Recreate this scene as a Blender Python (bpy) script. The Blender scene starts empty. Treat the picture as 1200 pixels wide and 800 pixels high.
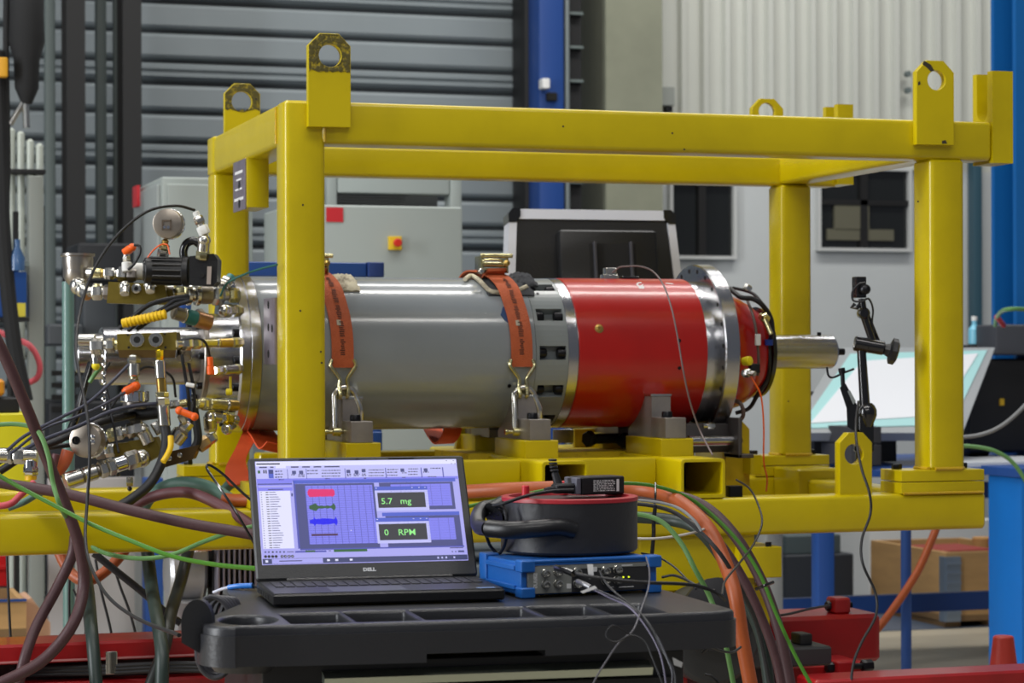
import bpy, math, random
from mathutils import Vector, Matrix
random.seed(7)
SC = bpy.context.scene
COL = SC.collection
R = math.radians
PI = math.pi

# ------------------------------------------------------------------ camera
# the hall, the lifting frame and the machine share one axis system: X along the frame, Y into the hall, Z up
FPX, YAW, HOR, ROLL = 2712.3, 0.3062, 418.0, -0.0029
CAM = Vector((-1.1343, -5.3646, 1.35))
cd = bpy.data.cameras.new('camera'); cam = bpy.data.objects.new('camera', cd); COL.objects.link(cam)
cd.sensor_width = 36.0; cd.lens = 36.0 * FPX / 1200.0; cd.shift_y = (HOR - 400.0) / 1200.0
cd.clip_end = 200; cd.clip_start = 0.05
cam.matrix_world = Matrix.Translation(CAM) @ Matrix.Rotation(-YAW, 4, 'Z') @ Matrix.Rotation(PI / 2, 4, 'X') @ Matrix.Rotation(ROLL, 4, 'Z')
cd.dof.use_dof = True; cd.dof.focus_distance = 4.55; cd.dof.aperture_fstop = 8.5
SC.camera = cam
CY, SY = math.cos(YAW), math.sin(YAW)

# ------------------------------------------------------------------ world, lights, exposure
w = bpy.data.worlds.new('hall_ambient'); SC.world = w; w.use_nodes = True
w.node_tree.nodes['Background'].inputs[0].default_value = (0.80, 0.86, 1.0, 1)
w.node_tree.nodes['Background'].inputs[1].default_value = 0.15
SC.view_settings.view_transform = 'Standard'; SC.view_settings.look = 'None'
SC.view_settings.exposure = 0.0; SC.view_settings.gamma = 1.0; SC.view_settings.use_curve_mapping = False

def area(name, loc, target, sx, sy, power, color=(1, 1, 1)):
    l = bpy.data.lights.new(name, 'AREA'); l.shape = 'RECTANGLE'; l.size = sx; l.size_y = sy
    l.energy = power; l.color = color
    o = bpy.data.objects.new(name, l); COL.objects.link(o); o.location = loc
    o.rotation_euler = (Vector(target) - Vector(loc)).to_track_quat('-Z', 'Y').to_euler()
    return o
area('window_light_left', (-8.6, -1.2, 3.2), (0.8, 0.5, 1.5), 1.1, 5.6, 640, (0.94, 0.97, 1.0))
area('ceiling_light_near', (-0.5, -2.6, 6.6), (0.8, 0.5, 1.0), 7.0, 0.45, 190, (1, 0.97, 0.92))
area('ceiling_light_front', (-1.8, -7.0, 5.6), (0.6, 0.2, 1.0), 5.0, 0.6, 110, (1, 0.98, 0.95))
area('ceiling_light_middle', (0.8, 1.8, 6.6), (0.8, 0.8, 1.0), 7.0, 0.4, 200, (1, 0.97, 0.92))
area('ceiling_light_back', (4.2, 4.6, 7.5), (4.4, 8.0, 1.8), 6.0, 1.0, 300, (1, 0.98, 0.94))
area('ceiling_light_door', (-2.5, 4.2, 7.0), (-1.5, 8.0, 1.5), 5.0, 0.8, 90, (1, 0.98, 0.94))

# ------------------------------------------------------------------ pixel -> world
def ray(px, py):
    dx, dy = px - 600.0, py - HOR
    c, s = math.cos(ROLL), math.sin(ROLL)
    x, y = dx * c + dy * s, -dx * s + dy * c
    xc, zc = x / FPX, -y / FPX
    return Vector((CY * xc + SY, -SY * xc + CY, zc))
def oY(px, py, v):
    d = ray(px, py); return CAM + d * ((v - CAM.y) / d.y)
def oX(px, py, u):
    d = ray(px, py); return CAM + d * ((u - CAM.x) / d.x)
def oZ(px, py, z):
    d = ray(px, py); return CAM + d * ((z - CAM.z) / d.z)
def oD(px, py, D):
    return CAM + ray(px, py) * D
def XX(px, v, py=415): return oY(px, py, v).x
def ZZ(py, v, px=600): return oY(px, py, v).z
def mpp(px, v):                     # metres per pixel at a place
    return (v - CAM.y) / ray(px, 415).y / FPX

# ------------------------------------------------------------------ materials
def s2l(c):
    return tuple(((x / 255.0) / 12.92 if x / 255.0 <= 0.04045 else ((x / 255.0 + 0.055) / 1.055) ** 2.4) for x in c)
MATS = {}
def mat(name, rgb, rough=0.5, metal=0.0, var=0.0, scale=8.0, bump=0.0, bscale=60.0, stretch=None, coat=0.0, emit=0.0, rgb2=None, thr=None, spec=None, rvar=0.0):
    if name in MATS: return MATS[name]
    m = bpy.data.materials.new(name); m.use_nodes = True
    N, L = m.node_tree.nodes, m.node_tree.links
    b = N['Principled BSDF']; c = s2l(rgb)
    b.inputs['Base Color'].default_value = (*c, 1); b.inputs['Roughness'].default_value = rough
    b.inputs['Metallic'].default_value = metal
    if coat: b.inputs['Coat Weight'].default_value = coat; b.inputs['Coat Roughness'].default_value = 0.12
    if spec is not None: b.inputs['Specular IOR Level'].default_value = spec
    if emit:
        b.inputs['Emission Color'].default_value = (*c, 1); b.inputs['Emission Strength'].default_value = emit
    if var or bump or rgb2 or rvar:
        tc = N.new('ShaderNodeTexCoord'); mp = N.new('ShaderNodeMapping'); L.new(tc.outputs['Object'], mp.inputs['Vector'])
        if stretch: mp.inputs['Scale'].default_value = stretch
    if var or rgb2 or rvar:
        n = N.new('ShaderNodeTexNoise'); n.inputs['Scale'].default_value = scale; n.inputs['Detail'].default_value = 6
        n.inputs['Roughness'].default_value = 0.62
        L.new(mp.outputs[0], n.inputs['Vector'])
        r = N.new('ShaderNodeValToRGB'); L.new(n.outputs['Fac'], r.inputs['Fac'])
        if rgb2:
            r.color_ramp.elements[0].position = thr[0]; r.color_ramp.elements[1].position = thr[1]
            r.color_ramp.elements[0].color = (*s2l(rgb2), 1); r.color_ramp.elements[1].color = (*c, 1)
        else:
            r.color_ramp.elements[0].position = 0.3; r.color_ramp.elements[1].position = 0.7
            r.color_ramp.elements[0].color = (*[x * (1 - var) for x in c], 1)
            r.color_ramp.elements[1].color = (*[min(1, x * (1 + var * .6)) for x in c], 1)
        if var or rgb2: L.new(r.outputs['Color'], b.inputs['Base Color'])
        if rvar:
            mr = N.new('ShaderNodeMapRange'); mr.inputs['To Min'].default_value = max(0.02, rough - rvar); mr.inputs['To Max'].default_value = rough + rvar
            L.new(n.outputs['Fac'], mr.inputs['Value']); L.new(mr.outputs[0], b.inputs['Roughness'])
    if bump:
        n2 = N.new('ShaderNodeTexNoise'); n2.inputs['Scale'].default_value = bscale; n2.inputs['Detail'].default_value = 4
        L.new(mp.outputs[0], n2.inputs['Vector'])
        bp = N.new('ShaderNodeBump'); bp.inputs['Strength'].default_value = bump; bp.inputs['Distance'].default_value = 0.004
        L.new(n2.outputs['Fac'], bp.inputs['Height']); L.new(bp.outputs['Normal'], b.inputs['Normal'])
    MATS[name] = m
    return m
YEL = mat('yellow_paint', (196, 175, 0), 0.32, 0, scale=5, bump=0.05, bscale=14, coat=0.25, spec=.4, rgb2=(182, 162, 0), thr=(0.25, 0.6))
YELD = mat('yellow_paint_scuffed', (196, 170, 4), 0.5, 0, scale=14, bump=0.2, bscale=50, rgb2=(140, 116, 20), thr=(0.25, 0.42))
CHIP = mat('chipped_dark_paint', (78, 70, 16), 0.6, 0, scale=90, bump=0.7, bscale=90, rgb2=(160, 140, 8), thr=(0.34, 0.5))
WELD = mat('weld_bead', (196, 160, 20), 0.3, 0, bump=0.8, bscale=120, coat=0.4)
GREY = mat('grey_gloss_paint', (138, 144, 148), 0.2, 0, bump=0.05, bscale=90, coat=0.5, var=0.04, scale=6)
RED = mat('red_gloss_paint', (176, 18, 4), 0.28, 0, bump=0.06, bscale=30, coat=0.35, var=0.12, scale=5)
STEEL = mat('turned_steel', (184, 184, 186), 0.2, 1, scale=3, bump=0.08, bscale=90, stretch=(60, 1, 1), rvar=0.06)
STEELF = mat('machined_flat_steel', (150, 144, 138), 0.42, 1, var=0.2, scale=14, bump=0.1, bscale=90)
ZINC = mat('zinc_plated_steel', (205, 203, 196), 0.24, 1, var=0.12, scale=30)
YZINC = mat('yellow_zinc_steel', (206, 198, 152), 0.26, 1, var=0.2, scale=20)
BRASS = mat('brass', (196, 164, 92), 0.28, 1, var=0.15, scale=30)
OLIVE = mat('olive_anodised_block', (128, 112, 48), 0.42, 0.75, var=0.15, scale=20)
CHROME = mat('chrome', (225, 225, 228), 0.1, 1)
STEELJ = mat('milled_jaw_steel', (150, 144, 140), 0.4, .6, var=.15, scale=14)
BLK = mat('black_plastic', (18, 18, 20), 0.40, 0, bump=0.15, bscale=160)
BLKR = mat('black_rubber', (22, 22, 26), 0.5, 0)
BLKG = mat('black_gloss', (16, 16, 18), 0.2, 0, coat=0.4)
DARK = mat('dark_interior', (16, 15, 14), 0.9)
BOLT = mat('blackened_bolt', (28, 28, 32), 0.35, 0.6)
CART = mat('charcoal_moulded_plastic', (42, 43, 47), 0.36, 0, bump=0.12, bscale=220)
CARTB = mat('cart_body_black', (16, 16, 19), 0.45, 0)
ALU = mat('aluminium', (190, 192, 194), 0.32, 0.9)
ORS = mat('orange_webbing', (186, 90, 50), 0.75, 0, bump=0.6, bscale=300, var=0.15, scale=25)
ORH = mat('orange_hose_rubber', (162, 78, 34), 0.45, 0, var=0.12, scale=12)
ORP = mat('orange_plastic', (236, 96, 20), 0.4)
MAR = mat('maroon_hose_rubber', (72, 44, 48), 0.5, 0, var=0.12, scale=30, bump=0.2, bscale=120)
GRN = mat('green_cable_sheath', (64, 118, 28), 0.4)
GRNP = mat('pale_green_cable_sheath', (98, 144, 84), 0.4)
GRND = mat('dark_green_cable_sheath', (66, 108, 58), 0.45)
TEAL = mat('teal_hose_rubber', (86, 122, 110), 0.5, 0, var=0.12, scale=20)
DGH = mat('dark_green_hose_rubber', (38, 52, 48), 0.45)
BLUEB = mat('instrument_blue', (24, 96, 176), 0.42, 0, bump=0.1, bscale=100)
BLUEP = mat('blue_paint', (32, 72, 140), 0.45)
BLUEC = mat('bright_blue_cabinet', (10, 112, 200), 0.45, var=0.05, scale=2)
BLUEN = mat('deep_blue_column_paint', (4, 92, 160), 0.5, var=0.06, scale=2)
WHT = mat('white_paint', (222, 222, 218), 0.5)
REDB = mat('red_machine_paint', (158, 16, 22), 0.38, 0, var=0.2, scale=8, coat=0.2)
WEBTXT = mat('webbing_print', (70, 40, 30), 0.8)
TWHITE = mat('white_print', (215, 215, 215), 0.6)

# ------------------------------------------------------------------ mesh builder
class MB:
    def __init__(s): s.v = []; s.f = []; s.m = []; s.cur = 0
    def add(s, vs, fs):
        n = len(s.v); s.v += [Vector(p) for p in vs]
        for f in fs: s.f.append([n + i for i in f]); s.m.append(s.cur)
        return s
    def box(s, x0, x1, y0, y1, z0, z1):
        if x0 > x1: x0, x1 = x1, x0
        if y0 > y1: y0, y1 = y1, y0
        if z0 > z1: z0, z1 = z1, z0
        return s.add([(x, y, z) for z in (z0, z1) for y in (y0, y1) for x in (x0, x1)],
                     [(0, 2, 3, 1), (4, 5, 7, 6), (0, 1, 5, 4), (2, 6, 7, 3), (0, 4, 6, 2), (1, 3, 7, 5)])
    def rbox(s, x0, x1, y0, y1, z0, z1, r=0.004, seg=2, axis='z'):
        """box with all edges rounded (rounded along `axis`, chamfered caps)"""
        if x0 > x1: x0, x1 = x1, x0
        if y0 > y1: y0, y1 = y1, y0
        if z0 > z1: z0, z1 = z1, z0
        lo = [x0, y0, z0]; hi = [x1, y1, z1]
        k = 'xyz'.index(axis); i, j = [(1, 2), (2, 0), (0, 1)][k]
        r = min(r, (hi[i] - lo[i]) * .49, (hi[j] - lo[j]) * .49, (hi[k] - lo[k]) * .49)
        def ring(ins, t):
            out = []
            rr = max(r - ins, r * 0.25)
            for (sa, sb, a0) in ((1, 1, 0), (-1, 1, 90), (-1, -1, 180), (1, -1, 270)):
                ca = (hi[i] - ins - rr) if sa > 0 else (lo[i] + ins + rr)
                cb = (hi[j] - ins - rr) if sb > 0 else (lo[j] + ins + rr)
                for q in range(seg + 1):
                    a = R(a0 + 90 * q / seg)
                    p = [0, 0, 0]; p[i] = ca + rr * math.cos(a); p[j] = cb + rr * math.sin(a); p[k] = t
                    out.append(p)
            return out
        c = r * 0.5
        rings = [ring(c, lo[k]), ring(0, lo[k] + c), ring(0, hi[k] - c), ring(c, hi[k])]
        n = len(rings[0]); fs = []
        for a in range(3):
            for b in range(n):
                fs.append((a * n + b, a * n + (b + 1) % n, (a + 1) * n + (b + 1) % n, (a + 1) * n + b))
        fs.append(tuple(reversed(range(n)))); fs.append(tuple(3 * n + q for q in range(n)))
        return s.add([p for rg in rings for p in rg], fs)
    def lathe(s, p, d, prof, n=24, caps=True, phase=0.0):
        """prof = [(t, r), ...] along direction d from p"""
        p = Vector(p); d = Vector(d).normalized()
        a = d.orthogonal().normalized() if abs(d.z) < .99 else Vector((1, 0, 0))
        if abs(d.z) < .99: a = d.cross(Vector((0, 0, 1))).normalized()
        b = d.cross(a).normalized()
        vs = []; fs = []
        for (t, r) in prof:
            for k in range(n):
                an = 2 * PI * k / n + phase
                vs.append(p + d * t + (a * math.cos(an) + b * math.sin(an)) * max(r, 1e-5))
        for q in range(len(prof) - 1):
            for k in range(n):
                fs.append((q * n + k, q * n + (k + 1) % n, (q + 1) * n + (k + 1) % n, (q + 1) * n + k))
        if caps:
            if prof[0][1] > 1e-4: fs.append(tuple(reversed(range(n))))
            if prof[-1][1] > 1e-4: fs.append(tuple((len(prof) - 1) * n + k for k in range(n)))
        return s.add(vs, fs)
    def cyl(s, p0, p1, r, n=16, bev=0.0, r1=None):
        p0 = Vector(p0); p1 = Vector(p1); L = (p1 - p0).length; r1 = r if r1 is None else r1
        if bev: return s.lathe(p0, p1 - p0, [(0, r - bev), (bev, r), (L - bev, r1), (L, r1 - bev)], n)
        return s.lathe(p0, p1 - p0, [(0, r), (L, r1)], n)
    def hexn(s, p0, p1, r):
        p0 = Vector(p0); p1 = Vector(p1); L = (p1 - p0).length; b = min(L * .15, r * .15)
        return s.lathe(p0, p1 - p0, [(0, r * .88), (b, r), (L - b, r), (L, r * .88)], 6, phase=0.4)
    def tube(s, pts, r, n=10, closed=False, flat=None):
        pts = [Vector(p) for p in pts]; vs = []; fs = []; N = len(pts); prev = None
        for i, p in enumerate(pts):
            a = pts[(i - 1) % N] if (closed or i > 0) else p; b = pts[(i + 1) % N] if (closed or i < N - 1) else p
            t = (b - a)
            if t.length < 1e-9: t = Vector((0, 0, 1))
            t.normalize()
            if prev is None:
                u = t.cross(Vector((0, 0, 1)))
                if u.length < .05: u = t.cross(Vector((0, 1, 0)))
            else:
                u = prev - t * prev.dot(t)
            u.normalize(); prev = u; w_ = t.cross(u)
            rr = r[i] if isinstance(r, (list, tuple)) else r
            for k in range(n):
                an = 2 * PI * k / n; vs.append(p + (u * math.cos(an) + w_ * math.sin(an)) * rr)
        M = N if closed else N - 1
        for i in range(M):
            for k in range(n):
                j = (i + 1) % N
                fs.append((i * n + k, i * n + (k + 1) % n, j * n + (k + 1) % n, j * n + k))
        if not closed:
            fs.append(tuple(reversed(range(n)))); fs.append(tuple((N - 1) * n + k for k in range(n)))
        return s.add(vs, fs)
    def prism(s, poly, axis, t0, t1):
        """poly of 2D points extruded along axis ('x': (y,z); 'y': (x,z); 'z': (x,y))"""
        def mk(a, b, t): return {'x': (t, a, b), 'y': (a, t, b), 'z': (a, b, t)}[axis]
        n = len(poly)
        A = sum(poly[i][0] * poly[(i + 1) % n][1] - poly[(i + 1) % n][0] * poly[i][1] for i in range(n))
        if (A < 0) != (axis == 'y'): poly = poly[::-1]
        if t0 > t1: t0, t1 = t1, t0
        vs = [mk(a, b, t0) for a, b in poly] + [mk(a, b, t1) for a, b in poly]
        fs = [tuple(reversed(range(n))), tuple(n + i for i in range(n))]
        for i in range(n): fs.append((i, (i + 1) % n, n + (i + 1) % n, n + i))
        return s.add(vs, fs)
    def quad(s, a, b, c, d): return s.add([a, b, c, d], [(0, 1, 2, 3)])

def spline(pts, sub=7):
    P = [Vector(p) for p in pts]
    if len(P) < 3: return P
    Q = [P[0] * 2 - P[1]] + P + [P[-1] * 2 - P[-2]]
    out = []
    for i in range(1, len(Q) - 2):
        a, b, c, d = Q[i - 1], Q[i], Q[i + 1], Q[i + 2]
        for k in range(sub):
            t = k / sub
            out.append(0.5 * ((2 * b) + (c - a) * t + (2 * a - 5 * b + 4 * c - d) * t * t + (3 * b - a - 3 * c + d) * t ** 3))
    out.append(P[-1]); return out

LOC = {}
def thing(name, label, cat, loc=(0, 0, 0), rotz=0.0, group=None):
    o = bpy.data.objects.new(name, None); o.empty_display_size = 0.05
    COL.objects.link(o); o.location = loc; o.rotation_euler = (0, 0, rotz)
    o['label'] = label; o['category'] = cat
    if group: o['group'] = group
    LOC[o.name] = Vector(loc)
    return o
def part(name, mb, m, parent=None, local=False, label=None, kind=None, smooth=35, loc=None):
    """one mesh object; world coordinates unless local"""
    off = Vector((0, 0, 0))
    if parent is not None and not local: off = LOC[parent.name]
    me = bpy.data.meshes.new(name)
    if isinstance(mb, MB):
        me.from_pydata([tuple(p - off) for p in mb.v], [], mb.f)
        ms = m if isinstance(m, (list, tuple)) else [m]
        for x in ms: me.materials.append(x)
        if len(ms) > 1: me.polygons.foreach_set('material_index', mb.m)
    me.validate(); me.shade_smooth()
    me.set_sharp_from_angle(angle=R(smooth))
    o = bpy.data.objects.new(name, me); COL.objects.link(o)
    if parent is not None:
        o.parent = parent; LOC[o.name] = LOC.get(parent.name, Vector((0, 0, 0)))
    if parent is not None and local: LOC[o.name] = LOC.get(parent.name)
    if label: o['label'] = label
    if kind: o['kind'] = kind
    return o
def single(name, mb, m, label, cat, group=None, kind=None, smooth=35):
    """top-level thing that is one mesh: origin moved to its base"""
    lo = Vector((min(p.x for p in mb.v), min(p.y for p in mb.v), min(p.z for p in mb.v)))
    hi = Vector((max(p.x for p in mb.v), max(p.y for p in mb.v), max(p.z for p in mb.v)))
    base = Vector(((lo.x + hi.x) / 2, (lo.y + hi.y) / 2, lo.z))
    for i in range(len(mb.v)): mb.v[i] = mb.v[i] - base
    o = part(name, mb, m, smooth=smooth); o.location = base
    o['label'] = label; o['category'] = cat
    if group: o['group'] = group
    if kind: o['kind'] = kind
    return o
def struct(name, mb, m, parent=None, smooth=35):
    o = part(name, mb, m, parent, smooth=smooth)
    if parent is None: o['kind'] = 'structure'; LOC[o.name] = Vector((0, 0, 0))
    return o
def plate(outer, holes, thick, bevel=0.0, res=3):
    """flat plate with holes in local xy, z from 0 to thick -> (verts, faces) through a filled 2D curve"""
    cu = bpy.data.curves.new('tmp', 'CURVE'); cu.dimensions = '2D'; cu.fill_mode = 'BOTH'
    cu.extrude = thick / 2 - bevel; cu.bevel_depth = bevel; cu.bevel_resolution = 1; cu.offset = -bevel
    for loop in [outer] + list(holes):
        sp = cu.splines.new('POLY'); sp.points.add(len(loop) - 1); sp.use_cyclic_u = True
        for i, (x, y) in enumerate(loop): sp.points[i].co = (x, y, 0, 1)
    ob = bpy.data.objects.new('tmp', cu); COL.objects.link(ob)
    dg = bpy.context.evaluated_depsgraph_get(); dg.update()
    me = bpy.data.meshes.new_from_object(ob.evaluated_get(dg))
    vs = [Vector((v.co.x, v.co.y, v.co.z + thick / 2)) for v in me.vertices]; fs = [tuple(p.vertices) for p in me.polygons]
    bpy.data.objects.remove(ob); bpy.data.curves.remove(cu); bpy.data.meshes.remove(me)
    return vs, fs
def add_plate(mb, outer, holes, thick, fn, bevel=0.0):
    vs, fs = plate(outer, holes, thick, bevel); mb.add([fn(p) for p in vs], fs); return mb
def circ(cx, cy, r, n=20, a0=0, a1=360):
    full = (a1 - a0) == 360
    k = n if full else n + 1
    return [(cx + r * math.cos(R(a0 + (a1 - a0) * i / n)), cy + r * math.sin(R(a0 + (a1 - a0) * i / n))) for i in range(k)]
def rrect(x0, x1, y0, y1, r, seg=4):
    o = []
    for cx, cy, a in ((x1 - r, y1 - r, 0), (x0 + r, y1 - r, 90), (x0 + r, y0 + r, 180), (x1 - r, y0 + r, 270)):
        for i in range(seg + 1):
            t = R(a + 90 * i / seg); o.append((cx + r * math.cos(t), cy + r * math.sin(t)))
    return o
def text_geo(s, size, align='LEFT', bold=0.0):
    cu = bpy.data.curves.new('t', 'FONT'); cu.body = s; cu.size = size; cu.align_x = align; cu.offset = bold; cu.resolution_u = 2
    ob = bpy.data.objects.new('t', cu); COL.objects.link(ob)
    dg = bpy.context.evaluated_depsgraph_get(); dg.update()
    me = bpy.data.meshes.new_from_object(ob.evaluated_get(dg))
    vs = [v.co.copy() for v in me.vertices]; fs = [tuple(p.vertices) for p in me.polygons]
    bpy.data.objects.remove(ob); bpy.data.curves.remove(cu); bpy.data.meshes.remove(me)
    return vs, fs
def copyobj(o, loc=None, parent=None):
    c = o.copy(); COL.objects.link(c)
    if parent is not None: c.parent = parent
    if loc is not None: c.location = loc
    return c
def hose(name, pts, wpx, m, label, cat='hose', parent=None, mode='D', sub=7, n=10, group=None):
    """pts = (px, py, depth); width in pixels of the photograph"""
    W = [oD(*p) if mode == 'D' else (oY(*p) if mode == 'Y' else Vector(p)) for p in pts]
    dep = sum((p - CAM).dot(Vector((SY, CY, 0))) for p in W) / len(W)
    r = wpx / 2 * dep / FPX
    mb = MB(); mb.tube(spline(W, sub + (3 if wpx > 9 else 0)), r, n if wpx < 7 else 16)
    if parent is not None: return part(name, mb, m, parent, label=label)
    return single(name, mb, m, label, cat, group)
exec_order = []

# ================================================================== SETTING
VW = 8.0
FLOORM = mat('concrete_floor', (176, 166, 146), 0.55, 0, var=0.1, scale=2, bump=0.1, bscale=20)
PAINTF = mat('blue_grey_floor_paint', (84, 98, 118), 0.4, 0, var=0.12, scale=2)
struct('floor', MB().box(-9, 12, -6.2, VW + .3, -.1, 0), FLOORM)
struct('trim_1', MB().box(-9, 12, 4.9, VW, 0, .004), PAINTF)
WALLM = mat('pale_corrugated_cladding', (190, 192, 184), 0.5, 0, var=0.03, scale=1.5)
WALLS = mat('white_wall_panel', (188, 192, 192), 0.6, 0, var=0.05, scale=1.2)
CONC = mat('olive_grey_concrete', (128, 130, 112), 0.8, 0, var=0.12, scale=3, bump=0.2, bscale=20)
def fx(px, v=VW): return XX(px, v)
def fz(py, v=VW, px=600): return ZZ(py, v, px)
# back wall: door opening at the left, concrete pier, lower white wall and ribbed cladding above it
xd0, xd1 = -9.0, fx(616); xc0, xc1 = fx(688), fx(753); xr1 = 12.0
zc = fz(196, VW, 900)
struct('wall_back', MB().box(xc1, xr1, VW, VW + .2, 0, zc).box(-9, xd1, VW + .12, VW + .3, 0, 7), WALLS)
cl = MB()
x = xc1; pitch = (fx(960) - fx(860)) / 4
while x < xr1 - pitch:
    a = [(x, 0), (x + pitch * .62, 0), (x + pitch * .70, -.045), (x + pitch * .92, -.045), (x + pitch, 0)]
    for i in range(4):
        cl.quad((a[i][0], VW + a[i][1], zc), (a[i + 1][0], VW + a[i + 1][1], zc), (a[i + 1][0], VW + a[i + 1][1], 7), (a[i][0], VW + a[i][1], 7))
    x += pitch
cl.box(xc1, xr1, VW + .02, VW + .2, zc, 7)
struct('wall_cladding', cl, WALLM, smooth=10)
struct('wall_pier', MB().box(xc0, xc1, VW - .35, VW + .2, 0, 7), CONC)
# roller door of separate slats
SLAT = mat('grey_door_slat', (128, 136, 139), 0.45, 0.1, var=0.06, scale=2)
SLATG = mat('door_joint_dark', (46, 50, 54), 0.7)
door = thing('door_1', 'grey sectional door', 'door', (fx(300), VW, 0)); del door['label']; del door['category']; door['kind'] = 'structure'
part('door_joint', MB().box(xd0, xd1, VW + .02, VW + .1, 0, 7), SLATG, door)
zl = lambda py: ZZ(py, VW, 400) - .035
zs = []
for k in range(-4, 8):
    for d in (0, 25, 59): zs.append(72 + 93 * k + d)
zs = sorted(zs)
sl = None
for i in range(len(zs) - 1):
    z1, z0 = zl(zs[i]), zl(zs[i + 1])
    if z1 < 0.05: break
    z0 = max(z0, 0.0)
    m_ = MB(); g = .004
    m_.prism([(VW + .03, z0 + g), (VW - .02, z0 + g + .015), (VW - .03, z0 + g + .03), (VW - .03, z1 - g - .03), (VW - .02, z1 - g - .015), (VW + .03, z1 - g)], 'x', xd0, xd1)
    if i % 3 == 0:
        for q in (.33, .66):
            zz = z0 + (z1 - z0) * q; m_.prism([(VW - .03, zz - .018), (VW - .05, zz - .008), (VW - .05, zz + .008), (VW - .03, zz + .018)], 'x', xd0, xd1)
    part('slat', m_, SLAT, door, smooth=20)
DPOST = mat('dark_steel_post', (13, 13, 14), 0.6); GPOST = mat('grey_green_post', (96, 106, 104), 0.6)
def bgpost(name, pa, pb, v, dv, m, label, cat, z1=7.0, z0=0, parts=None, group=None):
    mb = MB().rbox(fx(pa, v), fx(pb, v), v, v + dv, z0, z1, .01)
    return single(name, mb, m, label, cat, group)
def ibeam(pa, pb, v, m, name, label, cat, D=.22):
    x0, x1 = fx(pa, v), fx(pb, v); mb = MB()
    mb.box(x0, x1, v, v + .02, 0, 7); mb.box((x0 + x1) / 2 - .01, (x0 + x1) / 2 + .01, v + .02, v + D, 0, 7); mb.box(x0, x1, v + D, v + D + .02, 0, 7)
    return single(name, mb, m, label, cat)
ibeam(79, 101, 7.2, DPOST, 'steel_column', 'black steel column in front of the grey door, further left of two', 'column')
ibeam(145, 167, 7.2, DPOST, 'steel_column', 'black steel column at the left edge of the wide grey door slats', 'column')
for n_, (a, b, t) in enumerate(((54, 66, 'slim grey post left of both black columns'), (114, 126, 'slim grey post midway between the two black columns'), (135, 144, 'slim grey post touching the right black column'))):
    bgpost('door_post', a, b, 7.5, .08, GPOST, t, 'post')
bgpost('door_track', 616, 631, 7.7, .25, DPOST, 'dark vertical door track left of the blue column', 'track')
t = thing('blue_column', 'dark blue steel column beside the olive concrete pier', 'column', (fx(646, 7.5), 7.6, 0))
part('column_shaft', MB().rbox(fx(633, 7.5), fx(662, 7.5), 7.5, 7.72, 0, 7, .01), mat('column_navy', (22, 62, 128), .5), t)
part('junction_box', MB().rbox(fx(635, 7.45), fx(644, 7.45), 7.42, 7.5, fz(103, 7.45), fz(91, 7.45), .01), WHT, t, label='white junction box')
part('opening', MB().rbox(fx(643, 7.45), fx(656, 7.45), 7.47, 7.5, fz(116, 7.45), fz(106, 7.45), .01), DARK, t, label='dark opening')
t = thing('cable_ladder', 'black cable ladder between the blue column and concrete pier', 'ladder', (fx(678, 7.5), 7.55, 0))
part('rail', MB().box(fx(670, 7.5), fx(686, 7.5), 7.56, 7.6, 0, 7), DPOST, t)
part('rail', MB().rbox(fx(664, 7.5), fx(669, 7.5), 7.5, 7.6, 0, 7, .01), mat('galv_rail', (120, 128, 128), .5, .4), t, label='galvanised edge rail')
k = 0
for py in range(-30, 620, 40):
    part('rung', MB().box(fx(670, 7.5), fx(686, 7.5), 7.52, 7.56, fz(py + 3, 7.5), fz(py, 7.5)), GPOST, t); k += 1
# small wall things
t = thing('wall_switch', 'small grey switch box on the pale ribbed wall', 'switch box', (fx(774), VW - .1, fz(128)))
part('case', MB().rbox(fx(765), fx(783), VW - .13, VW - .045, fz(121), fz(98), .01), mat('switch_grey', (150, 154, 148), .5), t)
part('connector', MB().rbox(fx(774), fx(781), VW - .12, VW - .05, fz(128), fz(121), .006), BLK, t, label='black plug underneath')
for py in (88, 107):
    single('wall_fixing', MB().cyl((fx(1060), VW - .07, fz(py, VW, 1060)), (fx(1060), VW - .04, fz(py, VW, 1060)), .02, 12), GPOST,
           ('upper' if py == 88 else 'lower') + ' of two grey bolts on the ribbed wall', 'bolt')
# windows in the lower wall
WINF = mat('window_frame_pale', (190, 192, 190), .5); GLASSD = mat('dark_window_glass', (26, 28, 28), 0.12, 0, coat=.3)
def window(nm, pa, pb, ya, yb, blinds):
    px = (pa + pb) / 2; x0, x1 = fx(pa), fx(pb); z0, z1 = ZZ(yb, VW, px), ZZ(ya, VW, px)
    e = .02; o = struct(nm, MB().box(x0 - e, x0, VW - .05, VW, z0 - e, z1 + e).box(x1, x1 + e, VW - .05, VW, z0 - e, z1 + e).box(x0, x1, VW - .05, VW, z0 - e, z0).box(x0, x1, VW - .05, VW, z1, z1 + e), WINF)
    part('pane', MB().box(x0, x1, VW - .012, VW - .004, z0, z1), GLASSD, o)
    part('mullion', MB().box((x0 + x1) / 2 - .03, (x0 + x1) / 2 + .02, VW - .04, VW - .012, z0, z1), DPOST, o)
    if blinds:
        part('transom', MB().box(x0, x1, VW - .04, VW - .012, z0 + (z1 - z0) * .55, z0 + (z1 - z0) * .62), DPOST, o)
        part('shelf', MB().box(x0 + .05, x1 - .1, VW - .03, VW - .012, z0 + .05, z0 + .12).box(x0 + .1, x0 + .34, VW - .035, VW - .012, z0 + .12, z0 + .3), mat('drab_stuff', (92, 90, 74), .8), o)
window('window_1', 786, 857, 216, 300, False)
window('window_2', 959, 1062, 200, 291, True)
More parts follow.
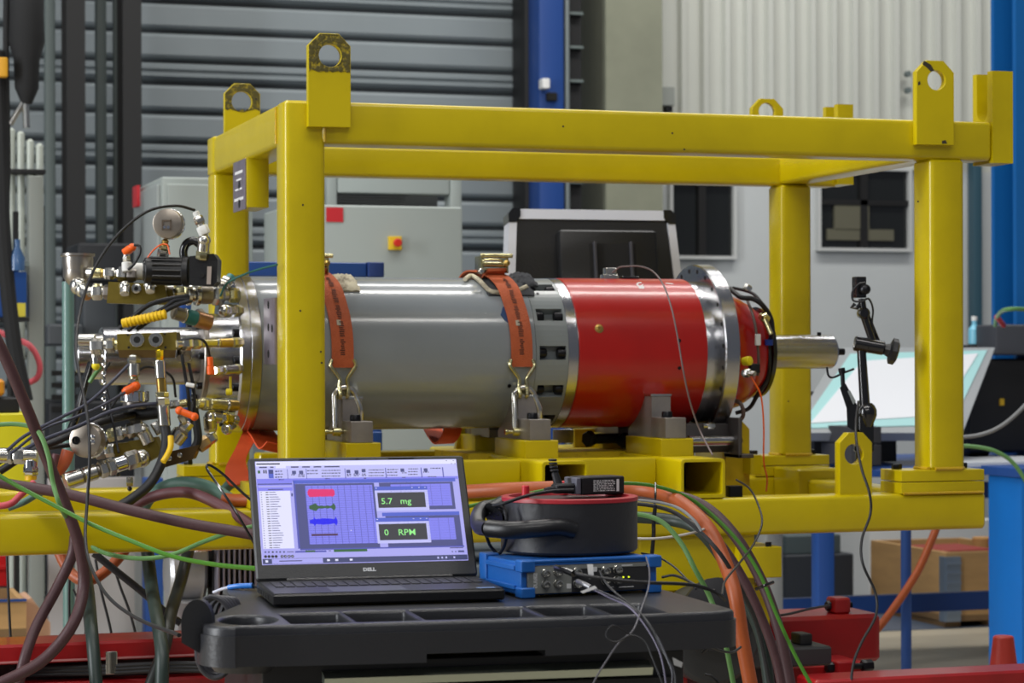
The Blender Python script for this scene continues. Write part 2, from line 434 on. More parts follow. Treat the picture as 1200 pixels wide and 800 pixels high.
# teal strip and big blue column at the right
bgpost('pipe_riser', 1142, 1152, 7.9, .09, mat('teal_riser', (46, 78, 92), .5), 'dark teal riser on the wall between post and blue column', 'pipe', z1=ZZ(180, 7.9, 1147))
t = thing('hall_column', 'wide deep blue hall column at the right edge of the picture', 'column', (XX(1220, 4.0), 4.2, 0))
xa = XX(1162, 4.23); xb = xa + .45
part('flange', MB().box(xa, xb, 4.0, 4.03, 0, 7), BLUEN, t); part('web', MB().box((xa + xb) / 2 - .02, (xa + xb) / 2 + .02, 4.03, 4.2, 0, 7), BLUEN, t)
part('flange', MB().box(xa, xb, 4.2, 4.23, 0, 7), BLUEN, t)

# ---- cabinets behind the frame
CABM = mat('cabinet_light_grey', (158, 166, 162), .5, 0, var=.03, scale=2)
v = 3.6
t = thing('electric_cabinet', 'pale grey electric cabinet with a yellow emergency stop', 'cabinet', (XX(460, v), v + .3, 0))
x0, x1, z1 = XX(345, v), XX(543, v), ZZ(241, v, 450)
part('body', MB().rbox(x0, x1, v, v + .6, .1, z1, .012), CABM, t)
part('plinth', MB().box(x0 + .03, x1 - .03, v + .03, v + .57, 0, .1), DPOST, t)
ce = oY(462, 285, v); s_ = mpp(462, v)
es = part('stop_plate', MB().rbox(ce.x - 8 * s_, ce.x + 8 * s_, v - .02, v, ce.z - 8 * s_, ce.z + 8 * s_, .004), mat('stop_yellow', (214, 180, 30), .5), t, label='yellow plate of the emergency stop')
part('stop_button', MB().lathe((ce.x, v - .02, ce.z), (0, -1, 0), [(0, .008), (.02, .01), (.022, 4.6 * s_), (.04, 5 * s_), (.045, 4 * s_)], 20), mat('stop_red', (196, 40, 24), .4), es)
c2 = oY(392, 251, v)
part('sign', MB().box(c2.x - 10 * s_, c2.x + 10 * s_, v - .004, v, c2.z - 9 * s_, c2.z + 8 * s_), mat('sign_red', (190, 34, 44), .5), t, label='red sticker')
t = thing('vent_cabinet', 'white framed rack with a dark louvred vent above the grey cabinet', 'cabinet', (XX(460, 4.4), 4.6, 0))
v = 4.4
x0, x1, z1, z0 = XX(380, v), XX(545, v), ZZ(200, v, 450), .1
for a, b in ((383, 396), (528, 542)):
    part('post', MB().rbox(XX(a, v), XX(b, v), v, v + .1, 0, z1, .01), CABM, t)
part('top_rail', MB().rbox(XX(396, v), XX(528, v), v, v + .1, z1 - .1, z1, .01), CABM, t)
part('back_panel', MB().box(XX(390, v), XX(535, v), v + .3, v + .33, 0, z1), mat('vent_back', (58, 62, 62), .7), t)
for q in range(10):
    py = 212 + q * 3.4; part('louvre', MB().prism([(v + .05, ZZ(py + 2, v, 450)), (v + .12, ZZ(py, v, 450)), (v + .12, ZZ(py + .8, v, 450)), (v + .05, ZZ(py + 2.8, v, 450))], 'x', XX(396, v), XX(480, v)), mat('louvre_dark', (62, 64, 62), .6), t)
v = 4.2
t = thing('control_cabinet', 'tall light grey control cabinet behind the left posts', 'cabinet', (XX(240, v), v + .3, 0))
x0, x1, z1 = XX(190, v), XX(297, v), ZZ(208, v, 240)
part('body', MB().rbox(x0, x1, v, v + .75, .1, z1, .012), CABM, t)
part('side_door', MB().rbox(x0 - .015, x0, v + .03, v + .7, .15, z1 - .03, .005), mat('cab_side', (150, 156, 154), .5), t)
part('door', MB().rbox(x0 + .02, x1 - .02, v - .02, v, .15, z1 - .03, .008), CABM, t)
part('plinth', MB().box(x0 + .03, x1 - .03, v + .03, v + .7, 0, .1), DPOST, t)
c2 = oY(164, 226, v + .4)
part('sign', MB().box(x0 - .03, x0 - .015, v + .5, v + .62, c2.z - .05, c2.z + .04), mat('sign_red', (190, 34, 44), .5), t, label='red lamp')

# ---- blue rack behind the machine (carries the HMI screen)
v = 1.75
t = thing('blue_bench', 'blue steel bench rail behind the machine', 'bench', (XX(350, v), v, 0))
za, zb = ZZ(324, v, 350), ZZ(307, v, 350)
part('rail', MB().rbox(XX(200, v), XX(430, v), v, v + .06, za, zb, .005), BLUEP, t)
part('end_bracket', MB().rbox(XX(431, v), XX(450, v), v - .01, v + .06, za, zb + .002, .005), mat('blue_dark', (26, 52, 108), .5), t, label='darker blue end bracket')
for a in (213, 436): part('leg', MB().rbox(XX(a, v), XX(a + 12, v), v + .005, v + .055, 0, za, .005), BLUEP, t)
part('cross_rail', MB().rbox(XX(214, v), XX(448, v), v, v + .05, .86, .92, .005), BLUEP, t)
part('cross_rail', MB().rbox(XX(214, v), XX(448, v), v, v + .05, .2, .26, .005), BLUEP, t)

# HMI screen seen from behind, tilted back a little
v = 1.55
c = oY(700, 300, v); s_ = mpp(700, v)
t = thing('operator_monitor', 'black monitor with silver edges seen from behind, over the barrel', 'monitor', (c.x, v, c.z - .25), R(-3))
def loc_t(o, yy=0): return o
W_, H_ = 107 * s_, 0.42
tl = math.radians(9)
def mt(p):                       # tilt the local monitor geometry about X
    x, y, z = p; return Vector((x, y * math.cos(tl) + z * math.sin(tl) * 1.0, z * math.cos(tl) - y * math.sin(tl)))
def mpart(nm, mb, m, label=None, parent=t):
    for i in range(len(mb.v)): mb.v[i] = mt(mb.v[i])
    return part(nm, mb, m, parent, local=True, label=label)
H1 = .40
def trap(z): return W_ * (1.03 - .09 * z / H1)
mb = MB().prism([(-trap(0) + .02, 0), (trap(0) - .02, 0), (trap(H1) - .02, H1 - .02), (-trap(H1) + .02, H1 - .02)], 'y', 0, .05)
mpart('back_shell', mb, BLK)
mpart('edge_rail', MB().prism([(-trap(H1) + .03, H1 - .028), (trap(H1) - .03, H1 - .028), (trap(H1) - .03, H1 + .004), (-trap(H1) + .03, H1 + .004)], 'y', -.008, .055), mat('bright_aluminium', (216, 218, 226), .4, .4), 'silver top rail')
for sgn in (-1, 1):
    P = [(sgn * (trap(0) - .022), 0), (sgn * (trap(0) + .004), 0), (sgn * (trap(H1) + .004), H1 - .03), (sgn * (trap(H1) - .022), H1 - .03)]
    mpart('edge_rail', MB().prism(P, 'y', -.008, .055), mat('bright_aluminium', (216, 218, 226), .4, .4), 'silver side rail')
    cx = sgn * (trap(H1) - .012)
    mpart('corner_cap', MB().prism([(cx + sgn * .018, H1 - .04), (cx + sgn * .018, H1 - .012), (cx + sgn * .004, H1 + .006), (cx - sgn * .022, H1 + .006), (cx - sgn * .022, H1 - .02), (cx - sgn * .006, H1 - .04)], 'y', -.012, .058), BLKG)
mpart('rear_box', MB().rbox(-.125, .20, -.05, 0, .04, H1 - .07, .012), BLK)
hb = mpart('mount_bracket', MB().box(-.03, .125, -.052, -.05, .10, .285), DARK, 'dark recessed mount opening')
for xx in (-.012, .108): mpart('mount_bar', MB().rbox(xx - .005, xx + .005, -.062, -.05, .05, .29, .002), mat('mount_grey', (58, 58, 64), .4))
mpart('pivot', MB().lathe((.0, -.05, .10), (0, -1, 0), [(0, .05), (.03, .05), (.035, .045)], 24), BLKG)
mb = MB().rbox(-.03, .03, -.02, .06, -1.15, .09, .01)
part('stand_pole', mb, BLUEP, t, local=True, label='blue stand pole')
part('stand_foot', MB().rbox(-.2, .2, -.15, .2, -(c.z - .25), -1.13, .01), BLUEP, t, local=True)

# ---- right side: tilted screen panel, black blocks, blue table, monitor
v = 3.2
t = thing('tilted_display', 'large silver framed display lying back on the blue table', 'display', oY(1055, 505, v))
A, B, C_, D_ = oY(925, 507, v), oY(1128, 507, v), oY(1166, 407, v + .55), oY(985, 407, v + .55)
def pl4(A, B, C, D, th, ins=0.0):
    n = (B - A).cross(D - A).normalized(); c = (A + B + C + D) / 4
    P = [p + (c - p).normalized() * ins for p in (A, B, C, D)]
    mb = MB(); mb.add(P + [p - n * th for p in P], [(0, 1, 2, 3), (7, 6, 5, 4), (0, 4, 5, 1), (1, 5, 6, 2), (2, 6, 7, 3), (3, 7, 4, 0)]); return mb, n
mb, n_ = pl4(A, B, C_, D_, .04); part('frame', mb, mat('display_frame', (150, 154, 156), .4), t)
mb, n_ = pl4(A, B, C_, D_, .004, .06)
for i in range(len(mb.v)): mb.v[i] = mb.v[i] + n_ * .004
part('bezel', mb, mat('pale_cyan_bezel', (160, 208, 208), .4), t)
mb, n_ = pl4(A, B, C_, D_, .004, .13)
for i in range(len(mb.v)): mb.v[i] = mb.v[i] + n_ * .008
part('screen_panel', mb, mat('screen_white_glow', (206, 208, 212), .3, emit=.22), t, label='pale glowing screen')
part('support', MB().box(A.x + .25, B.x - .15, v + .3, v + .5, ZZ(545, v, 1050), ZZ(460, v, 1050)), DPOST, t)
v = 3.0
t = thing('blue_table', 'blue steel table with a light top behind the right posts', 'table', (XX(1100, v), v + .4, 0))
zt_ = ZZ(543, v, 1100)
part('tabletop', MB().rbox(XX(900, v), XX(1370, v), v, v + 1.3, zt_ - .05, zt_ - .02, .005), BLUEP, t)
part('mat', MB().rbox(XX(1140, v), XX(1365, v), v + .05, v + .5, zt_ - .02, zt_, .004), mat('table_mat', (190, 194, 200), .5), t, label='light worktop mat')
for a, dv in ((961, .0), (1345, .0), (961, .8), (1345, .8)):
    part('leg', MB().rbox(XX(a, v), XX(a + 19, v), v + dv + .02, v + dv + .09, 0, zt_ - .05, .005), BLUEP, t)
part('lower_rail', MB().rbox(XX(925, v), XX(1340, v), v + .82, v + .87, .22, .3, .005), BLUEP, t)
part('lower_rail', MB().rbox(XX(925, v), XX(1340, v), v + .82, v + .87, zt_ - .2, zt_ - .13, .005), BLUEP, t)
for k_, (a, b, ya, yb) in enumerate(((1033, 1070, 500, 520), (1033, 1070, 521, 546))):
    single('foam_block', MB().rbox(XX(a, 2.75), XX(b, 2.75), 3.02, 3.3, ZZ(yb, 2.95, 1050), ZZ(ya, 2.95, 1050), .006), mat('charcoal_foam', (52, 52, 56), .9),
           ('upper' if k_ == 0 else 'lower') + ' charcoal block stacked beside the right front post', 'block')
v = 2.9
t = thing('equipment_case', 'black equipment case with a ledge at the right edge of the picture', 'case', (XX(1200, v), 3.95, zt_))
part('body', MB().rbox(XX(1136, 3.85), XX(1290, 3.85), 3.85, 4.0, zt_, ZZ(420, 3.85, 1170), .02), BLK, t)
part('head', MB().rbox(XX(1167, 3.8), XX(1290, 3.8), 3.8, 3.99, ZZ(416, 3.8, 1180), ZZ(380, 3.8, 1180), .015), mat('case_grey', (60, 62, 68), .5), t, label='dark grey upper unit')
part('badge', MB().rbox(XX(1172, 3.84), XX(1177, 3.84), 3.84, 3.85, ZZ(475, 3.85, 1172), ZZ(467, 3.85, 1172), .002), mat('badge_y', (210, 170, 30), .5), t, label='small yellow badge')
hose('green_cable', [(1166, 381, 9.85), (1168, 372, 9.6), (1178, 363, 9.0), (1205, 363, 9.0), (1230, 372, 9.0)], 5, GRNP, 'pale green cable arching over the dark grey unit at right', 'cable')
hose('red_clip_lead', [(1168, 371, 9.55), (1172, 376, 9.6), (1176, 381, 9.8)], 6, mat('clip_red', (190, 30, 40), .4), 'short red clip on the cable end at far right', 'clip')
hose('grey_cable', [(1120, 513, 8.0), (1150, 509, 8.0), (1175, 498, 8.0), (1200, 476, 8.0), (1215, 455, 8.0)], 5, mat('cable_grey', (120, 122, 124), .5), 'grey cable curving up in front of the black case', 'cable')
hose('green_cable', [(1110, 522, 8.1), (1140, 523, 8.1), (1165, 528, 8.1), (1185, 540, 8.1), (1200, 560, 8.1), (1210, 580, 8.1)], 5, GRNP, 'pale green cable running across the light worktop mat', 'cable')
t = thing('small_bottle', 'small pale blue bottle standing behind the tilted display', 'bottle', oD(1142, 405, 10.5))
p = oD(1142, 404, 10.5)
part('bottle_body', MB().lathe(p, (0, 0, 1), [(0, .02), (.005, .028), (.07, .028), (.09, .012), (.11, .012)], 20), mat('bottle_cyan', (120, 190, 214), .3), t)
part('cap', MB().lathe(p + Vector((0, 0, .11)), (0, 0, 1), [(0, .014), (.02, .014)], 16), WHT, t)
single('shelf_support', MB().rbox(p.x - .05, p.x + .05, p.y - .05, p.y + .05, zt_ - .0195, p.z - .0005, .01), DPOST, 'dark stand behind the display carrying the small bottle', 'stand')

# ---- blue cabinet, crates, thin blue pole, cone
v = 2.3
t = thing('tool_cabinet', 'bright blue steel cabinet at the right edge', 'cabinet', (XX(1210, v), v + .3, 0))
xa = XX(1157, v + .25); zz1 = ZZ(560, v, 1170)
part('body', MB().rbox(xa, xa + .9, v, v + .25, .0, zz1, .008), BLUEC, t)
part('door', MB().rbox(xa + .10, xa + .85, v - .015, v, .06, zz1 - .05, .004), BLUEC, t)
part('worktop', MB().rbox(xa - .02, xa + .95, v - .02, v + .27, zz1, zz1 + .035, .004), BLUEP, t, label='navy worktop')
WOOD = mat('plywood', (190, 150, 98), .7, 0, var=.15, scale=3, stretch=(1, 1, 6)); WOODD = mat('dark_plywood', (128, 100, 66), .75, 0, var=.15, scale=3)
v = 4.9
t = thing('wooden_crate', 'plywood crate with a metal corner clip under the frame', 'crate', (XX(1090, v), v + .3, 0))
za, zb = ZZ(722, v, 1090), ZZ(648, v, 1090)
x0, x1 = XX(1108, v), XX(1220, v)
zr = ZZ(650, v, 1090)
part('crate_side', MB().box(x0, x1, v, v + .03, za, zb), WOOD, t, label='front side')
part('crate_side', MB().box(x0, x0 + .03, v + .03, v + .8, za, zb), WOOD, t); part('crate_side', MB().box(x1 - .03, x1, v + .03, v + .8, za, zb), WOOD, t)
part('crate_side', MB().box(x0, x1, v + .8, v + .83, za, zb), WOOD, t)
part('crate_bottom', MB().box(x0, x1, v, v + .83, za - .03, za), WOODD, t)
zc_, zd_ = za, zb - .02
part('corner_clip', MB().box(x0 - .012, x0, v, v + .05, zc_ - .03, zd_), mat('galvanised', (150, 164, 180), .4, .7), t)
part('corner_clip', MB().box(x0 - .004, x0 + .075, v - .012, v, zc_ - .03, zd_), mat('galvanised', (150, 164, 180), .4, .7), t, label='galvanised hinge strip')
for q in range(6): part('clip_rib', MB().box(x0 - .004, x0 + .075, v - .02, v - .012, zc_ + (zd_ - zc_) * (q + .2) / 6, zc_ + (zd_ - zc_) * (q + .4) / 6), mat('galvanised', (150, 164, 180)), t)
for a in (1110, 1160, 1190): part('foot', MB().box(XX(a, v), XX(a + 18, v), v + .03, v + .8, 0, za - .03), WOODD, t)
single('red_tray', MB().rbox(x0 + .06, x0 + .34, v + .15, v + .5, za, ZZ(641, v + .3, 1110), .01), mat('tray_red', (150, 50, 40), .6), 'dull red tray standing inside the plywood crate', 'tray')
single('cardboard_roll', MB().cyl((XX(1150, v + .4), v + .4, za), (XX(1150, v + .4), v + .4, ZZ(629, v + .4, 1150)), .05, 18, .005), mat('cardboard', (186, 140, 84), .8), 'upright brown roll standing inside the plywood crate', 'roll')
v = 6.2
single('white_box', MB().rbox(XX(1018, v), XX(1165, v), v, v + .6, 0, ZZ(610, v, 1090), .01), WHT, 'long white box on the floor behind the plywood crate', 'box')
v = 5.6
t = thing('floor_machine', 'dark machine base standing beyond the blue table legs', 'machine', (XX(940, v), v + .4, 0))
part('base', MB().rbox(XX(920, v), XX(1000, v), v, v + .6, 0, ZZ(650, v, 950), .01), mat('dim_machine', (44, 48, 54), .6), t)
part('cover', MB().rbox(XX(925, v), XX(990, v), v + .05, v + .5, ZZ(650, v, 950), ZZ(628, v, 950), .01), mat('dim_cover', (70, 82, 84), .6), t)
v = 3.4
single('grey_cabinet_leg', MB().rbox(XX(898, v), XX(917, v), v, v + .1, 0, ZZ(600, v, 900), .004), mat('grey_leg', (150, 152, 150), .5), 'pale grey upright just right of the yellow riser', 'post')
v = 1.9
single('blue_pole', MB().cyl((XX(1061, v), v, 0), (XX(1061, v), v, ZZ(580, v, 1061)), 6.2 * mpp(1061, v), 20), BLUEP, 'thin blue pole under the right end of the frame', 'pole')
t = thing('floor_cone', 'dull red cone beside the red rail at lower right', 'cone', oD(1176, 785, 7.0))
pb = oD(1176, 792, 7.0)
part('cone_body', MB().lathe(pb, (0, 0, 1), [(0, .046), (.005, .045), (.1, .033), (.118, .031), (.122, .027)], 24), mat('cone_red', (176, 50, 36), .5), t)
part('cone_base', MB().rbox(pb.x - .06, pb.x + .06, pb.y - .06, pb.y + .06, pb.z - .02, pb.z, .004), mat('cone_red', (176, 50, 36)), t)
single('cone_stand', MB().rbox(pb.x - .2, pb.x + .3, pb.y - .1, pb.y + .25, 0, pb.z - .02, .01), REDB, 'red block under the dull red cone', 'block')

# ---- left background
v = 4.0
DK = mat('hanging_black_canvas', (20, 21, 23), .8, 0, bump=.4, bscale=20)
t = thing('chain_hoist', 'black chain bag of a hoist hanging at upper left', 'hoist', oY(32, 100, v))
def P(px, py, v=3.7): return oY(px, py, v)
prof = [(-.35, .06), (-.3, .08), (0, .085), (.30, .09), (.36, .075), (.52, .06), (.56, .04)]
tp = P(31, 0); s_ = mpp(31, v)
part('chain_bag', MB().lathe(tp + Vector((0, 0, .1)), (0, 0, -1), [(0, .05), (.03, .068), (.15, .066), (.26, .07), (.33, .05), (.44, .046), (.5, .02)], 18), DK, t)
part('hook_block', MB().rbox(P(40, 0).x, P(50, 0).x, v - .02, v + .03, P(45, 50).z, P(45, 38).z, .008), BOLT, t)
part('chain', MB().tube([P(29, 98), P(27, 120), P(20, 132), P(12, 146)], .012, 8), ZINC, t)
part('chain', MB().tube([P(29, 98), P(31, 150)], .014, 8), ZINC, t)
part('lifting_rope', MB().tube([P(31, -60), P(31, 2)], .012, 8), DK, t)
t = thing('hanging_hose_drop', 'black hanging cable bundle at the far left edge', 'cable', P(8, 400))
part('bundle', MB().tube(spline([P(8, -40), P(7, 60), P(9, 180), P(8, 260), P(12, 420), P(10, 560)]), .012, 10), DK, t)
part('bundle', MB().tube(spline([P(-4, 60), P(0, 180), P(4, 280), P(16, 400), P(30, 470)]), .03, 10), DK, t)
part('clasp', MB().rbox(P(-4, 0).x, P(7, 0).x, 3.62, 3.66, P(2, 93).z, P(2, 70).z, .008), mat('clasp_amber', (206, 150, 30), .5), t, label='amber clasp')
t = thing('pipe_rack', 'pale pipes standing in a dark rack at left', 'rack', (XX(35, 4.6), 4.6, 0))
PW = mat('pale_pipe', (178, 184, 174), .4, .1)
for a, y0 in ((14, 150), (25, 154), (36, 163), (47, 168)):
    v = 4.6; x_ = XX(a, v); part('pipe', MB().cyl((x_, v, .3), (x_, v, ZZ(y0, v, a)), 4.6 * mpp(a, v), 14, .01), PW, t)
part('rack_bar', MB().rbox(XX(8, 4.55), XX(53, 4.55), 4.5, 4.66, ZZ(204, 4.55, 30), ZZ(199, 4.55, 30), .005), DPOST, t)
part('rack_bar', MB().rbox(XX(8, 4.55), XX(53, 4.55), 4.5, 4.66, .28, .34, .005), DPOST, t)
for a in (9, 51): part('rack_leg', MB().box(XX(a, 4.65), XX(a + 2, 4.65), 4.66, 4.69, 0, 2.0), DPOST, t)
single('cable_duct', MB().rbox(XX(34, 4.3), XX(51, 4.3), 4.3, 4.38, 0, ZZ(206, 4.3, 42), .006), mat('duct_grey', (134, 138, 132), .5), 'tall grey cable duct in front of the pipe rack', 'duct')
v = 4.0
t = thing('parts_bin', 'blue storage bin with a yellow label at far left', 'bin', oY(10, 390, v))
part('bin_body', MB().rbox(XX(-40, v), XX(32, v), v, v + .4, ZZ(372, v, 10), ZZ(318, v, 10), .01), mat('bin_blue', (18, 66, 132), .5), t)
part('label_card', MB().box(XX(11, v), XX(30, v), v - .004, v, ZZ(371, v, 20), ZZ(355, v, 20)), mat('card_yellow', (206, 190, 60), .6), t, label='yellow label card')
part('shelf', MB().box(XX(-60, v), XX(34, v), v - .02, v + .45, ZZ(376, v, 10), ZZ(372, v, 10)), DPOST, t)
part('shelf', MB().box(XX(-60, v), XX(34, v), v - .02, v + .45, ZZ(318, v, 10) + .02, ZZ(312, v, 10) + .02), GPOST, t)
part('shelf_leg', MB().box(XX(28, v), XX(34, v), v + .4, v + .45, 0, ZZ(240, v, 10)), DPOST, t)
single('blue_flask', MB().lathe(P(20, 317), (0, 0, 1), [(0, .03), (.05, .03), (.09, .012), (.12, .012)], 14), mat('bottle_glass', (60, 90, 130), .2), 'small blue grey flask on top of the storage bin', 'bottle')
# dim machine behind the fittings
v = 5.6
t = thing('press_machine', 'dark press with grey columns behind the hydraulic fittings', 'machine', (XX(120, v), v + .3, 0))
PM = mat('press_dark', (26, 28, 32), .6); PG = mat('press_grey', (64, 68, 72), .5)
part('base', MB().rbox(XX(56, v), XX(160, v), v, v + .7, 0, ZZ(470, v, 100), .02), PM, t)
part('column', MB().rbox(XX(100, v), XX(140, v), v + .1, v + .4, ZZ(470, v, 100), ZZ(290, v, 100), .02), PG, t)
part('head', MB().rbox(XX(92, v), XX(165, v), v + .05, v + .5, ZZ(330, v, 100), ZZ(284, v, 100), .02), PM, t)
part('table', MB().rbox(XX(52, v), XX(95, v), v - .1, v + .3, ZZ(405, v, 100), ZZ(380, v, 100), .02), PG, t)
for q in range(4): part('slot', MB().box(XX(60, v), XX(98, v), v - .01, v, ZZ(440 + q * 14, v, 80), ZZ(434 + q * 14, v, 80)), DARK, t)
hose('pink_hose', [(-10, 385, 9.0), (15, 396, 9.0), (35, 405, 9.0), (46, 425, 9.0), (44, 442, 9.0), (30, 450, 9.0)], 7, mat('hose_pink', (190, 74, 84), .5), 'pink hose hooked in the left background', 'hose')
single('standpipe', MB().cyl((XX(80, 1.6), 1.6, 0), (XX(80, 1.6), 1.6, ZZ(330, 1.6, 80)), 7 * mpp(80, 1.6), 20), mat('standpipe_teal', (96, 128, 122), .35, coat=.3), 'upright teal grey pipe behind the hydraulic fittings', 'pipe')
v = 2.6
t = thing('yellow_machine', 'yellow machine housing at the far left behind the hoses', 'machine', (XX(10, v), v + .2, 0))
part('leg', MB().box(XX(-60, v), XX(-35, v), v + .1, v + .3, 0, ZZ(630, v, 10)), DPOST, t)
part('housing', MB().rbox(XX(-60, v), XX(36, v), v, v + .4, ZZ(630, v, 10), ZZ(484, v, 10), .01), mat('machine_yellow', (206, 196, 20), .5), t)
part('lamp', MB().rbox(XX(-30, v), XX(6, v), v, v + .2, ZZ(464, v, 0), ZZ(444, v, 0), .02), mat('lamp_amber', (214, 140, 24), .5), t)
part('dark_top', MB().rbox(XX(-60, v), XX(24, v), v + .02, v + .35, ZZ(484, v, 0), ZZ(466, v, 0), .01), DPOST, t)
# below the frame, left
v = 5.1
single('partition_board', MB().rbox(XX(56, v), XX(172, v), v, v + .05, 0, ZZ(560, v, 110), .005), mat('panel_white', (190, 184, 180), .6), 'tall white panel standing below the yellow frame at left', 'panel')
v = 5.1
single('partition_board', MB().rbox(XX(191, v), XX(300, v), v, v + .05, 0, ZZ(560, v, 240), .005), mat('panel_white', (190, 184, 180), .6), 'white panel behind the silver motor', 'panel')
single('blue_upright', MB().rbox(XX(170, 3.9), XX(191, 3.9), 3.9, 4.0, 0, ZZ(560, 3.9, 180), .005), BLUEP, 'blue square leg between the two white panels', 'post')
v = 4.8
t = thing('red_bin', 'red storage bin under the frame at far left', 'bin', oY(5, 690, v))
part('bin_body', MB().rbox(XX(-60, v), XX(23, v), v, v + .3, ZZ(687, v, 0), ZZ(650, v, 0), .01), mat('bin_red', (196, 18, 22), .5), t)
part('bin_lip', MB().rbox(XX(-60, v), XX(23, v), v - .02, v, ZZ(667, v, 0), ZZ(662, v, 0), .004), mat('bin_red', (196, 18, 22)), t)
single('dark_cupboard', MB().rbox(XX(-60, 5.2), XX(56, 5.2), 5.2, 5.6, 0, ZZ(640, 5.2, 20), .01), mat('cupboard', (44, 58, 66), .6), 'dark slate cupboard behind the red bin', 'cupboard')
v = 3.3
t = thing('wooden_box', 'open wooden box on the floor at lower left', 'box', (XX(15, v), v + .2, 0))
part('box_side', MB().box(XX(-60, v), XX(30, v), v, v + .02, ZZ(737, v, 0), ZZ(705, v, 0)), WOOD, t)
part('box_side', MB().prism([(v + .02, ZZ(737, v, 0)), (v + .5, ZZ(737, v, 0)), (v + .5, ZZ(705, v, 0)), (v + .02, ZZ(705, v, 0))], 'x', XX(30, v) - .02, XX(30, v)), WOOD, t)
part('box_side', MB().box(XX(-60, v), XX(30, v), v + .5, v + .52, ZZ(737, v, 0), ZZ(705, v, 0)), WOODD, t)
part('box_rim', MB().box(XX(-60, v), XX(30, v), v - .01, v, ZZ(705, v, 0), ZZ(702, v, 0)), BLUEP, t, label='blue rim strip')
part('box_foot', MB().box(XX(-60, v), XX(30, v), v, v + .5, 0, ZZ(737, v, 0)), WOODD, t)
v = 3.3
t = thing('wooden_wedge', 'small pinkish wooden wedge right of the wooden box', 'block', (XX(45, v), v + .2, 0))
part('wedge', MB().prism([(XX(31, v), 0), (XX(60, v), 0), (XX(60, v), ZZ(732, v, 40)), (XX(38, v), ZZ(702, v, 40)), (XX(31, v), ZZ(704, v, 40))], 'y', v + .05, v + .3), mat('pink_wood', (200, 156, 126), .7, var=.1), t)
# silver motor and finned unit behind the laptop's left edge
v = .9
t = thing('silver_motor', 'silver cast motor below the frame left of the laptop', 'motor', (XX(228, v), v, .45))
SM = mat('cast_silver', (176, 176, 178), .35, .6, bump=.3, bscale=30)
c = oY(232, 690, v); s_ = mpp(232, v)
part('motor_body', MB().cyl((c.x - 30 * s_, v + .1, c.z + 15 * s_), (c.x + 14 * s_, v + .1, c.z + 15 * s_), 34 * s_, 24, .01), SM, t)
part('terminal_box', MB().rbox(c.x - 14 * s_, c.x + 12 * s_, v - .02, v + .1, c.z + 30 * s_, c.z + 46 * s_, .01), ALU, t)
part('end_bell', MB().lathe((c.x + 8 * s_, v + .1, c.z + 12 * s_), (1, 0, 0), [(0, 26 * s_), (.01, 30 * s_), (.015, 22 * s_), (.025, 14 * s_)], 20), SM, t)
part('orange_tag', MB().rbox(c.x - 4 * s_, c.x + 14 * s_, v - .04, v - .02, c.z + 46 * s_, c.z + 58 * s_, .004), ORP, t)
part('foot', MB().rbox(c.x - 25 * s_, c.x + 8 * s_, v, v + .2, .6, c.z - 14 * s_, .01), SM, t)
t = thing('finned_unit', 'finned aluminium unit just left of the laptop screen', 'heat sink', (XX(270, v), v, .5))
for q in range(8):
    a = 252 + q * 6.2; part('fin', MB().rbox(XX(a, v), XX(a + 3, v), v - .03, v + .12, .62, ZZ(644 - 6, v, 270), .003), mat('fin_alu', (176, 172, 184), .3, .8), t)
part('core', MB().box(XX(250, v), XX(300, v), v + .02, v + .1, .62, ZZ(646 - 6, v, 270)), DPOST, t)

# ---- red machine bed below
t = thing('red_bed', 'red steel machine bed under the yellow frame', 'machine bed', (.5, .4, 0))
def zr(py, v, px): return ZZ(py, v, px)
v = -.05
za, zb = zr(775, v, 100), zr(752, v, 100)
part('long_beam', MB().rbox(XX(-420, v), XX(330, v), v, v + .16, za, zb, .012), REDB, t)
part('long_beam', MB().rbox(XX(-420, v), XX(330, v), v, v + .16, za - .30, za - .045, .012), REDB, t)
part('cable_slot', MB().box(XX(-420, v), XX(330, v), v + .06, v + .15, za - .045, za), mat('slot_dark', (40, 12, 14), .8), t)
for a in (122,): part('slot_clip', MB().rbox(XX(a, v), XX(a + 14, v), v - .012, v - .001, za - .03, za + .022, .003), ZINC, t)
for a in (-360, 300): part('leg', MB().rbox(XX(a, v) - .05, XX(a, v) + .05, v + .02, v + .14, 0, za - .3, .01), REDB, t)
part('trim_rail', MB().box(XX(-420, v), XX(330, v), v - .006, v, zr(773, v, 100), zr(771, v, 100)), mat('rail_pale', (186, 120, 120), .5), t)
v = .25
za, zb = zr(777, v, 980), zr(721, v, 980)
part('clamp_beam', MB().rbox(XX(560, v), XX(1033, v), v, v + .2, za, zb, .02), REDB, t)
part('clamp_lug', MB().rbox(XX(983, v), XX(1003, v), v + .03, v + .09, zb, zr(702, v, 990), .01), REDB, t)
p = oY(986, 709, v + .06)
part('clamp_bolt', MB().hexn(p + Vector((-.045, 0, 0)), p + Vector((-.02, 0, 0)), .014).cyl(p + Vector((-.02, 0, 0)), p + Vector((.03, 0, 0)), .008, 12), BOLT, t)
v = .05
part('low_block', MB().rbox(XX(760, v), XX(1018, v), v, v + .18, zr(860, v, 980), zr(778, v, 980), .012), REDB, t)
part('clamp_lug', MB().rbox(XX(971, v), XX(991, v), v - .05, v, zr(798, v, 980), zr(772, v, 980), .008), REDB, t)
p = oY(968, 782, v - .02)
part('clamp_bolt', MB().hexn(p, p + Vector((.03, 0, 0)), .014).cyl(p + Vector((.03, 0, 0)), p + Vector((.1, 0, 0)), .008, 12).hexn(p + Vector((.1, 0, 0)), p + Vector((.13, 0, 0)), .016), BOLT, t)
v = -.25
part('low_rail', MB().rbox(XX(955, v), XX(1320, v), v, v + .12, zr(830, v, 1100), zr(790, v, 1100), .012), REDB, t)
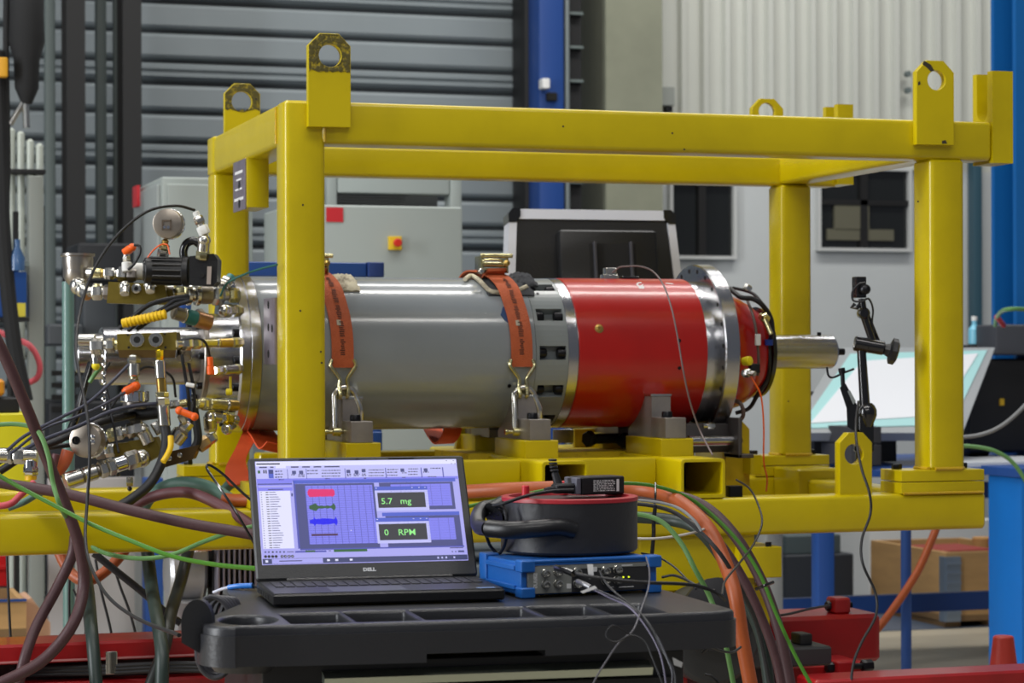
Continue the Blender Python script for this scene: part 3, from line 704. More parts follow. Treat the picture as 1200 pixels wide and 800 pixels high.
for (xx, yy, zz) in ((XX(1030, .25) - .08, .3, .1), (XX(700, .25), .3, .1), (XX(1290, -.25), -.2, .1), (XX(985, -.25), -.2, .1)):
    part('leg', MB().rbox(xx - .05, xx + .05, yy, yy + .1, 0, zr(800, .2, 980), .01), REDB, t)
t2 = MB()
for k_, (dy, dz) in enumerate(((0, 0), (.018, .012), (.0, .022))):
    pts = [oY(-60, 790, -.07), oY(60, 783 + k_, -.07), oY(130, 782, -.07), oY(210, 779, -.07), oY(320, 782, -.07)]
    hose('slot_cable', [(p_[0], p_[1] - 4 * k_ + 4, 5.28) for p_ in ((-60, 790), (60, 786), (130, 784), (210, 781), (320, 785))], 6, BLKR,
         ('lowest', 'middle', 'uppermost')[k_] + ' of three black cables lying along the red bed slot', 'cable')
v = -.02
t = thing('dark_gearbox', 'dark grey housing behind the hoses right of the tray', 'housing', oY(890, 790, v))
part('housing', MB().rbox(XX(800, v), XX(955, v), v - .1, v + .06, zr(776, v, 900), zr(754, v, 900), .01), mat('gear_dark', (50, 52, 54), .5), t)
part('lid', MB().rbox(XX(925, v), XX(940, v), v - .06, v, zr(754, v, 900), zr(741, v, 900), .006), BLK, t)
part('round_cover', MB().lathe(oY(838, 745, v - .12), (0, -1, 0), [(-.1, .12), (0, .12), (.01, .11), (.012, .06)], 24), mat('gear_dark', (50, 52, 54)), t)
part('valve_disc', MB().lathe(oY(840, 720, v - .14), (-.2, -1, .1), [(0, .09), (.03, .09), (.035, .07), (.04, .03)], 24), BLKR, t)
part('mounting_foot', MB().rbox(XX(810, v), XX(900, v), v - .08, v + .04, zr(800, v, 900), zr(776, v, 900), .006), BLK, t)

# ================================================================== YELLOW LIFTING FRAME
L_, D_F = 1.694, 0.932
ZT, ZB = 1.9575, 1.857
ZL0, ZL1 = 0.900, 0.995
T = 0.1
fr = thing('lifting_frame', 'large yellow welded steel lifting frame carrying the grey and red machine', 'frame', (.9, .5, ZL0))
def fp(name, mb, m=YEL, **k): return part(name, mb, m, fr, **k)
zp = 1.055
for (x, y) in ((0, 0), (L_, 0), (0, D_F), (L_, D_F)):
    fp('post', MB().rbox(x, x + T, y, y + T, zp, ZT - (.0 if (x, y) == (0, 0) else .1), .014, 3))
    fp('weld_seam', MB().tube([(x + .012, y - .001, zp + .003), (x + T - .012, y - .001, zp + .003), (x + T - .0, y + .012, zp + .003)], .005, 6), WELD)
    fp('weld_seam', MB().tube([(x - .001, y + .012, zp + .003), (x - .001, y + T - .012, zp + .003)], .005, 6), WELD)
    fp('base_plate', MB().rbox(x - .085, x + T + .055, y - .0, y + T + .02, ZL1, ZL1 + .029, .003), YEL)
    fp('base_plate', MB().rbox(x - .085, x + T + .055, y - .0, y + T + .02, ZL1 + .031, zp, .003), YEL)
    for dx in (-.06, T + .03):
        fp('base_bolt', MB().hexn((x + dx, y + T * .75, zp), (x + dx, y + T * .75, zp + .014), .014), BOLT)
xe0 = XX(1163, 0)
fp('top_beam', MB().rbox(T - .012, xe0, 0, T, ZB, ZT, .012, 3, 'x'))
fp('top_beam', MB().rbox(T * .6, XX(985, D_F), D_F + .02, D_F + T, ZB, ZB + .084, .010, 3, 'x'))
fp('top_beam', MB().rbox(.002, T - .002, T - .012, D_F + T, ZB, ZT, .012, 3, 'y'))
fp('top_beam', MB().rbox(L_ + .005, L_ + T - .005, T, D_F + .03, ZB + .004, ZB + .084, .010, 3, 'y'))
fp('post_cap', MB().rbox(.0, T * .7, D_F, D_F + T, ZB - .002, ZT, .008))
fp('lower_beam', MB().rbox(-1.25, L_ + .158, 0, T, ZL0, ZL1, .012, 3, 'x'))
fp('lower_beam', MB().rbox(-1.25, L_ + .158, D_F, D_F + T, ZL0, ZL1, .012, 3, 'x'))
for x in (0, L_): fp('lower_beam', MB().rbox(x, x + T, T, D_F, ZL0 + .002, ZL1 - .002, .012, 3, 'y'))
fp('weld_seam', MB().tube([(T * .98, -.001, ZT - .004), (T * .98, -.001, ZB + .004)], .003, 6), WELD)
fp('weld_seam', MB().tube([(-.001, T * .9, ZT - .008), (-.001, T * .9, ZB + .004)], .003, 6), WELD)
fp('weld_seam', MB().tube([(L_ - .08, -.003, ZL1 + .001), (L_ + .15, -.003, ZL1 + .001)], .004, 6), WELD)
# lifting lugs with holes
def lug(name, pa, pb, ytop, ybot, hx, hy, hr, v, th, m1=YEL, worn=None, ch=.28, lab=None):
    x0, x1 = XX(pa, v, ytop), XX(pb, v, ytop); z0, z1 = ZZ(ybot, v, pa), ZZ(ytop, v, pa)
    h = oY(hx, hy, v); rr = hr * mpp(hx, v); W2 = x1 - x0; c = W2 * ch
    outer = [(x0, z0), (x1, z0), (x1, z1 - c), (x1 - c, z1), (x0 + c, z1), (x0, z1 - c)]
    mb = MB()
    hole = circ(h.x, h.z, rr, 24)
    add_plate(mb, outer, [hole], th, lambda p: (p.x, v + th - p.z, p.y), .0015)
    mb.f = [f[::-1] for f in mb.f]
    o = fp(name, mb, m1, label=lab)
    if worn is not None:
        zw = ZZ(worn, v, pa); n = 14; jag = [(x1 - .002 - (W2 - .004) * i / n, zw + random.uniform(-.004, .004)) for i in range(n + 1)]
        e = .002
        out2 = [(x1 - e, z1 - c), (x1 - c, z1 - e), (x0 + c, z1 - e), (x0 + e, z1 - c)] + jag[::-1]
        m2 = MB(); add_plate(m2, out2, [circ(h.x, h.z, rr + .001, 24)], .0012, lambda p: (p.x, v - p.z, p.y)); 
        part('worn_patch', m2, CHIP, o, label='scraped dark patch around the hole')
    return o
lug('lifting_lug', 361, 411, 38, 148, 387, 65, 13.5, -.022, .022, worn=82)
lug('lifting_lug', 1074, 1118, 70, 169, 1097.5, 94, 11.5, -.022, .022)
lug('lifting_lug', 263, 305, 97, 200, 283.5, 119, 12, D_F + T, .02, worn=128)
lug('lifting_lug', 881, 918, 115, 200, 899, 131, 10.5, D_F + T, .02)
lug('lifting_lug', 984, 1022, 507, 592, 1001, 532, 12, .03, .03)
CHP = mat('bare_chip', (52, 46, 34), .7)
for pts in (((1083, 71), (1091, 76), (1095, 83), (1091, 84), (1086, 79), (1081, 75)), ((1104, 165), (1108, 164), (1110, 168), (1104, 168.5)), ((1076, 96), (1078, 95), (1079, 99), (1076, 100))):
    q = [oY(x, y, -.0225) for x, y in pts]; mb = MB(); n = len(q); mb.add(q + [p + Vector((0, .001, 0)) for p in q], [tuple(range(n))[::-1], tuple(range(n, 2 * n))] + [(i, n + i, n + (i + 1) % n, (i + 1) % n) for i in range(n)])
    fp('paint_chip', mb, CHP)
for (x, y) in ((352, 364), (377, 425), (376, 412), (355, 240), (660, 148), (788, 156), (802, 175), (300, 116), (1076, 236), (924, 470)):
    v_ = -.0006 if x < 900 or x > 1000 else D_F - .0006
    q = oY(x, y, v_); fp('paint_chip', MB().lathe(q, (0, 1, 0), [(0, .0026), (.001, .0026)], 6), CHP)
# fork ends
def fork(v0, pa, pb, ytop, ybot):
    x0, x1 = XX(pa, v0), XX(pb, v0); z0, z1 = ZZ(ybot, v0, pa), ZZ(ytop, v0, pa)
    zs_ = ZT + .004; ym = v0 + T / 2; rw = .028
    poly = [(v0 - .004, z0), (v0 + T, z0), (v0 + T, z1), (ym + rw, z1)] + [(ym + rw * math.cos(R(-a)), zs_ + rw + rw * math.sin(R(-a))) for a in range(0, 181, 20)] + [(ym - rw, z1), (v0 - .004, z1)]
    mb = MB(); mb.prism(poly, 'x', x0, x1); fp('fork_end', mb)
fork(0, 1163, 1187, 83, 191)
fork(D_F, 982, 1000, 122, 216)
# hanging box bracket with label plate under the left top beam
vb = .47; x1 = .004 + XX(313, vb) - XX(288, vb)
zbk = ZZ(243, vb, 300)
fp('hanging_box', MB().rbox(.002, x1, vb, vb + .17, zbk, ZB + .004, .002))
lp = fp('label_plate', MB().rbox(-.002, .002, vb + .004, vb + .166, zbk - .004, ZB + .002, .001), mat('engraved_plate', (150, 140, 152), .35, .6, var=.2, scale=30), label='grey engraved plate')
for q, (a, b, c, d) in enumerate(((.2, .8, .74, .80), (.3, .7, .60, .64), (.25, .8, .40, .44), (.15, .85, .18, .24))):
    H = ZB - zbk; part('engraving', MB().box(-.003, -.002, vb + .17 * a, vb + .17 * b, zbk + H * c, zbk + H * d), TWHITE, lp)
for c in (.5, .12): part('engraving', MB().cyl((-.002, vb + .08, zbk + (ZB - zbk) * c), (-.003, vb + .08, zbk + (ZB - zbk) * c), .012, 12), BOLT, lp)
zq0, zq1 = ZZ(427, .15, 312), ZZ(349, .15, 312)
vq0, vq1 = T + .002, T + .13
sp_ = fp('slotted_plate', MB().rbox(-.004, .006, vq0, vq1, zq0, zq1, .001), mat('engraved_plate', (150, 140, 152), .35, .6), label='bare grey plate with slots')
for (a, c) in ((.55, .9), (.55, .56), (.2, .54), (.55, .16)):
    part('slot', MB().cyl((-.0045, vq0 + (vq1 - vq0) * a, zq0 + (zq1 - zq0) * c), (-.0035, vq0 + (vq1 - vq0) * a, zq0 + (zq1 - zq0) * c), .010, 14), DARK, sp_)
# cross tubes with open ends, inner rail, saddles
zt1 = 1.094
tubes = [(XX(635, -.0), XX(690, .0)), (XX(798, 0), XX(850, 0)), (XX(424, 0), XX(478, 0))]
for (a, b) in tubes:
    mb = MB()
    add_plate(mb, rrect(a, b, ZL1 + .001, zt1, .010), [rrect(a + .008, b - .008, ZL1 + .010, zt1 - .008, .006)], D_F + T - .004, lambda p: (p.x, D_F + T - .002 - p.z, p.y), .001)
    mb.f = [f[::-1] for f in mb.f]
    fp('cross_tube', mb)
    fp('tube_shade_sheet', MB().box(a + .008, b - .008, .25, .255, ZL1 + .010, zt1 - .008), DARK)  # added dark sheet standing in for the shade inside the open tube
for vv in (.17, .80):
    segs = [(T, tubes[2][0]), (tubes[2][1], tubes[0][0]), (tubes[0][1], tubes[1][0])]
    for a, b in segs: fp('inner_rail', MB().rbox(a - .001, b + .001, vv, vv + .08, ZL1 + .004, zt1 - .002, .008, 2, 'x'))
VS = .18
for px, xt in ((412, tubes[2]), (621, tubes[0]), (780, tubes[1])):
    xb0 = XX(px, VS); wb = 26 * mpp(px, VS)
    xy0 = xb0 - .014; xy1 = xb0 + wb + .02
    for side in (0, 1):
        def Yv(y): return y if side == 0 else 1.0 - y
        fp('saddle_block', MB().rbox(xy0, xy1, Yv(VS), Yv(VS + .26) if side == 0 else Yv(VS + .2), zt1 - .001, 1.139, .004))
        mb = MB()
        # V-block: slopes up toward the viewer under the barrel
        zt_b = 1.360 - 88 * .0
        prof = [(Yv(.286), 1.135), (Yv(.286), 1.245), (Yv(.338), 1.245), (Yv(.46), 1.155), (Yv(.46), 1.135)]
        mb.prism(prof, 'x', xb0 + .002, xb0 + wb - .002)
        o = fp('steel_jaw', mb, STEELJ, label='machined bare steel jaw')
        part('jaw_block', MB().rbox(xb0, xb0 + wb, Yv(.182), Yv(.285), 1.1395, 1.192, .002), STEELJ, o)
        part('jaw_bolt', MB().lathe((xb0 + wb * .35, Yv(.222), 1.191), (0, 0, 1), [(0, .014), (.014, .014), (.017, .012)], 16), BOLT, o)
        part('jaw_lip', MB().rbox(xb0 - .001, xb0 + wb + .001, Yv(.285), Yv(.335), 1.2455, 1.252, .002), ZINC, o)
for (px, py) in ((694, 514), (735, 516)):
    p = oY(px, py, .5); fp('side_bolt', MB().hexn(p, p + Vector((-.02, -.01, 0)), .022).cyl(p, p + Vector((.09, .02, 0)), .014, 12), BOLT)
p = oY(672, 498, .72); q = oY(646, 506, .6)
fp('strap_plate', MB().rbox(XX(648, .7), XX(672, .7), .7, .705, ZZ(519, .7, 660), ZZ(503, .7, 660), .001), ALU, label='bare alloy plate')
fp('side_gusset', MB().rbox(XX(673, .72), XX(708, .72), .72, .74, ZL1 + .08, ZZ(502, .72, 690), .003))
fp('side_gusset', MB().rbox(XX(705, .72), XX(733, .72), .72, .74, ZL1 + .08, ZZ(507, .72, 720), .003), YELD)
fp('mid_plate', MB().rbox(XX(530, .6), XX(790, .6), .45, .78, zt1 - .02, zt1 + .003, .003), YELD)
fp('side_gusset', MB().prism([(XX(527, .75), ZL1), (XX(600, .75), ZL1), (XX(590, .75), ZZ(498, .75, 560)), (XX(540, .75), ZZ(498, .75, 560))], 'y', .76, .78))
# roller rod and end plate below the flange
z_ = ZZ(516, .3, 835)
rr_ = fp('stop_rod', MB().cyl((XX(806, .3), .3, z_), (XX(859, .3), .3, z_), 6.2 * mpp(835, .3), 18, .002), STEEL, label='bright steel rod')
zz0, zz1 = ZZ(536, .3, 860), ZZ(489, .3, 860); xq = XX(858, .3)
fp('stop_bracket', MB().rbox(xq, xq + .012, .26, .36, zz0, zz1, .003).rbox(xq, xq + .045, .26, .36, zz0, zz0 + .01, .003), mat('bracket_steel', (88, 84, 84), .4, .6), label='dark steel angle bracket')
fp('stop_box', MB().rbox(XX(800, .35), XX(858, .35), .33, .45, ZL1 + .1, ZZ(496, .35, 830), .004), mat('bracket_steel', (88, 84, 84)))
def lug2(v):
    x0, x1 = XX(862, v), XX(878, v); h = oY(866, 516, v); z0, z1 = ZL1, ZZ(494, v, 870)
    mb = MB(); add_plate(mb, [(x0 - .03, z0), (x1, z0), (x1, z1 - .02), (x1 - .02, z1), (x0 - .03, z1)], [circ(h.x - .002, h.z, 6 * mpp(866, v), 20)], .025, lambda p: (p.x, v + .025 - p.z, p.y))
    mb.f = [f[::-1] for f in mb.f]; fp('side_lug', mb, YELD)
lug2(.45)
fp('rail_end', MB().rbox(XX(879, .4), XX(893, .4), .4, .8, ZZ(556, .4, 885), ZZ(533, .4, 885), .004))
fp('inner_step', MB().rbox(XX(935, .75), XX(985, .75), .75, D_F, ZL0 + .03, ZZ(549, .75, 950), .012))
p = oY(863, 567, .03)
fp('square_plug', MB().rbox(p.x - .018, p.x + .018, .03, .06, ZL1 - .002, ZL1 + .028, .003), BOLT, label='black square plug')
# risers down to the red bed
for a, b in ((750, 908),):
    v = .02
    fp('riser', MB().rbox(XX(a, v), XX(884, v), v, v + .10, ZZ(690, v, 850), ZL0 + .001, .004))
    fp('riser_pad', MB().rbox(XX(860, v), XX(910, v), v - .03, v + .14, ZZ(676, v, 880), ZZ(640, v, 880), .003))
    fp('riser_foot', MB().rbox(XX(a, .26), XX(862, .26), .04, .40, .62, ZZ(688, v, 850), .004), YELD)
    fp('riser_pin', MB().cyl((XX(896, v), v - .02, ZZ(640, v, 900)), (XX(896, v), v - .02, ZZ(636, v, 900) + .004), .008, 10), BOLT)
fp('riser', MB().rbox(.42, .6, D_F - .0, D_F + .1, .3, ZL0 + .001, .004))
fp('riser_foot', MB().rbox(.38, .64, D_F - .05, D_F + .15, 0, .3, .004), YELD)
fp('riser', MB().rbox(.95, 1.1, D_F + .01, D_F + .09, 0, ZL0 + .001, .004), YELD)
fp('riser', MB().rbox(.15, .35, .0, .1, .634, ZL0 + .001, .004))

# ================================================================== MACHINE (barrel, flanges, shaft and its fittings)
VC, ZC, RB = .5, 1.360, .2015
def XN(px, r=RB): return XX(px, VC - r)
mc = thing('test_machine', 'grey and red cylindrical machine with steel flanges and a steel shaft', 'machine', (.8, VC, ZC - RB))
def mp(name, mb, m, **k): return part(name, mb, m, mc, **k)
def lx(prof, n=96): 
    mb = MB(); return mb.lathe((0, VC, ZC), (1, 0, 0), prof, n)
x_f0, x_f1, x_g1, x_s1, x_r1 = XN(282), XN(308), XN(667), XN(679.5), XN(830)
mp('end_flange', lx([(x_f0, .15), (x_f0, RB - .006), (x_f0 + .005, RB), ((x_f0 + x_f1) / 2 - .001, RB), ((x_f0 + x_f1) / 2, RB - .002), ((x_f0 + x_f1) / 2 + .002, RB), (x_f1 - .002, RB), (x_f1, RB - .004)]), STEEL, label='turned steel end flange')
for k in range(16):
    a = 2 * PI * k / 16 + .1; rb = RB - .025
    mp('flange_bolt', MB().lathe((x_f0, VC + rb * math.cos(a), ZC + rb * math.sin(a)), (-1, 0, 0), [(-.004, .011), (.012, .011), (.014, .009), (.014, .006), (.006, .006)], 12), BOLT)
xp = XN(629)     # pocketed end section begins
RG = RB - .003
mp('grey_barrel', lx([(x_f1, RG), (xp - .001, RG), (xp, RG - .002)], 128), GREY, label='glossy grey painted barrel')
# end section with twelve pockets
def pocket_section(x0, x1, pa, pb, r, depth, nP=12, half=R(5.2)):
    mb = MB(); base = R(0)
    def pt(x, a, rr): return (x, VC - rr * math.cos(a), ZC + rr * math.sin(a))
    for k in range(nP):
        ac = 2 * PI * k / nP + base; nxt = ac + 2 * PI / nP
        A = [ac + half + (nxt - half - ac - half) * i / 5 for i in range(6)]
        for i in range(5):
            for (xa, xb) in ((x0, pa), (pa, pb), (pb, x1)): mb.quad(pt(xa, A[i], r), pt(xa, A[i + 1], r), pt(xb, A[i + 1], r), pt(xb, A[i], r))
        Bq = [ac - half + half * i for i in range(3)]
        for i in range(2):
            a, b = Bq[i], Bq[i + 1]
            for (xa, xb) in ((x0, pa), (pb, x1)): mb.quad(pt(xa, a, r), pt(xa, b, r), pt(xb, b, r), pt(xb, a, r))
            mb.quad(pt(pa, a, r), pt(pa, b, r), pt(pa, b, r - depth), pt(pa, a, r - depth))
            mb.quad(pt(pb, a, r), pt(pb, b, r), pt(pb, b, r - depth), pt(pb, a, r - depth))
            mb.quad(pt(pa, a, r - depth), pt(pa, b, r - depth), pt(pb, b, r - depth), pt(pb, a, r - depth))
        for a in (ac - half, ac + half):
            mb.quad(pt(pa, a, r), pt(pb, a, r), pt(pb, a, r - depth), pt(pa, a, r - depth))
    return mb
pa_, pb_ = XN(633), XN(664)
o = mp('pocket_ring', pocket_section(xp, x_g1, pa_, pb_, RG, .026), mat('grey_ring_paint', (132, 138, 138), .3, 0, coat=.3), label='grey ring with bolt pockets')
for k in range(12):
    a = 2 * PI * k / 12
    for xa, d in ((pa_, 1), (pb_, -1)):
        rr = RG - .013
        part('pocket_bolt', MB().lathe((xa, VC - rr * math.cos(a), ZC + rr * math.sin(a)), (d, 0, 0), [(0, .013), (.018, .013), (.021, .011)], 12), BOLT, o)
mp('steel_ring', lx([(x_g1 + .0005, RG - .02), (x_g1 + .0005, RG + .001), (x_s1 - .003, RG + .001), (x_s1 - .0025, RG - .003), (x_s1, RG - .003)]), STEEL, label='polished steel ring')
mp('red_sleeve', lx([(x_s1, RG - .01), (x_s1, RG), (x_s1 + .002, RG + .0015), (x_r1 - .002, RG + .0015), (x_r1, RG)], 128), RED, label='glossy red sleeve')
x_n1 = XX(846, VC - .19); x_w0 = XX(851, VC - .24); x_w1 = XX(868.5, VC - .24); RW = .240
mp('steel_neck', lx([(x_r1, RG - .004), (x_r1 + .001, RG - .0035), (x_w0, RG - .0035)]), STEEL, label='turned steel neck')
mp('large_flange', lx([(x_w0, .15), (x_w0, RW - .004), (x_w0 + .003, RW), (x_w1 - .003, RW), (x_w1, RW - .004), (x_w1, .10)]), STEEL, label='large turned steel flange')
for k in range(24):
    a = 2 * PI * (k + .3) / 24; rb = RW - .018
    mp('flange_hole', MB().lathe((x_w0, VC - rb * math.cos(a), ZC + rb * math.sin(a)), (-1, 0, 0), [(-.002, .006), (.0008, .006)], 10), DARK, label='dark bolt hole')
xq = XX(904, VC - .1)
mp('red_dome', lx([(x_w1, .168), (x_w1 + .02, .168), (x_w1 + (xq - x_w1) * .55, .150), (x_w1 + (xq - x_w1) * .62, .140), (x_w1 + (xq - x_w1) * .66, .140), (xq - .006, .112), (xq, .104), (xq, .04)]), RED, label='stepped red end dome')
mp('black_end_ring', lx([(xq - .004, .125), (xq + .008, .122), (xq + .012, .10), (xq + .012, .05)]), BLKG)
xs1 = XX(984, VC - .047)
ZS = ZZ(412, VC - .04, 940)
sh = mp('output_shaft', MB().lathe((0, VC, ZS), (1, 0, 0), [(xq, .047), (xs1 - .006, .047), (xs1, .042)], 48), STEEL, label='bright steel output shaft')
part('shaft_tip', MB().lathe((0, VC, ZS), (1, 0, 0), [(xs1, .012), (xs1 + .018, .012), (xs1 + .018, .0095), (xs1 + .035, .0095), (xs1 + .036, .008)], 16), BOLT, sh)
part('key_stud', MB().cyl((XX(960, VC), VC, ZS + .044), (XX(960, VC), VC, ZS + .054), .006, 10), BOLT, sh)
# small marks and studs on the sleeve
def on_barrel(px, py, r):
    """point on the cylinder r seen through a pixel"""
    d = ray(px, py); o = CAM - Vector((0, VC, ZC)); a = d.y ** 2 + d.z ** 2; b = 2 * (o.y * d.y + o.z * d.z); c = o.y ** 2 + o.z ** 2 - r * r
    disc = max(b * b - 4 * a * c, 0); t = (-b - math.sqrt(disc)) / (2 * a); return CAM + d * t
def nrm(p): return Vector((0, p.y - VC, p.z - ZC)).normalized()
p = on_barrel(702, 385, RG + .001); n = nrm(p)
mp('sleeve_plug', MB().lathe(p, n, [(-.002, .012), (.001, .012), (.0015, .007), (.003, .006), (.003, .003), (.001, .002)], 16), BRASS, label='small brass plug')
for (a, b) in ((796, 399), (796, 431), (597, 452), (396, 384)):
    p = on_barrel(a, b, RG + .001); mp('barrel_hole', MB().lathe(p, nrm(p), [(-.003, .005), (.0012, .005), (.0012, .003)], 10), BOLT)
for (a, b) in ((625, 344), (630, 344)):
    p = on_barrel(a, b, RG); mp('barrel_hole', MB().lathe(p, nrm(p), [(-.003, .004), (.0012, .004)], 10), BOLT)
# white "O2"-like painted mark near the top of the sleeve
mk = MB()
for a0, a1, sx in ((0, 300, 0),):
    prev = None
    for i in range(13):
        a = R(a0 + (a1 - a0) * i / 12); c = on_barrel(750, 333, RG + .003)
        q1 = [on_barrel(750 + 4.2 * math.cos(a) * k, 333 + 2.6 * math.sin(a) * k, RG + .002) for k in (.55, 1.0)]
        if prev: mk.quad(prev[0], prev[1], q1[1], q1[0])
        prev = q1
mk.quad(*[on_barrel(a, b, RG + .002) for a, b in ((748, 335), (755, 335), (755, 338), (749, 338))])
mk.quad(*[on_barrel(a, b, RG + .002) for a, b in ((780, 331), (789, 332), (789, 333), (780, 332))])
mp('painted_mark', mk, TWHITE, label='white painted mark')
# sensor block on top
xa = XX(714, VC); p0 = Vector((xa, VC, ZC + RG))
mp('top_sensor', MB().rbox(xa - .02, xa + .02, VC - .02, VC + .02, ZC + RG - .004, ZC + RG + .012, .003).rbox(xa - .013, xa + .017, VC - .015, VC + .015, ZC + RG + .012, ZC + RG + .03, .003), ZINC, label='small zinc sensor on top')
mp('top_cover', MB().rbox(xa + .03, xa + .08, VC - .02, VC + .03, ZC + RG - .004, ZC + RG + .008, .004), BLKG)
# wiring of the dome, fixed to the machine
def mhose(name, pts, w_, m, **k): return hose(name, [(a, b, D_) for a, b, D_ in pts], w_, m, '', parent=mc, **k)
mhose('end_cable', [(855, 338, 6.25), (868, 348, 6.2), (882, 350, 6.2), (893, 357, 6.2), (903, 372, 6.22), (905, 390, 6.22), (901, 402, 6.25)], 6, BLKR)
mhose('end_cable', [(858, 337, 6.3), (872, 340, 6.3), (884, 345, 6.28), (895, 358, 6.25)], 4, BLKR)
mhose('end_cable', [(876, 352, 6.22), (883, 372, 6.17), (887, 395, 6.15), (889, 420, 6.15), (888, 440, 6.16)], 3.5, mat('cable_grey_brown', (92, 74, 68), .5))
mhose('end_cable', [(901, 402, 6.25), (902, 425, 6.25), (899, 445, 6.27), (888, 462, 6.28), (878, 478, 6.3), (862, 484, 6.3)], 5, BLKR)
mhose('sensor_lead', [(876, 437, 6.1), (884, 448, 6.09), (892, 465, 6.09), (895, 500, 6.09), (895, 540, 6.1), (899, 560, 6.15), (898, 575, 6.2)], 2, ORP)
p = oD(888, 398, 6.14); mp('cable_tag', MB().rbox(p.x - .007, p.x + .007, p.y - .006, p.y + .006, p.z - .015, p.z + .015, .002), TWHITE)
p = oD(875, 423, 6.12); mp('yellow_cap', MB().lathe(p, (.5, -1, .1), [(-.01, .011), (.004, .013), (.012, .012), (.014, .009)], 14), mat('cap_yellow', (226, 206, 20), .4), label='yellow plastic cap')
p = oD(871, 437, 6.1); mp('side_fitting', MB().hexn(p, p + Vector((.01, -.02, 0)), .012).cyl(p + Vector((.01, -.02, 0)), p + Vector((.018, -.035, -.002)), .007, 12), ZINC)
p = oD(885, 432, 6.14); mp('side_connector', MB().rbox(p.x - .018, p.x + .012, p.y - .01, p.y + .01, p.z - .012, p.z + .014, .004), BLK)
p = oD(893, 370, 6.2); mp('dome_fitting', MB().hexn(p, p + Vector((.004, -.02, -.01)), .014).cyl(p + Vector((0, -.015, -.01)), p + Vector((.012, -.03, -.05)), .008, 12), YZINC)
p = oD(874, 341, 6.3); mp('dome_fitting', MB().hexn(p, p + Vector((.01, 0, .015)), .012), ZINC)
p = oD(901, 401, 6.23); mp('blue_collar', MB().lathe(p, (0, 0, -1), [(-.008, .011), (.008, .011)], 14), mat('collar_blue', (30, 60, 150), .4))
mhose('return_hose', [(858, 468, 6.2), (868, 473, 6.18), (871, 486, 6.18), (864, 496, 6.2)], 5, mat('cable_grey_brown', (92, 74, 68)))
p = oD(829, 499, 6.1); mp('drain_fitting', MB().hexn(p, p + Vector((.02, -.002, 0)), .009).cyl(p + Vector((-.012, 0, 0)), p, .006, 10), ZINC)

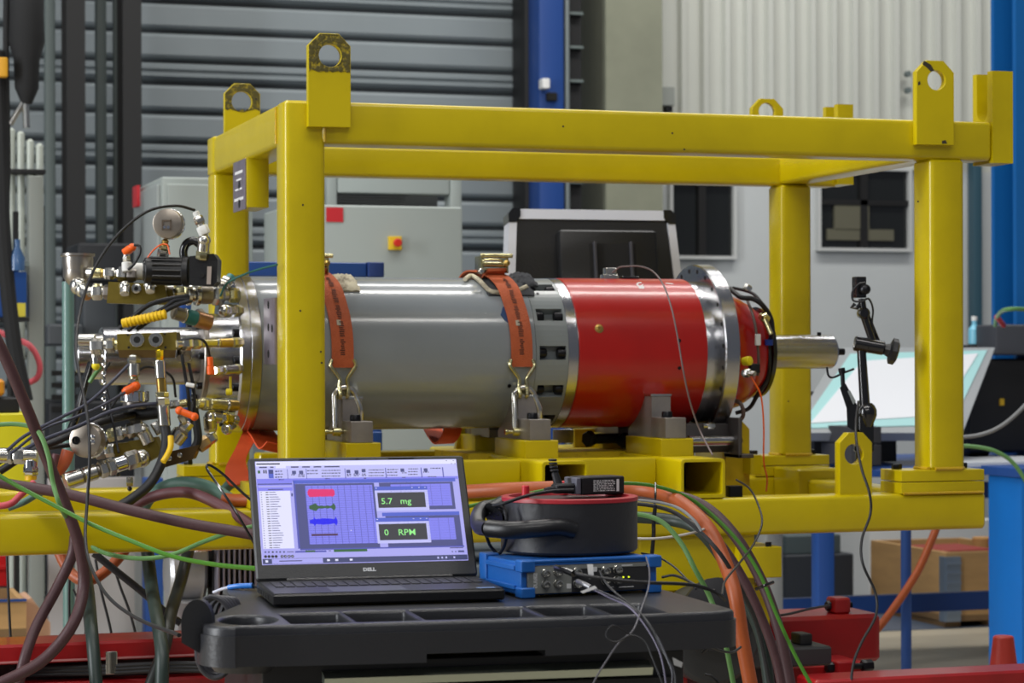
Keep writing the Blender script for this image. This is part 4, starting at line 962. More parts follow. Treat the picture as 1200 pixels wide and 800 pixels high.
# ================================================================== STRAPS
def strap(px_hook, nm, lab1, px_dx=0):
    """webbing over the barrel with hook and shackle on the near side"""
    XS = XX(px_hook, VC - RB - .006, 425); hw = 13.0 * mpp(px_hook, VC - RB)
    t = thing('ratchet_strap', lab1, 'strap', (XS, VC - RB - .01, 1.19), group=None)
    mb = MB(); rr = RG + .004; A = [R(-10 + (176 - -10) * i / 40) for i in range(41)]
    ring = []
    for a in A:
        LX = -.056 * min(1, max(0, a) / (PI / 2)) ** 2.4
        lift = .013 * min(1, max(0, (math.degrees(a) - 36) / 18))
        for (dx, dr) in ((-hw, 0), (hw, 0), (hw, .004), (-hw, .004)):
            ring.append((XS + dx + LX, VC - (rr + dr + lift) * math.cos(a), ZC + (rr + dr + lift) * math.sin(a)))
    fs = []
    for i in range(40):
        for k in range(4): fs.append((i * 4 + k, i * 4 + (k + 1) % 4, (i + 1) * 4 + (k + 1) % 4, (i + 1) * 4 + k))
    fs.append((0, 3, 2, 1)); fs.append((160, 161, 162, 163)); mb.add(ring, fs)
    wb = part('webbing', mb, ORS, t, smooth=30)
    # printed line of small characters running down the webbing
    mb = MB(); random.seed(3)
    for q in range(44):
        a = R(62 - q * 1.45)
        if q % 9 == 8: continue
        r2 = rr + .0047 + .013 * min(1, max(0, (math.degrees(a) - 36) / 18)); w2 = random.uniform(.003, .007); a2 = a - R(.8)
        x_ = XS + random.uniform(-.001, .001) - .034 * min(1, max(0, a) / (PI / 2)) ** 2
        mb.quad((x_ - w2, VC - r2 * math.cos(a), ZC + r2 * math.sin(a)), (x_ + w2, VC - r2 * math.cos(a), ZC + r2 * math.sin(a)), (x_ + w2, VC - r2 * math.cos(a2), ZC + r2 * math.sin(a2)), (x_ - w2, VC - r2 * math.cos(a2), ZC + r2 * math.sin(a2)))
    part('webbing_print', mb, WEBTXT, wb, label='faint black print')
    mb = MB(); a, a2 = R(24), R(20); r2 = rr + .0048
    mb.quad((XS - .012, VC - r2 * math.cos(a), ZC + r2 * math.sin(a)), (XS - .002, VC - r2 * math.cos(a), ZC + r2 * math.sin(a)), (XS - .002, VC - r2 * math.cos(a2), ZC + r2 * math.sin(a2)), (XS - .012, VC - r2 * math.cos(a2), ZC + r2 * math.sin(a2)))
    part('strap_tag', mb, mat('tag_grey', (180, 170, 150), .6), wb)
    # double J wire hook
    y0 = VC - rr * math.cos(R(-10)) - .004; zt_ = ZZ(425, y0, px_hook); zb_ = ZZ(463, y0, px_hook); s_ = mpp(px_hook, y0)
    mb = MB()
    for sg in (-1, 1):
        pts = [(XS - sg * hw * .9, y0 + .004, zt_ - .004), (XS + sg * hw * 1.02, y0, zt_ + .008), (XS + sg * hw * 1.15, y0 - .004, zt_ - .006), (XS + sg * hw * .85, y0 - .006, zt_ - .02), (XS + sg * hw * .35, y0 - .008, (zt_ + zb_) / 2 + .0), (XS + sg * .011, y0 - .010, zb_ + .02), (XS + sg * .009, y0 - .016, zb_ + .002), (XS + sg * .009, y0 - .006, zb_ - .006), (XS + sg * .009, y0 + .012, zb_ + .002), (XS + sg * .009, y0 + .014, zb_ + .02)]
        if sg == 1: pts = pts[1:]
        else: pts = pts[1:]
        mb.tube(spline(pts, 6), .0052, 10)
    part('wire_hook', mb, YZINC, t, label='yellow zinc double hook')
    # bow shackle
    zc0 = ZZ(455, y0, px_hook); zc1 = ZZ(508, y0, px_hook)
    mb = MB(); cx = XS + 4 * s_ ; rw = 15 * s_; pts = []
    tilt = .02
    pts = [(cx - rw * 1.05, y0 - .024, zc1), (cx - rw * 1.0, y0 - .012, zc0 - .05)]
    for a in range(170, 9, -20): pts.append((cx - 2 * s_ + rw * .86 * math.cos(R(a)), y0 - .004, zc0 - .024 + .024 * math.sin(R(a)) * 1.1))
    pts += [(cx + rw * 1.05, y0 - .010, zc0 - .05), (cx + rw * 1.12, y0 - .004, zc1 + .03)]
    mb.tube(spline(pts, 5), .0085, 12)
    shk = part('shackle', mb, ZINC, t, label='galvanised bow shackle')
    part('shackle_pin', MB().lathe((cx - rw - .03, y0 - .026, zc1 + .006), (1, 0, 0), [(0, .008), (.006, .008), (.008, .005), (.02, .005), (.022, .011), (.04, .012), (.042, .006), (rw * 2 + .04, .006)], 14), YZINC, shk)
    # ratchet buckle on top of the barrel
    vt = VC - RB * .35; zt2 = ZC + RB * .95
    c = oY(px_hook - 33 + px_dx, 308, vt); s_ = mpp(px_hook, vt)
    rb = part('ratchet_frame', MB().rbox(c.x - 17 * s_, c.x - 15 * s_, vt - .02, vt + .05, c.z - 12 * s_, c.z + 8 * s_, .002).rbox(c.x + 13 * s_, c.x + 15 * s_, vt - .02, vt + .05, c.z - 12 * s_, c.z + 8 * s_, .002).rbox(c.x - 15 * s_, c.x + 13 * s_, vt - .01, vt + .04, c.z - 9 * s_, c.z - 6 * s_, .002), YZINC, t, label='yellow zinc ratchet')
    part('ratchet_handle', MB().cyl((c.x - 20 * s_, vt - .025, c.z + 8 * s_), (c.x + 19 * s_, vt - .025, c.z + 8 * s_), 2.6 * s_, 14, .001), YZINC, rb)
    part('ratchet_drum', MB().tube(spline([(c.x - 18 * s_, vt - .03, c.z - 1 * s_), (c.x - 15 * s_, vt - .03, c.z + 3 * s_), (c.x + 3 * s_, vt - .03, c.z + 3 * s_), (c.x + 6 * s_, vt - .03, c.z - 1 * s_)], 5), 1.4 * s_, 8).cyl((c.x - 16 * s_, vt, c.z - 2 * s_), (c.x + 14 * s_, vt, c.z - 2 * s_), 3.2 * s_, 14), YZINC, rb)
    part('ratchet_pawl', MB().lathe((c.x + 11 * s_, vt - .03, c.z - 1 * s_), (0, -1, .2), [(0, 3.6 * s_), (.006, 3.6 * s_), (.008, 2 * s_)], 12), BRASS, rb)
    part('ratchet_bolt', MB().lathe((c.x - 17 * s_, vt - .01, c.z - 10 * s_), (-.2, -1, 0), [(0, .008), (.01, .008), (.012, .005)], 10), ZINC, rb)
    # short tongue of webbing from the ratchet onto the barrel
    a0 = R(74)
    zq = ZC + (rr + .004) * math.sin(a0); yq = VC - (rr + .004) * math.cos(a0)
    part('webbing_tongue', MB().add([(c.x - 10 * s_, vt - .02, c.z - 7 * s_), (c.x + 12 * s_, vt - .02, c.z - 6 * s_), (XS + hw - .036, yq, zq), (XS - hw - .036, yq, zq),
         (c.x - 10 * s_, vt - .02, c.z - 10 * s_), (c.x + 12 * s_, vt - .02, c.z - 9 * s_), (XS + hw - .036, yq + .004, zq - .006), (XS - hw - .036, yq + .004, zq - .006)], [(0, 3, 2, 1), (4, 5, 6, 7), (0, 1, 5, 4), (1, 2, 6, 5), (2, 3, 7, 6), (3, 0, 4, 7)]), ORS, wb)
    return XS, hw
XSa, hwa = strap(402, 's', 'orange ratchet strap over the barrel close to the left front post')
XSb, hwb = strap(612, 's', 'orange ratchet strap beside the grey pocketed ring')
# protective cloth pads under the straps
def pad(xc_, wd, a0, a1, m, label, nm='protective_cloth', r0=.004, puff=.008):
    mb = MB(); nA, nX = 14, 8; random.seed(int(abs(xc_) * 1000)); V = []
    for layer in (0, 1):
        for i in range(nA + 1):
            a = R(a0 + (a1 - a0) * i / nA)
            for j in range(nX + 1):
                u = j / nX * 2 - 1; e = (1 - u ** 4) * (1 - (2 * i / nA - 1) ** 4)
                r = RG + .0005 + layer * (.002 + puff * (.3 + .7 * e) * (1 + .5 * math.sin(i * 1.7 + j * 2.1))) 
                V.append((xc_ + u * wd * (1 + .06 * math.sin(i * 1.3)), VC - r * math.cos(a), ZC + r * math.sin(a)))
    S = (nA + 1) * (nX + 1); F = []
    for i in range(nA):
        for j in range(nX):
            q = i * (nX + 1) + j; F.append((S + q, S + q + 1, S + q + nX + 2, S + q + nX + 1)); F.append((q + nX + 1, q + nX + 2, q + 1, q))
    per = [j for j in range(nX)] + [i * (nX + 1) + nX for i in range(nA)] + [nA * (nX + 1) + j for j in range(nX, 0, -1)] + [i * (nX + 1) for i in range(nA, 0, -1)]
    for k in range(len(per)): a, b = per[k], per[(k + 1) % len(per)]; F.append((a, b, S + b, S + a))
    mb.add(V, F); return mb
CLOTH = mat('dirty_cream_cloth', (200, 192, 168), .9, 0, bump=.5, bscale=60, rgb2=(96, 84, 70), thr=(.34, .56), scale=18)
CLOTHD = mat('dark_rag', (58, 60, 64), .9, 0, bump=.5, bscale=60, var=.3, scale=14)
t = single('protective_cloth', pad(XSa + .035, .03, 52, 84, CLOTH, ''), CLOTH, 'crumpled dirty cream cloth tucked beside the left strap', 'cloth', smooth=60)
t = thing('rolled_pad', 'dark pad with a cream rolled edge under the right strap', 'pad', (XSb, VC - .1, ZC + RB * .9))
part('pad_body', pad(XSb - .005, .062, 48, 84, CLOTHD, '', puff=.006), CLOTHD, t, smooth=60)
ed = [on_barrel(a, b, RG + .008) for a, b in ((545, 327), (552, 323), (560, 327), (567, 334), (575, 341), (590, 343))]
part('rolled_edge', MB().tube(spline(ed, 5), .006, 10), CLOTH, t, label='cream rolled edge')
ed = [on_barrel(a, b, RG + .006) for a, b in ((608, 340), (613, 338), (617, 336))]
part('frayed_end', MB().tube(spline(ed, 5), .007, 8), CLOTH, t)
part('pad_flap', pad(XX(612, VC - .05), .028, 60, 90, CLOTHD, '', puff=.012), CLOTHD, t, smooth=60)
p = [on_barrel(a, b, RG + .003) for a, b in ((589, 360), (594, 357), (598, 362), (597, 378), (592, 375), (587, 368))]
n_ = nrm(p[0]); mb = MB(); mb.add(p + [q - n_ * .003 for q in p], [tuple(range(6)), tuple(range(11, 5, -1))] + [(i, (i + 1) % 6, 6 + (i + 1) % 6, 6 + i) for i in range(6)])
single('blue_tape', mb, mat('tape_blue', (36, 66, 110), .6), 'small scrap of blue tape at the edge of the right strap', 'tape')
hose('thin_lead', [(718, 319, 6.1), (726, 313, 6.08), (735, 312, 6.05), (750, 312, 6.0), (765, 318, 5.93), (778, 335, 5.85), (788, 365, 5.80), (795, 400, 5.79), (800, 430, 5.79), (806, 460, 5.81), (813, 485, 5.84), (822, 508, 5.85), (835, 533, 5.80)], 2, mat('lead_grey', (110, 96, 96), .5), 'thin grey sensor lead draped over the red sleeve', 'cable')
# hanging orange strap loop behind left post
mb = MB()
def ribbon(pts, wv, th, D=(1, 0, 0)):
    """flat band through pts, width along wv"""
    mb = MB(); P = spline(pts, 6); wv = Vector(wv); n = len(P); V = []
    for i, p in enumerate(P):
        t_ = (P[min(i + 1, n - 1)] - P[max(i - 1, 0)]).normalized(); nn = t_.cross(wv).normalized() * th
        V += [p - wv, p + wv, p + wv + nn, p - wv + nn]
    F = []
    for i in range(n - 1):
        for k in range(4): F.append((i * 4 + k, i * 4 + (k + 1) % 4, (i + 1) * 4 + (k + 1) % 4, (i + 1) * 4 + k))
    F += [(0, 3, 2, 1), (n * 4 - 4, n * 4 - 3, n * 4 - 2, n * 4 - 1)]
    mb.add(V, F); return mb
ORH2 = mat('orange_strap_loop', (222, 84, 34), .7, 0, bump=.3, bscale=200, var=.1)
t = thing('strap_tail', 'loose orange strap tail looped under the barrel beside the laptop', 'strap', oD(295, 560, 5.7))
part('tail_band', ribbon([oD(298, 498, 5.95), oD(288, 520, 5.85), oD(276, 545, 5.75), oD(281, 562, 5.7), oD(294, 562, 5.7)], (.030, .02, .012), .004), ORH2, t, smooth=60)
part('tail_band', ribbon([oD(300, 500, 6.0), oD(312, 515, 5.9), oD(322, 530, 5.86), oD(332, 522, 5.85)], (.045, .02, -.01), .004), ORH2, t, smooth=60)
t = single('strap_tail', ribbon([oD(505, 500, 6.3), oD(512, 512, 6.2), oD(520, 520, 6.15), oD(528, 512, 6.1), oD(532, 500, 6.1)], (.03, .02, 0), .004), ORH2, 'orange strap loop hanging below the barrel above the laptop corner', 'strap', smooth=60)
single('blue_channel', MB().rbox(XX(424, 1.5), XX(448, 1.5), 1.5, 1.54, 0, ZZ(506, 1.5, 440), .004), BLUEP, 'blue channel piece seen below the barrel left of the pale cover', 'bracket')

# ================================================================== HYDRAULIC END (bolted to the left flange: parts of the machine)
def xr(px, r): return XX(px, VC - r)
k1 = 2.153e-3
ZA = ZZ(417, VC - .1, 180)
def ax(prof, n=48): return MB().lathe((0, VC, ZA), (1, 0, 0), prof, n)
r1, r2, r3, r4, r5 = 19 * k1, 27 * k1, 34 * k1, 56 * k1, 50 * k1
mp('actuator_tube', ax([(xr(122, r3), r3 - .004), (xr(122, r3) + .004, r3), (xr(239, r3), r3)]), STEEL, label='steel actuator tube')
mp('actuator_cap', ax([(xr(91, r1), r1 - .003), (xr(91, r1) + .003, r1), (xr(109, r1), r1)]), STEEL)
mp('actuator_collar', ax([(xr(108, r2), r2 - .004), (xr(108, r2) + .004, r2), (xr(121, r2), r2), (xr(122, r2), r2 - .003)]), ZINC)
mp('actuator_disc', ax([(xr(240, r4), r4 - .003), (xr(240, r4) + .003, r4), (xr(246, r4), r4), (xr(247, r4), r4 - .003)]), STEELF)
mp('actuator_neck', ax([(xr(246, r5), r5), (x_f0 + .002, r5)]), STEEL)
for k in range(8):
    a = 2 * PI * k / 8; mp('disc_bolt', MB().lathe((xr(240, r4), VC - (r4 - .014) * math.cos(a), ZA + (r4 - .014) * math.sin(a)), (-1, 0, 0), [(0, .009), (.012, .009), (.014, .007)], 12), BOLT)
def run(p0, p1, segs, base='fitting', label=None):
    """a run of hydraulic fittings between two pixel points (px,py,depth); segs = (t0,t1,r_px,kind,mat)"""
    a = oD(*p0); b = oD(*p1); s = (p0[2] + p1[2]) / 2 / FPX
    first = None; open_ = {}
    done = []
    for (t0, t1, rp, kd, m) in sorted(segs, key=lambda q: q[0]):
        q0 = a.lerp(b, t0); q1 = a.lerp(b, t1); r = rp * s
        e0, e1 = (t0, t1)
        if kd == 's': hl = r / max((b - a).length, 1e-6); mid_ = (t0 + t1) / 2; e0, e1 = mid_ - hl, mid_ + hl
        g = open_.get(m.name)
        if g is None or e0 > g[1] + 1e-6: g = [MB(), e1, m]; open_[m.name] = g; done.append(g)
        g[1] = max(g[1], e1); mb = g[0]
        if kd == 'h': mb.hexn(q0, q1, r)
        elif kd == 's': mb.lathe(q0.lerp(q1, .5), (q1 - q0), [(-r, .001), (-r * .8, r * .6), (-r * .4, r * .9), (0, r), (r * .4, r * .9), (r * .8, r * .6), (r, .001)], 16)
        else: mb.cyl(q0, q1, r, 16, min(.002, r * .2, (q1 - q0).length * .3))
    for mb, _, m in done:
        if first is None: first = mp(base, mb, m, label=label)
        else: part(base.split('_')[0] + '_section', mb, m, first)
    return first
def blk(name, pts, dpth, thick, m, label=None, D=5.6):
    """block with the four pixel corners at a depth, thickness into the hall"""
    F = [oD(x, y, D) for x, y in pts]; d = Vector((SY, CY, 0)) * thick
    B = [p + d for p in F]
    mb = MB(); mb.add(F + B, [(0, 1, 2, 3), (7, 6, 5, 4), (0, 4, 5, 1), (1, 5, 6, 2), (2, 6, 7, 3), (3, 7, 4, 0)])
    return mp(name, mb, m, label=label)
Z_, Bz, Yz, Ch, Sf = ZINC, BRASS, YZINC, CHROME, STEELF
# upper valve block row
ub = blk('valve_block', [(127, 330), (193, 333), (196, 357), (125, 355)], 0, .07, OLIVE, 'olive upper valve block', 5.66)
c = oD(160, 338, 5.655); part('port_shade_disc', MB().lathe(c, (-SY, -CY, 0), [(.0048, .005), (.0056, .005)], 14), DARK, ub); part('port_plug', MB().lathe(c, (-SY, -CY, 0), [(-.004, .012), (.004, .012), (.005, .009), (.005, .005), (.001, .005)], 18), ZINC, ub)  # dark disc over the plug recess: shade of the bore put into colour
run((103, 342, 5.68), (130, 342, 5.68), [(0, .25, 6, 'c', Z_), (.2, .62, 10, 'h', Z_), (.6, .72, 7, 'c', Z_), (.7, 1, 9, 'h', Sf)], 'union_fitting')
run((118, 320, 5.68), (160, 322, 5.68), [(-.25, .02, 6, 'c', Yz), (0, .12, 5, 'c', Bz), (.1, .38, 7, 'h', Z_), (.38, .5, 5, 'c', Z_), (.48, .74, 9, 'h', Z_), (.74, 1, 8, 'h', Sf)], 'union_fitting')
run((146, 345, 5.64), (146, 326, 5.66), [(0, .4, 6, 'c', Z_), (.2, .8, 7, 's', Z_)], 'elbow_fitting')
run((176, 342, 5.64), (176, 326, 5.66), [(0, .4, 6, 'c', Z_), (.2, .8, 8, 's', Z_)], 'elbow_fitting')
run((149, 318, 5.66), (148, 296, 5.66), [(0, .5, 6, 'c', WHT), (.5, .8, 5, 'h', Z_), (.75, 1, 4, 'c', Z_)], 'sensor_stem')
run((145, 297, 5.66), (159, 287, 5.66), [(0, .6, 5, 'c', ORP), (.4, 1, 5, 's', ORP)], 'orange_plug', 'orange right angle plug')
run((157, 318, 5.7), (172, 318, 5.7), [(0, 1, 10, 'c', WHT)], 'white_collar')
# big elbow pipe with open flared mouth
a_ = oD(92, 318, 5.75); s_ = 5.75 / FPX
mb = MB(); mb.lathe(oD(91, 325, 5.75), (0, 0, 1), [(-.012, 6 * s_), (0, 15 * s_), (16 * s_, 18 * s_), (24 * s_, 18 * s_), (25 * s_, 20 * s_), (28 * s_, 20 * s_), (28 * s_, 16 * s_), (8 * s_, 14 * s_), (8 * s_, 1e-4)], 32, caps=False)
mb.lathe(oD(91, 322, 5.75), (0, 0, -1), [(-6 * s_, 17 * s_), (2 * s_, 17 * s_), (8 * s_, 14 * s_), (13 * s_, 9 * s_), (16 * s_, 1e-4)], 24)
eb = mp('elbow_pipe', mb, mat('cast_stainless', (170, 164, 156), .3, .95, var=.1, scale=20), label='wide chromed elbow with open flared mouth')
run((84, 326, 5.74), (99, 342, 5.7), [(.2, .9, 11, 's', Z_), (.5, 1.2, 9, 's', Z_), (.9, 1.3, 7, 'c', Z_)], 'elbow_end')
run((104, 319, 5.72), (122, 320, 5.7), [(0, .4, 7, 'c', Z_), (.3, .8, 6, 'c', Yz)], 'elbow_branch')
# black solenoid with ribbed knob
sol = run((169, 317, 5.58), (214, 318, 5.6), [(0, 1, 15.5, 'c', BLK), (-.04, .02, 12, 'c', BLKG)], 'solenoid_knob', 'black ribbed solenoid knob')
a_, b_ = oD(176, 317, 5.58), oD(212, 318, 5.6); s_ = 5.6 / FPX
for k in range(14):
    an = 2 * PI * k / 14; off = Vector((0, -math.cos(an), math.sin(an))) * 15.5 * s_
    part('knob_rib', MB().cyl(a_ + off, b_ + off, 1.6 * s_, 6), BLK, sol)
run((214, 318, 5.6), (222, 318, 5.6), [(0, 1, 18, 'c', BLK)], 'solenoid_ring')
F = [(222, 300), (250, 297), (255, 304), (254, 330), (250, 335), (222, 334)]
pp = [oD(x, y, 5.56) for x, y in F]; d = Vector((SY, CY, 0)) * .075
mb = MB(); mb.add(pp + [p + d for p in pp], [tuple(range(6)), tuple(range(11, 5, -1))] + [(i, 6 + i, 6 + (i + 1) % 6, (i + 1) % 6) for i in range(6)])
sb = mp('solenoid_body', mb, BLK, label='black solenoid body')
part('grey_strip', MB().add([oD(243, 312, 5.555), oD(248, 312, 5.555), oD(247, 333, 5.555), oD(242, 333, 5.555)], [(0, 3, 2, 1)]), mat('strip_grey', (150, 138, 130), .5), sb)
c = oD(237, 323, 5.557); part('screw_hole', MB().cyl(c, c + Vector((-SY, -CY, 0)) * .003, .005, 12), DARK, sb)
mb = MB(); pts = [oD(x, y, 5.62) for x, y in ((216, 304), (215, 294), (219, 285), (227, 282), (234, 286))]
mb.tube(spline(pts, 6), 5 * s_, 12); mp('solenoid_bracket', mb, BLKG)
# top pressure gauge
def gauge(cx, cy, D, rpx, face=(-.35, -1, .0), lab='round pressure gauge seen from its back'):
    s = D / FPX; c = oD(cx, cy, D); r = rpx * s
    g = mp('pressure_gauge', MB().lathe(c, face, [(-.018, r * .93), (-.016, r), (.010, r), (.013, r * .97), (.014, r * .9)], 36), mat('gauge_case', (168, 158, 146), .32, .9), label=lab)
    part('gauge_rim', MB().lathe(c, face, [(-.028, r * .99), (-.026, r * 1.04), (-.017, r * 1.04), (-.016, r)], 36), CHROME, g)
    return g, c, s
g, c, s = gauge(197, 262, 5.6, 17.5)
fd = Vector((-.35, -1, 0)).normalized(); sd = fd.cross(Vector((0, 0, 1))).normalized() * -1
def on_face(c, fd, sd, u, w_, h, s): return c + sd * u * s + Vector((0, 0, 1)) * w_ * s + fd * h
mb = MB()
for (u0, u1, w0, w1) in ((-6, 5, 2, 4), (-6, -4.5, -8, 4), (3.5, 5, -8, 4), (-6, 5, -8, -7)):
    mb.add([on_face(c, fd, sd, u, w_, h, s) for h in (.0135, .0165) for (u, w_) in ((u0, w0), (u1, w0), (u1, w1), (u0, w1))], [(0, 3, 2, 1), (4, 5, 6, 7), (0, 1, 5, 4), (1, 2, 6, 5), (2, 3, 7, 6), (3, 0, 4, 7)])
part('gauge_socket', mb, mat('gauge_dark', (96, 84, 72), .5, .6), g)
for u in (-3, 1.5): part('gauge_screw', MB().lathe(on_face(c, fd, sd, u, -4.5, .0135, s), fd, [(0, .004), (.003, .004)], 10), CHROME, g)
run((194, 281, 5.6), (190, 303, 5.62), [(0, .3, 4, 'c', Bz), (.25, .55, 6, 'h', Yz), (.5, 1, 7, 'h', Z_)], 'gauge_neck')
mb = MB(); mb.tube(spline([oD(x, y, 5.58) for x, y in ((173, 302), (179, 294), (188, 287), (196, 287), (199, 298))], 6), 1.0 * s_, 6); mp('thin_orange_lead', mb, ORP)
mb = MB(); mb.tube(spline([oD(x, y, 5.62) for x, y in ((157, 287), (163, 288), (164, 296), (158, 308), (150, 316))], 6), 1.7 * s_, 8); mp('plug_lead', mb, BLKR)
# angled cable gland at top right
run((229, 248, 5.55), (241, 276, 5.55), [(0, .3, 4, 'c', WHT), (.2, .5, 6, 'h', Z_), (.5, .62, 5, 'c', Z_), (.6, .95, 7, 'h', WHT)], 'cable_gland')
run((240, 274, 5.55), (237, 304, 5.56), [(0, .5, 8, 's', Z_), (.35, .7, 7, 'c', Z_), (.65, 1, 8, 'h', Yz)], 'cable_gland')
# right of the upper block
run((218, 345, 5.66), (280, 346, 5.72), [(0, .08, 13, 'c', Z_), (.08, .16, 9, 'c', Z_), (.16, .25, 13, 'c', Z_), (.25, .48, 11, 'c', Sf), (.48, .7, 12, 'h', Z_), (.7, .8, 7, 'c', Z_), (.8, 1, 9, 'h', Yz)], 'port_fitting')
run((196, 342, 5.7), (219, 340, 5.68), [(0, .5, 8, 'c', Z_), (.4, 1, 6, 'h', Yz)], 'port_fitting')
run((258, 364, 5.66), (282, 364, 5.72), [(0, .4, 8, 's', Z_), (.2, .6, 8, 'h', Z_), (.6, 1, 7, 'h', Yz)], 'port_fitting')
run((262, 334, 5.7), (270, 326, 5.72), [(0, .7, 8, 'h', Z_), (.5, 1.2, 6, 'c', mat('fitting_teal', (70, 130, 130), .4))], 'port_fitting')
# angled sensor with teal band
run((203, 366, 5.6), (246, 378, 5.66), [(0, .3, 8, 'c', Sf), (.28, .32, 9, 'c', Z_), (.34, .62, 9, 'c', mat('band_teal', (36, 110, 104), .5)), (.6, 1, 10, 'c', mat('sensor_bronze', (170, 130, 96), .3, .9))], 'angled_sensor', 'steel angled sensor with a teal band')
# bundle entering the sensor
for k_, (pts, w_) in enumerate(((((140, 385), (155, 372), (175, 357), (200, 350), (222, 347)), 6), (((150, 388), (165, 375), (190, 362), (205, 352), (222, 350)), 5), (((160, 386), (180, 372), (205, 358), (222, 352)), 6))):
    mhose('inlet_cable', [(a, b, 5.62 - .02 * k_) for a, b in pts], w_, BLKR)
run((143, 379, 5.56), (195, 368, 5.56), [(0, 1, 5.5, 'c', mat('sleeve_yellow', (226, 184, 16), .45))], 'yellow_sleeve', 'yellow ribbed cable sleeve')
for k in range(11): run((148 + k * 4.4, 378 - k * .95, 5.56), (150 + k * 4.4, 377.6 - k * .95, 5.56), [(0, 1, 6.2, 'c', mat('sleeve_yellow', (226, 184, 16)))], 'sleeve_rib')
# middle block with two ports
mbk = blk('valve_block', [(137, 391), (207, 389), (207, 410), (138, 410)], 0, .06, OLIVE, 'olive middle block with two steel ports', 5.50)
part('block_foot', MB().add([oD(x, y, D_) for D_ in (5.50, 5.55) for x, y in ((138, 410), (206, 410), (205, 419), (140, 419))], [(0, 1, 2, 3), (7, 6, 5, 4), (0, 4, 5, 1), (1, 5, 6, 2), (2, 6, 7, 3), (3, 7, 4, 0)]), mat('block_foot_brown', (96, 74, 38), .45, .7), mbk)  # darker brown lower strip of the middle block
for (a, b) in ((161, 398), (183, 398)):
    c = oD(a, b, 5.495); part('port_shade_disc', MB().lathe(c, (-SY, -CY, 0), [(.0064, .008), (.0072, .008)], 16), DARK, mbk); part('port_plug', MB().lathe(c, (-SY, -CY, 0), [(-.004, .0175), (.005, .0175), (.0065, .016), (.0065, .007), (.001, .007)], 24), WHT if False else ZINC, mbk)  # dark discs paint the shade inside both port bores
for (a, b) in ((150, 392), (193, 391), (151, 407), (194, 407)):
    c = oD(a, b, 5.497); part('screw_hole', MB().cyl(c, c + Vector((-SY, -CY, 0)) * .002, .003, 10), DARK, mbk)
run((107, 406, 5.52), (139, 404, 5.52), [(0, .45, 10, 'h', Z_), (.45, .6, 6, 'c', Z_), (.58, .85, 9, 'h', Z_), (.85, 1, 6, 'c', Yz)], 'union_fitting')
run((92, 398, 5.6), (112, 398, 5.6), [(0, 1, 7, 'c', Z_)], 'union_fitting')
run((206, 403, 5.5), (284, 401, 5.62), [(0, .1, 5, 'c', Z_), (.08, .22, 8, 'h', Z_), (.24, .36, 7, 'h', Yz), (.36, .6, 5, 'c', Yz), (.6, .64, 6, 'c', Z_), (.64, .84, 5.5, 'c', Bz), (.84, 1, 6, 'h', Yz)], 'thin_coupling')
run((111, 418, 5.5), (112, 427, 5.5), [(0, 1, 4, 'c', Z_), (.9, 1.5, 5, 's', mat('cap_yellow', (226, 206, 20)))], 'yellow_cap', 'yellow capped test point')
# chain hanging beside
mb = MB(); 
for k in range(14):
    c = oD(122, 412 + k * 5, 5.5); rr = .004; pts = [c + Vector((rr * math.cos(a) * (1 if k % 2 else .2), rr * math.cos(a) * (.2 if k % 2 else 1), .0065 * math.sin(a))) for a in [2 * PI * i / 10 for i in range(10)]]
    mb.tube(pts, .0013, 5, closed=True)
o = mp('cap_chain', mb, CHROME, kind='stuff')
# vertical fittings
run((157, 415, 5.5), (157, 449, 5.5), [(0, .1, 5, 'c', Z_), (.05, .3, 8, 'h', Z_), (.3, .75, 7, 'c', Z_), (.75, .85, 5, 'c', Yz), (.85, 1, 6, 'h', Z_)], 'test_point')
run((146, 459, 5.48), (163, 450, 5.5), [(0, .6, 5, 'c', ORP), (.5, 1, 6, 's', ORP), (-.1, .2, 4, 'c', ORP)], 'orange_plug', 'orange right angle plug')
run((187, 410, 5.48), (187, 424, 5.48), [(0, 1, 4.5, 'h', mat('bright_brass', (236, 206, 50), .25, 1))], 'hose_tail')
run((187, 422, 5.48), (193, 499, 5.48), [(0, .28, 6.5, 'c', Z_), (.28, .5, 6, 'c', Bz), (.48, .56, 8, 'h', Yz), (.56, .68, 8, 'h', Z_), (.68, 1, 7.5, 'c', ZINC)], 'hose_coupling', 'long zinc and brass hose coupling')
run((215, 420, 5.55), (216, 412, 5.56), [(0, 1, 9, 'c', Sf)], 'port_fitting')
run((247, 439, 5.5), (246, 418, 5.5), [(0, .5, 4.5, 'c', ORP), (.5, 1, 3.5, 'c', ORP)], 'orange_plug', 'upright orange plug')
run((252, 434, 5.52), (282, 432, 5.62), [(0, .3, 5, 'h', Z_), (.3, .8, 5.5, 'c', Z_), (.8, 1, 6, 'h', Yz)], 'thin_coupling')
mhose('plug_lead', [(212, 398, 5.47), (230, 396, 5.45), (241, 402, 5.46), (246, 418, 5.5)], 3, BLKR)
mhose('down_cable', [(213, 415, 5.5), (217, 440, 5.5), (221, 465, 5.5), (222, 490, 5.52)], 4, BLKR)
mhose('down_cable', [(221, 425, 5.52), (226, 450, 5.52), (228, 475, 5.52), (224, 495, 5.53)], 4, BLKR)
run((218, 450, 5.49), (228, 452, 5.49), [(0, 1, 2.5, 'c', WHT)], 'cable_tie')
run((270, 441, 5.6), (270, 455, 5.6), [(0, 1, 1.6, 'c', mat('cap_yellow', (226, 206, 20)))], 'cap_lanyard')
run((265, 459, 5.58), (272, 459, 5.58), [(0, 1, 4, 'c', mat('cap_yellow', (226, 206, 20)))], 'yellow_cap', 'small yellow cap')
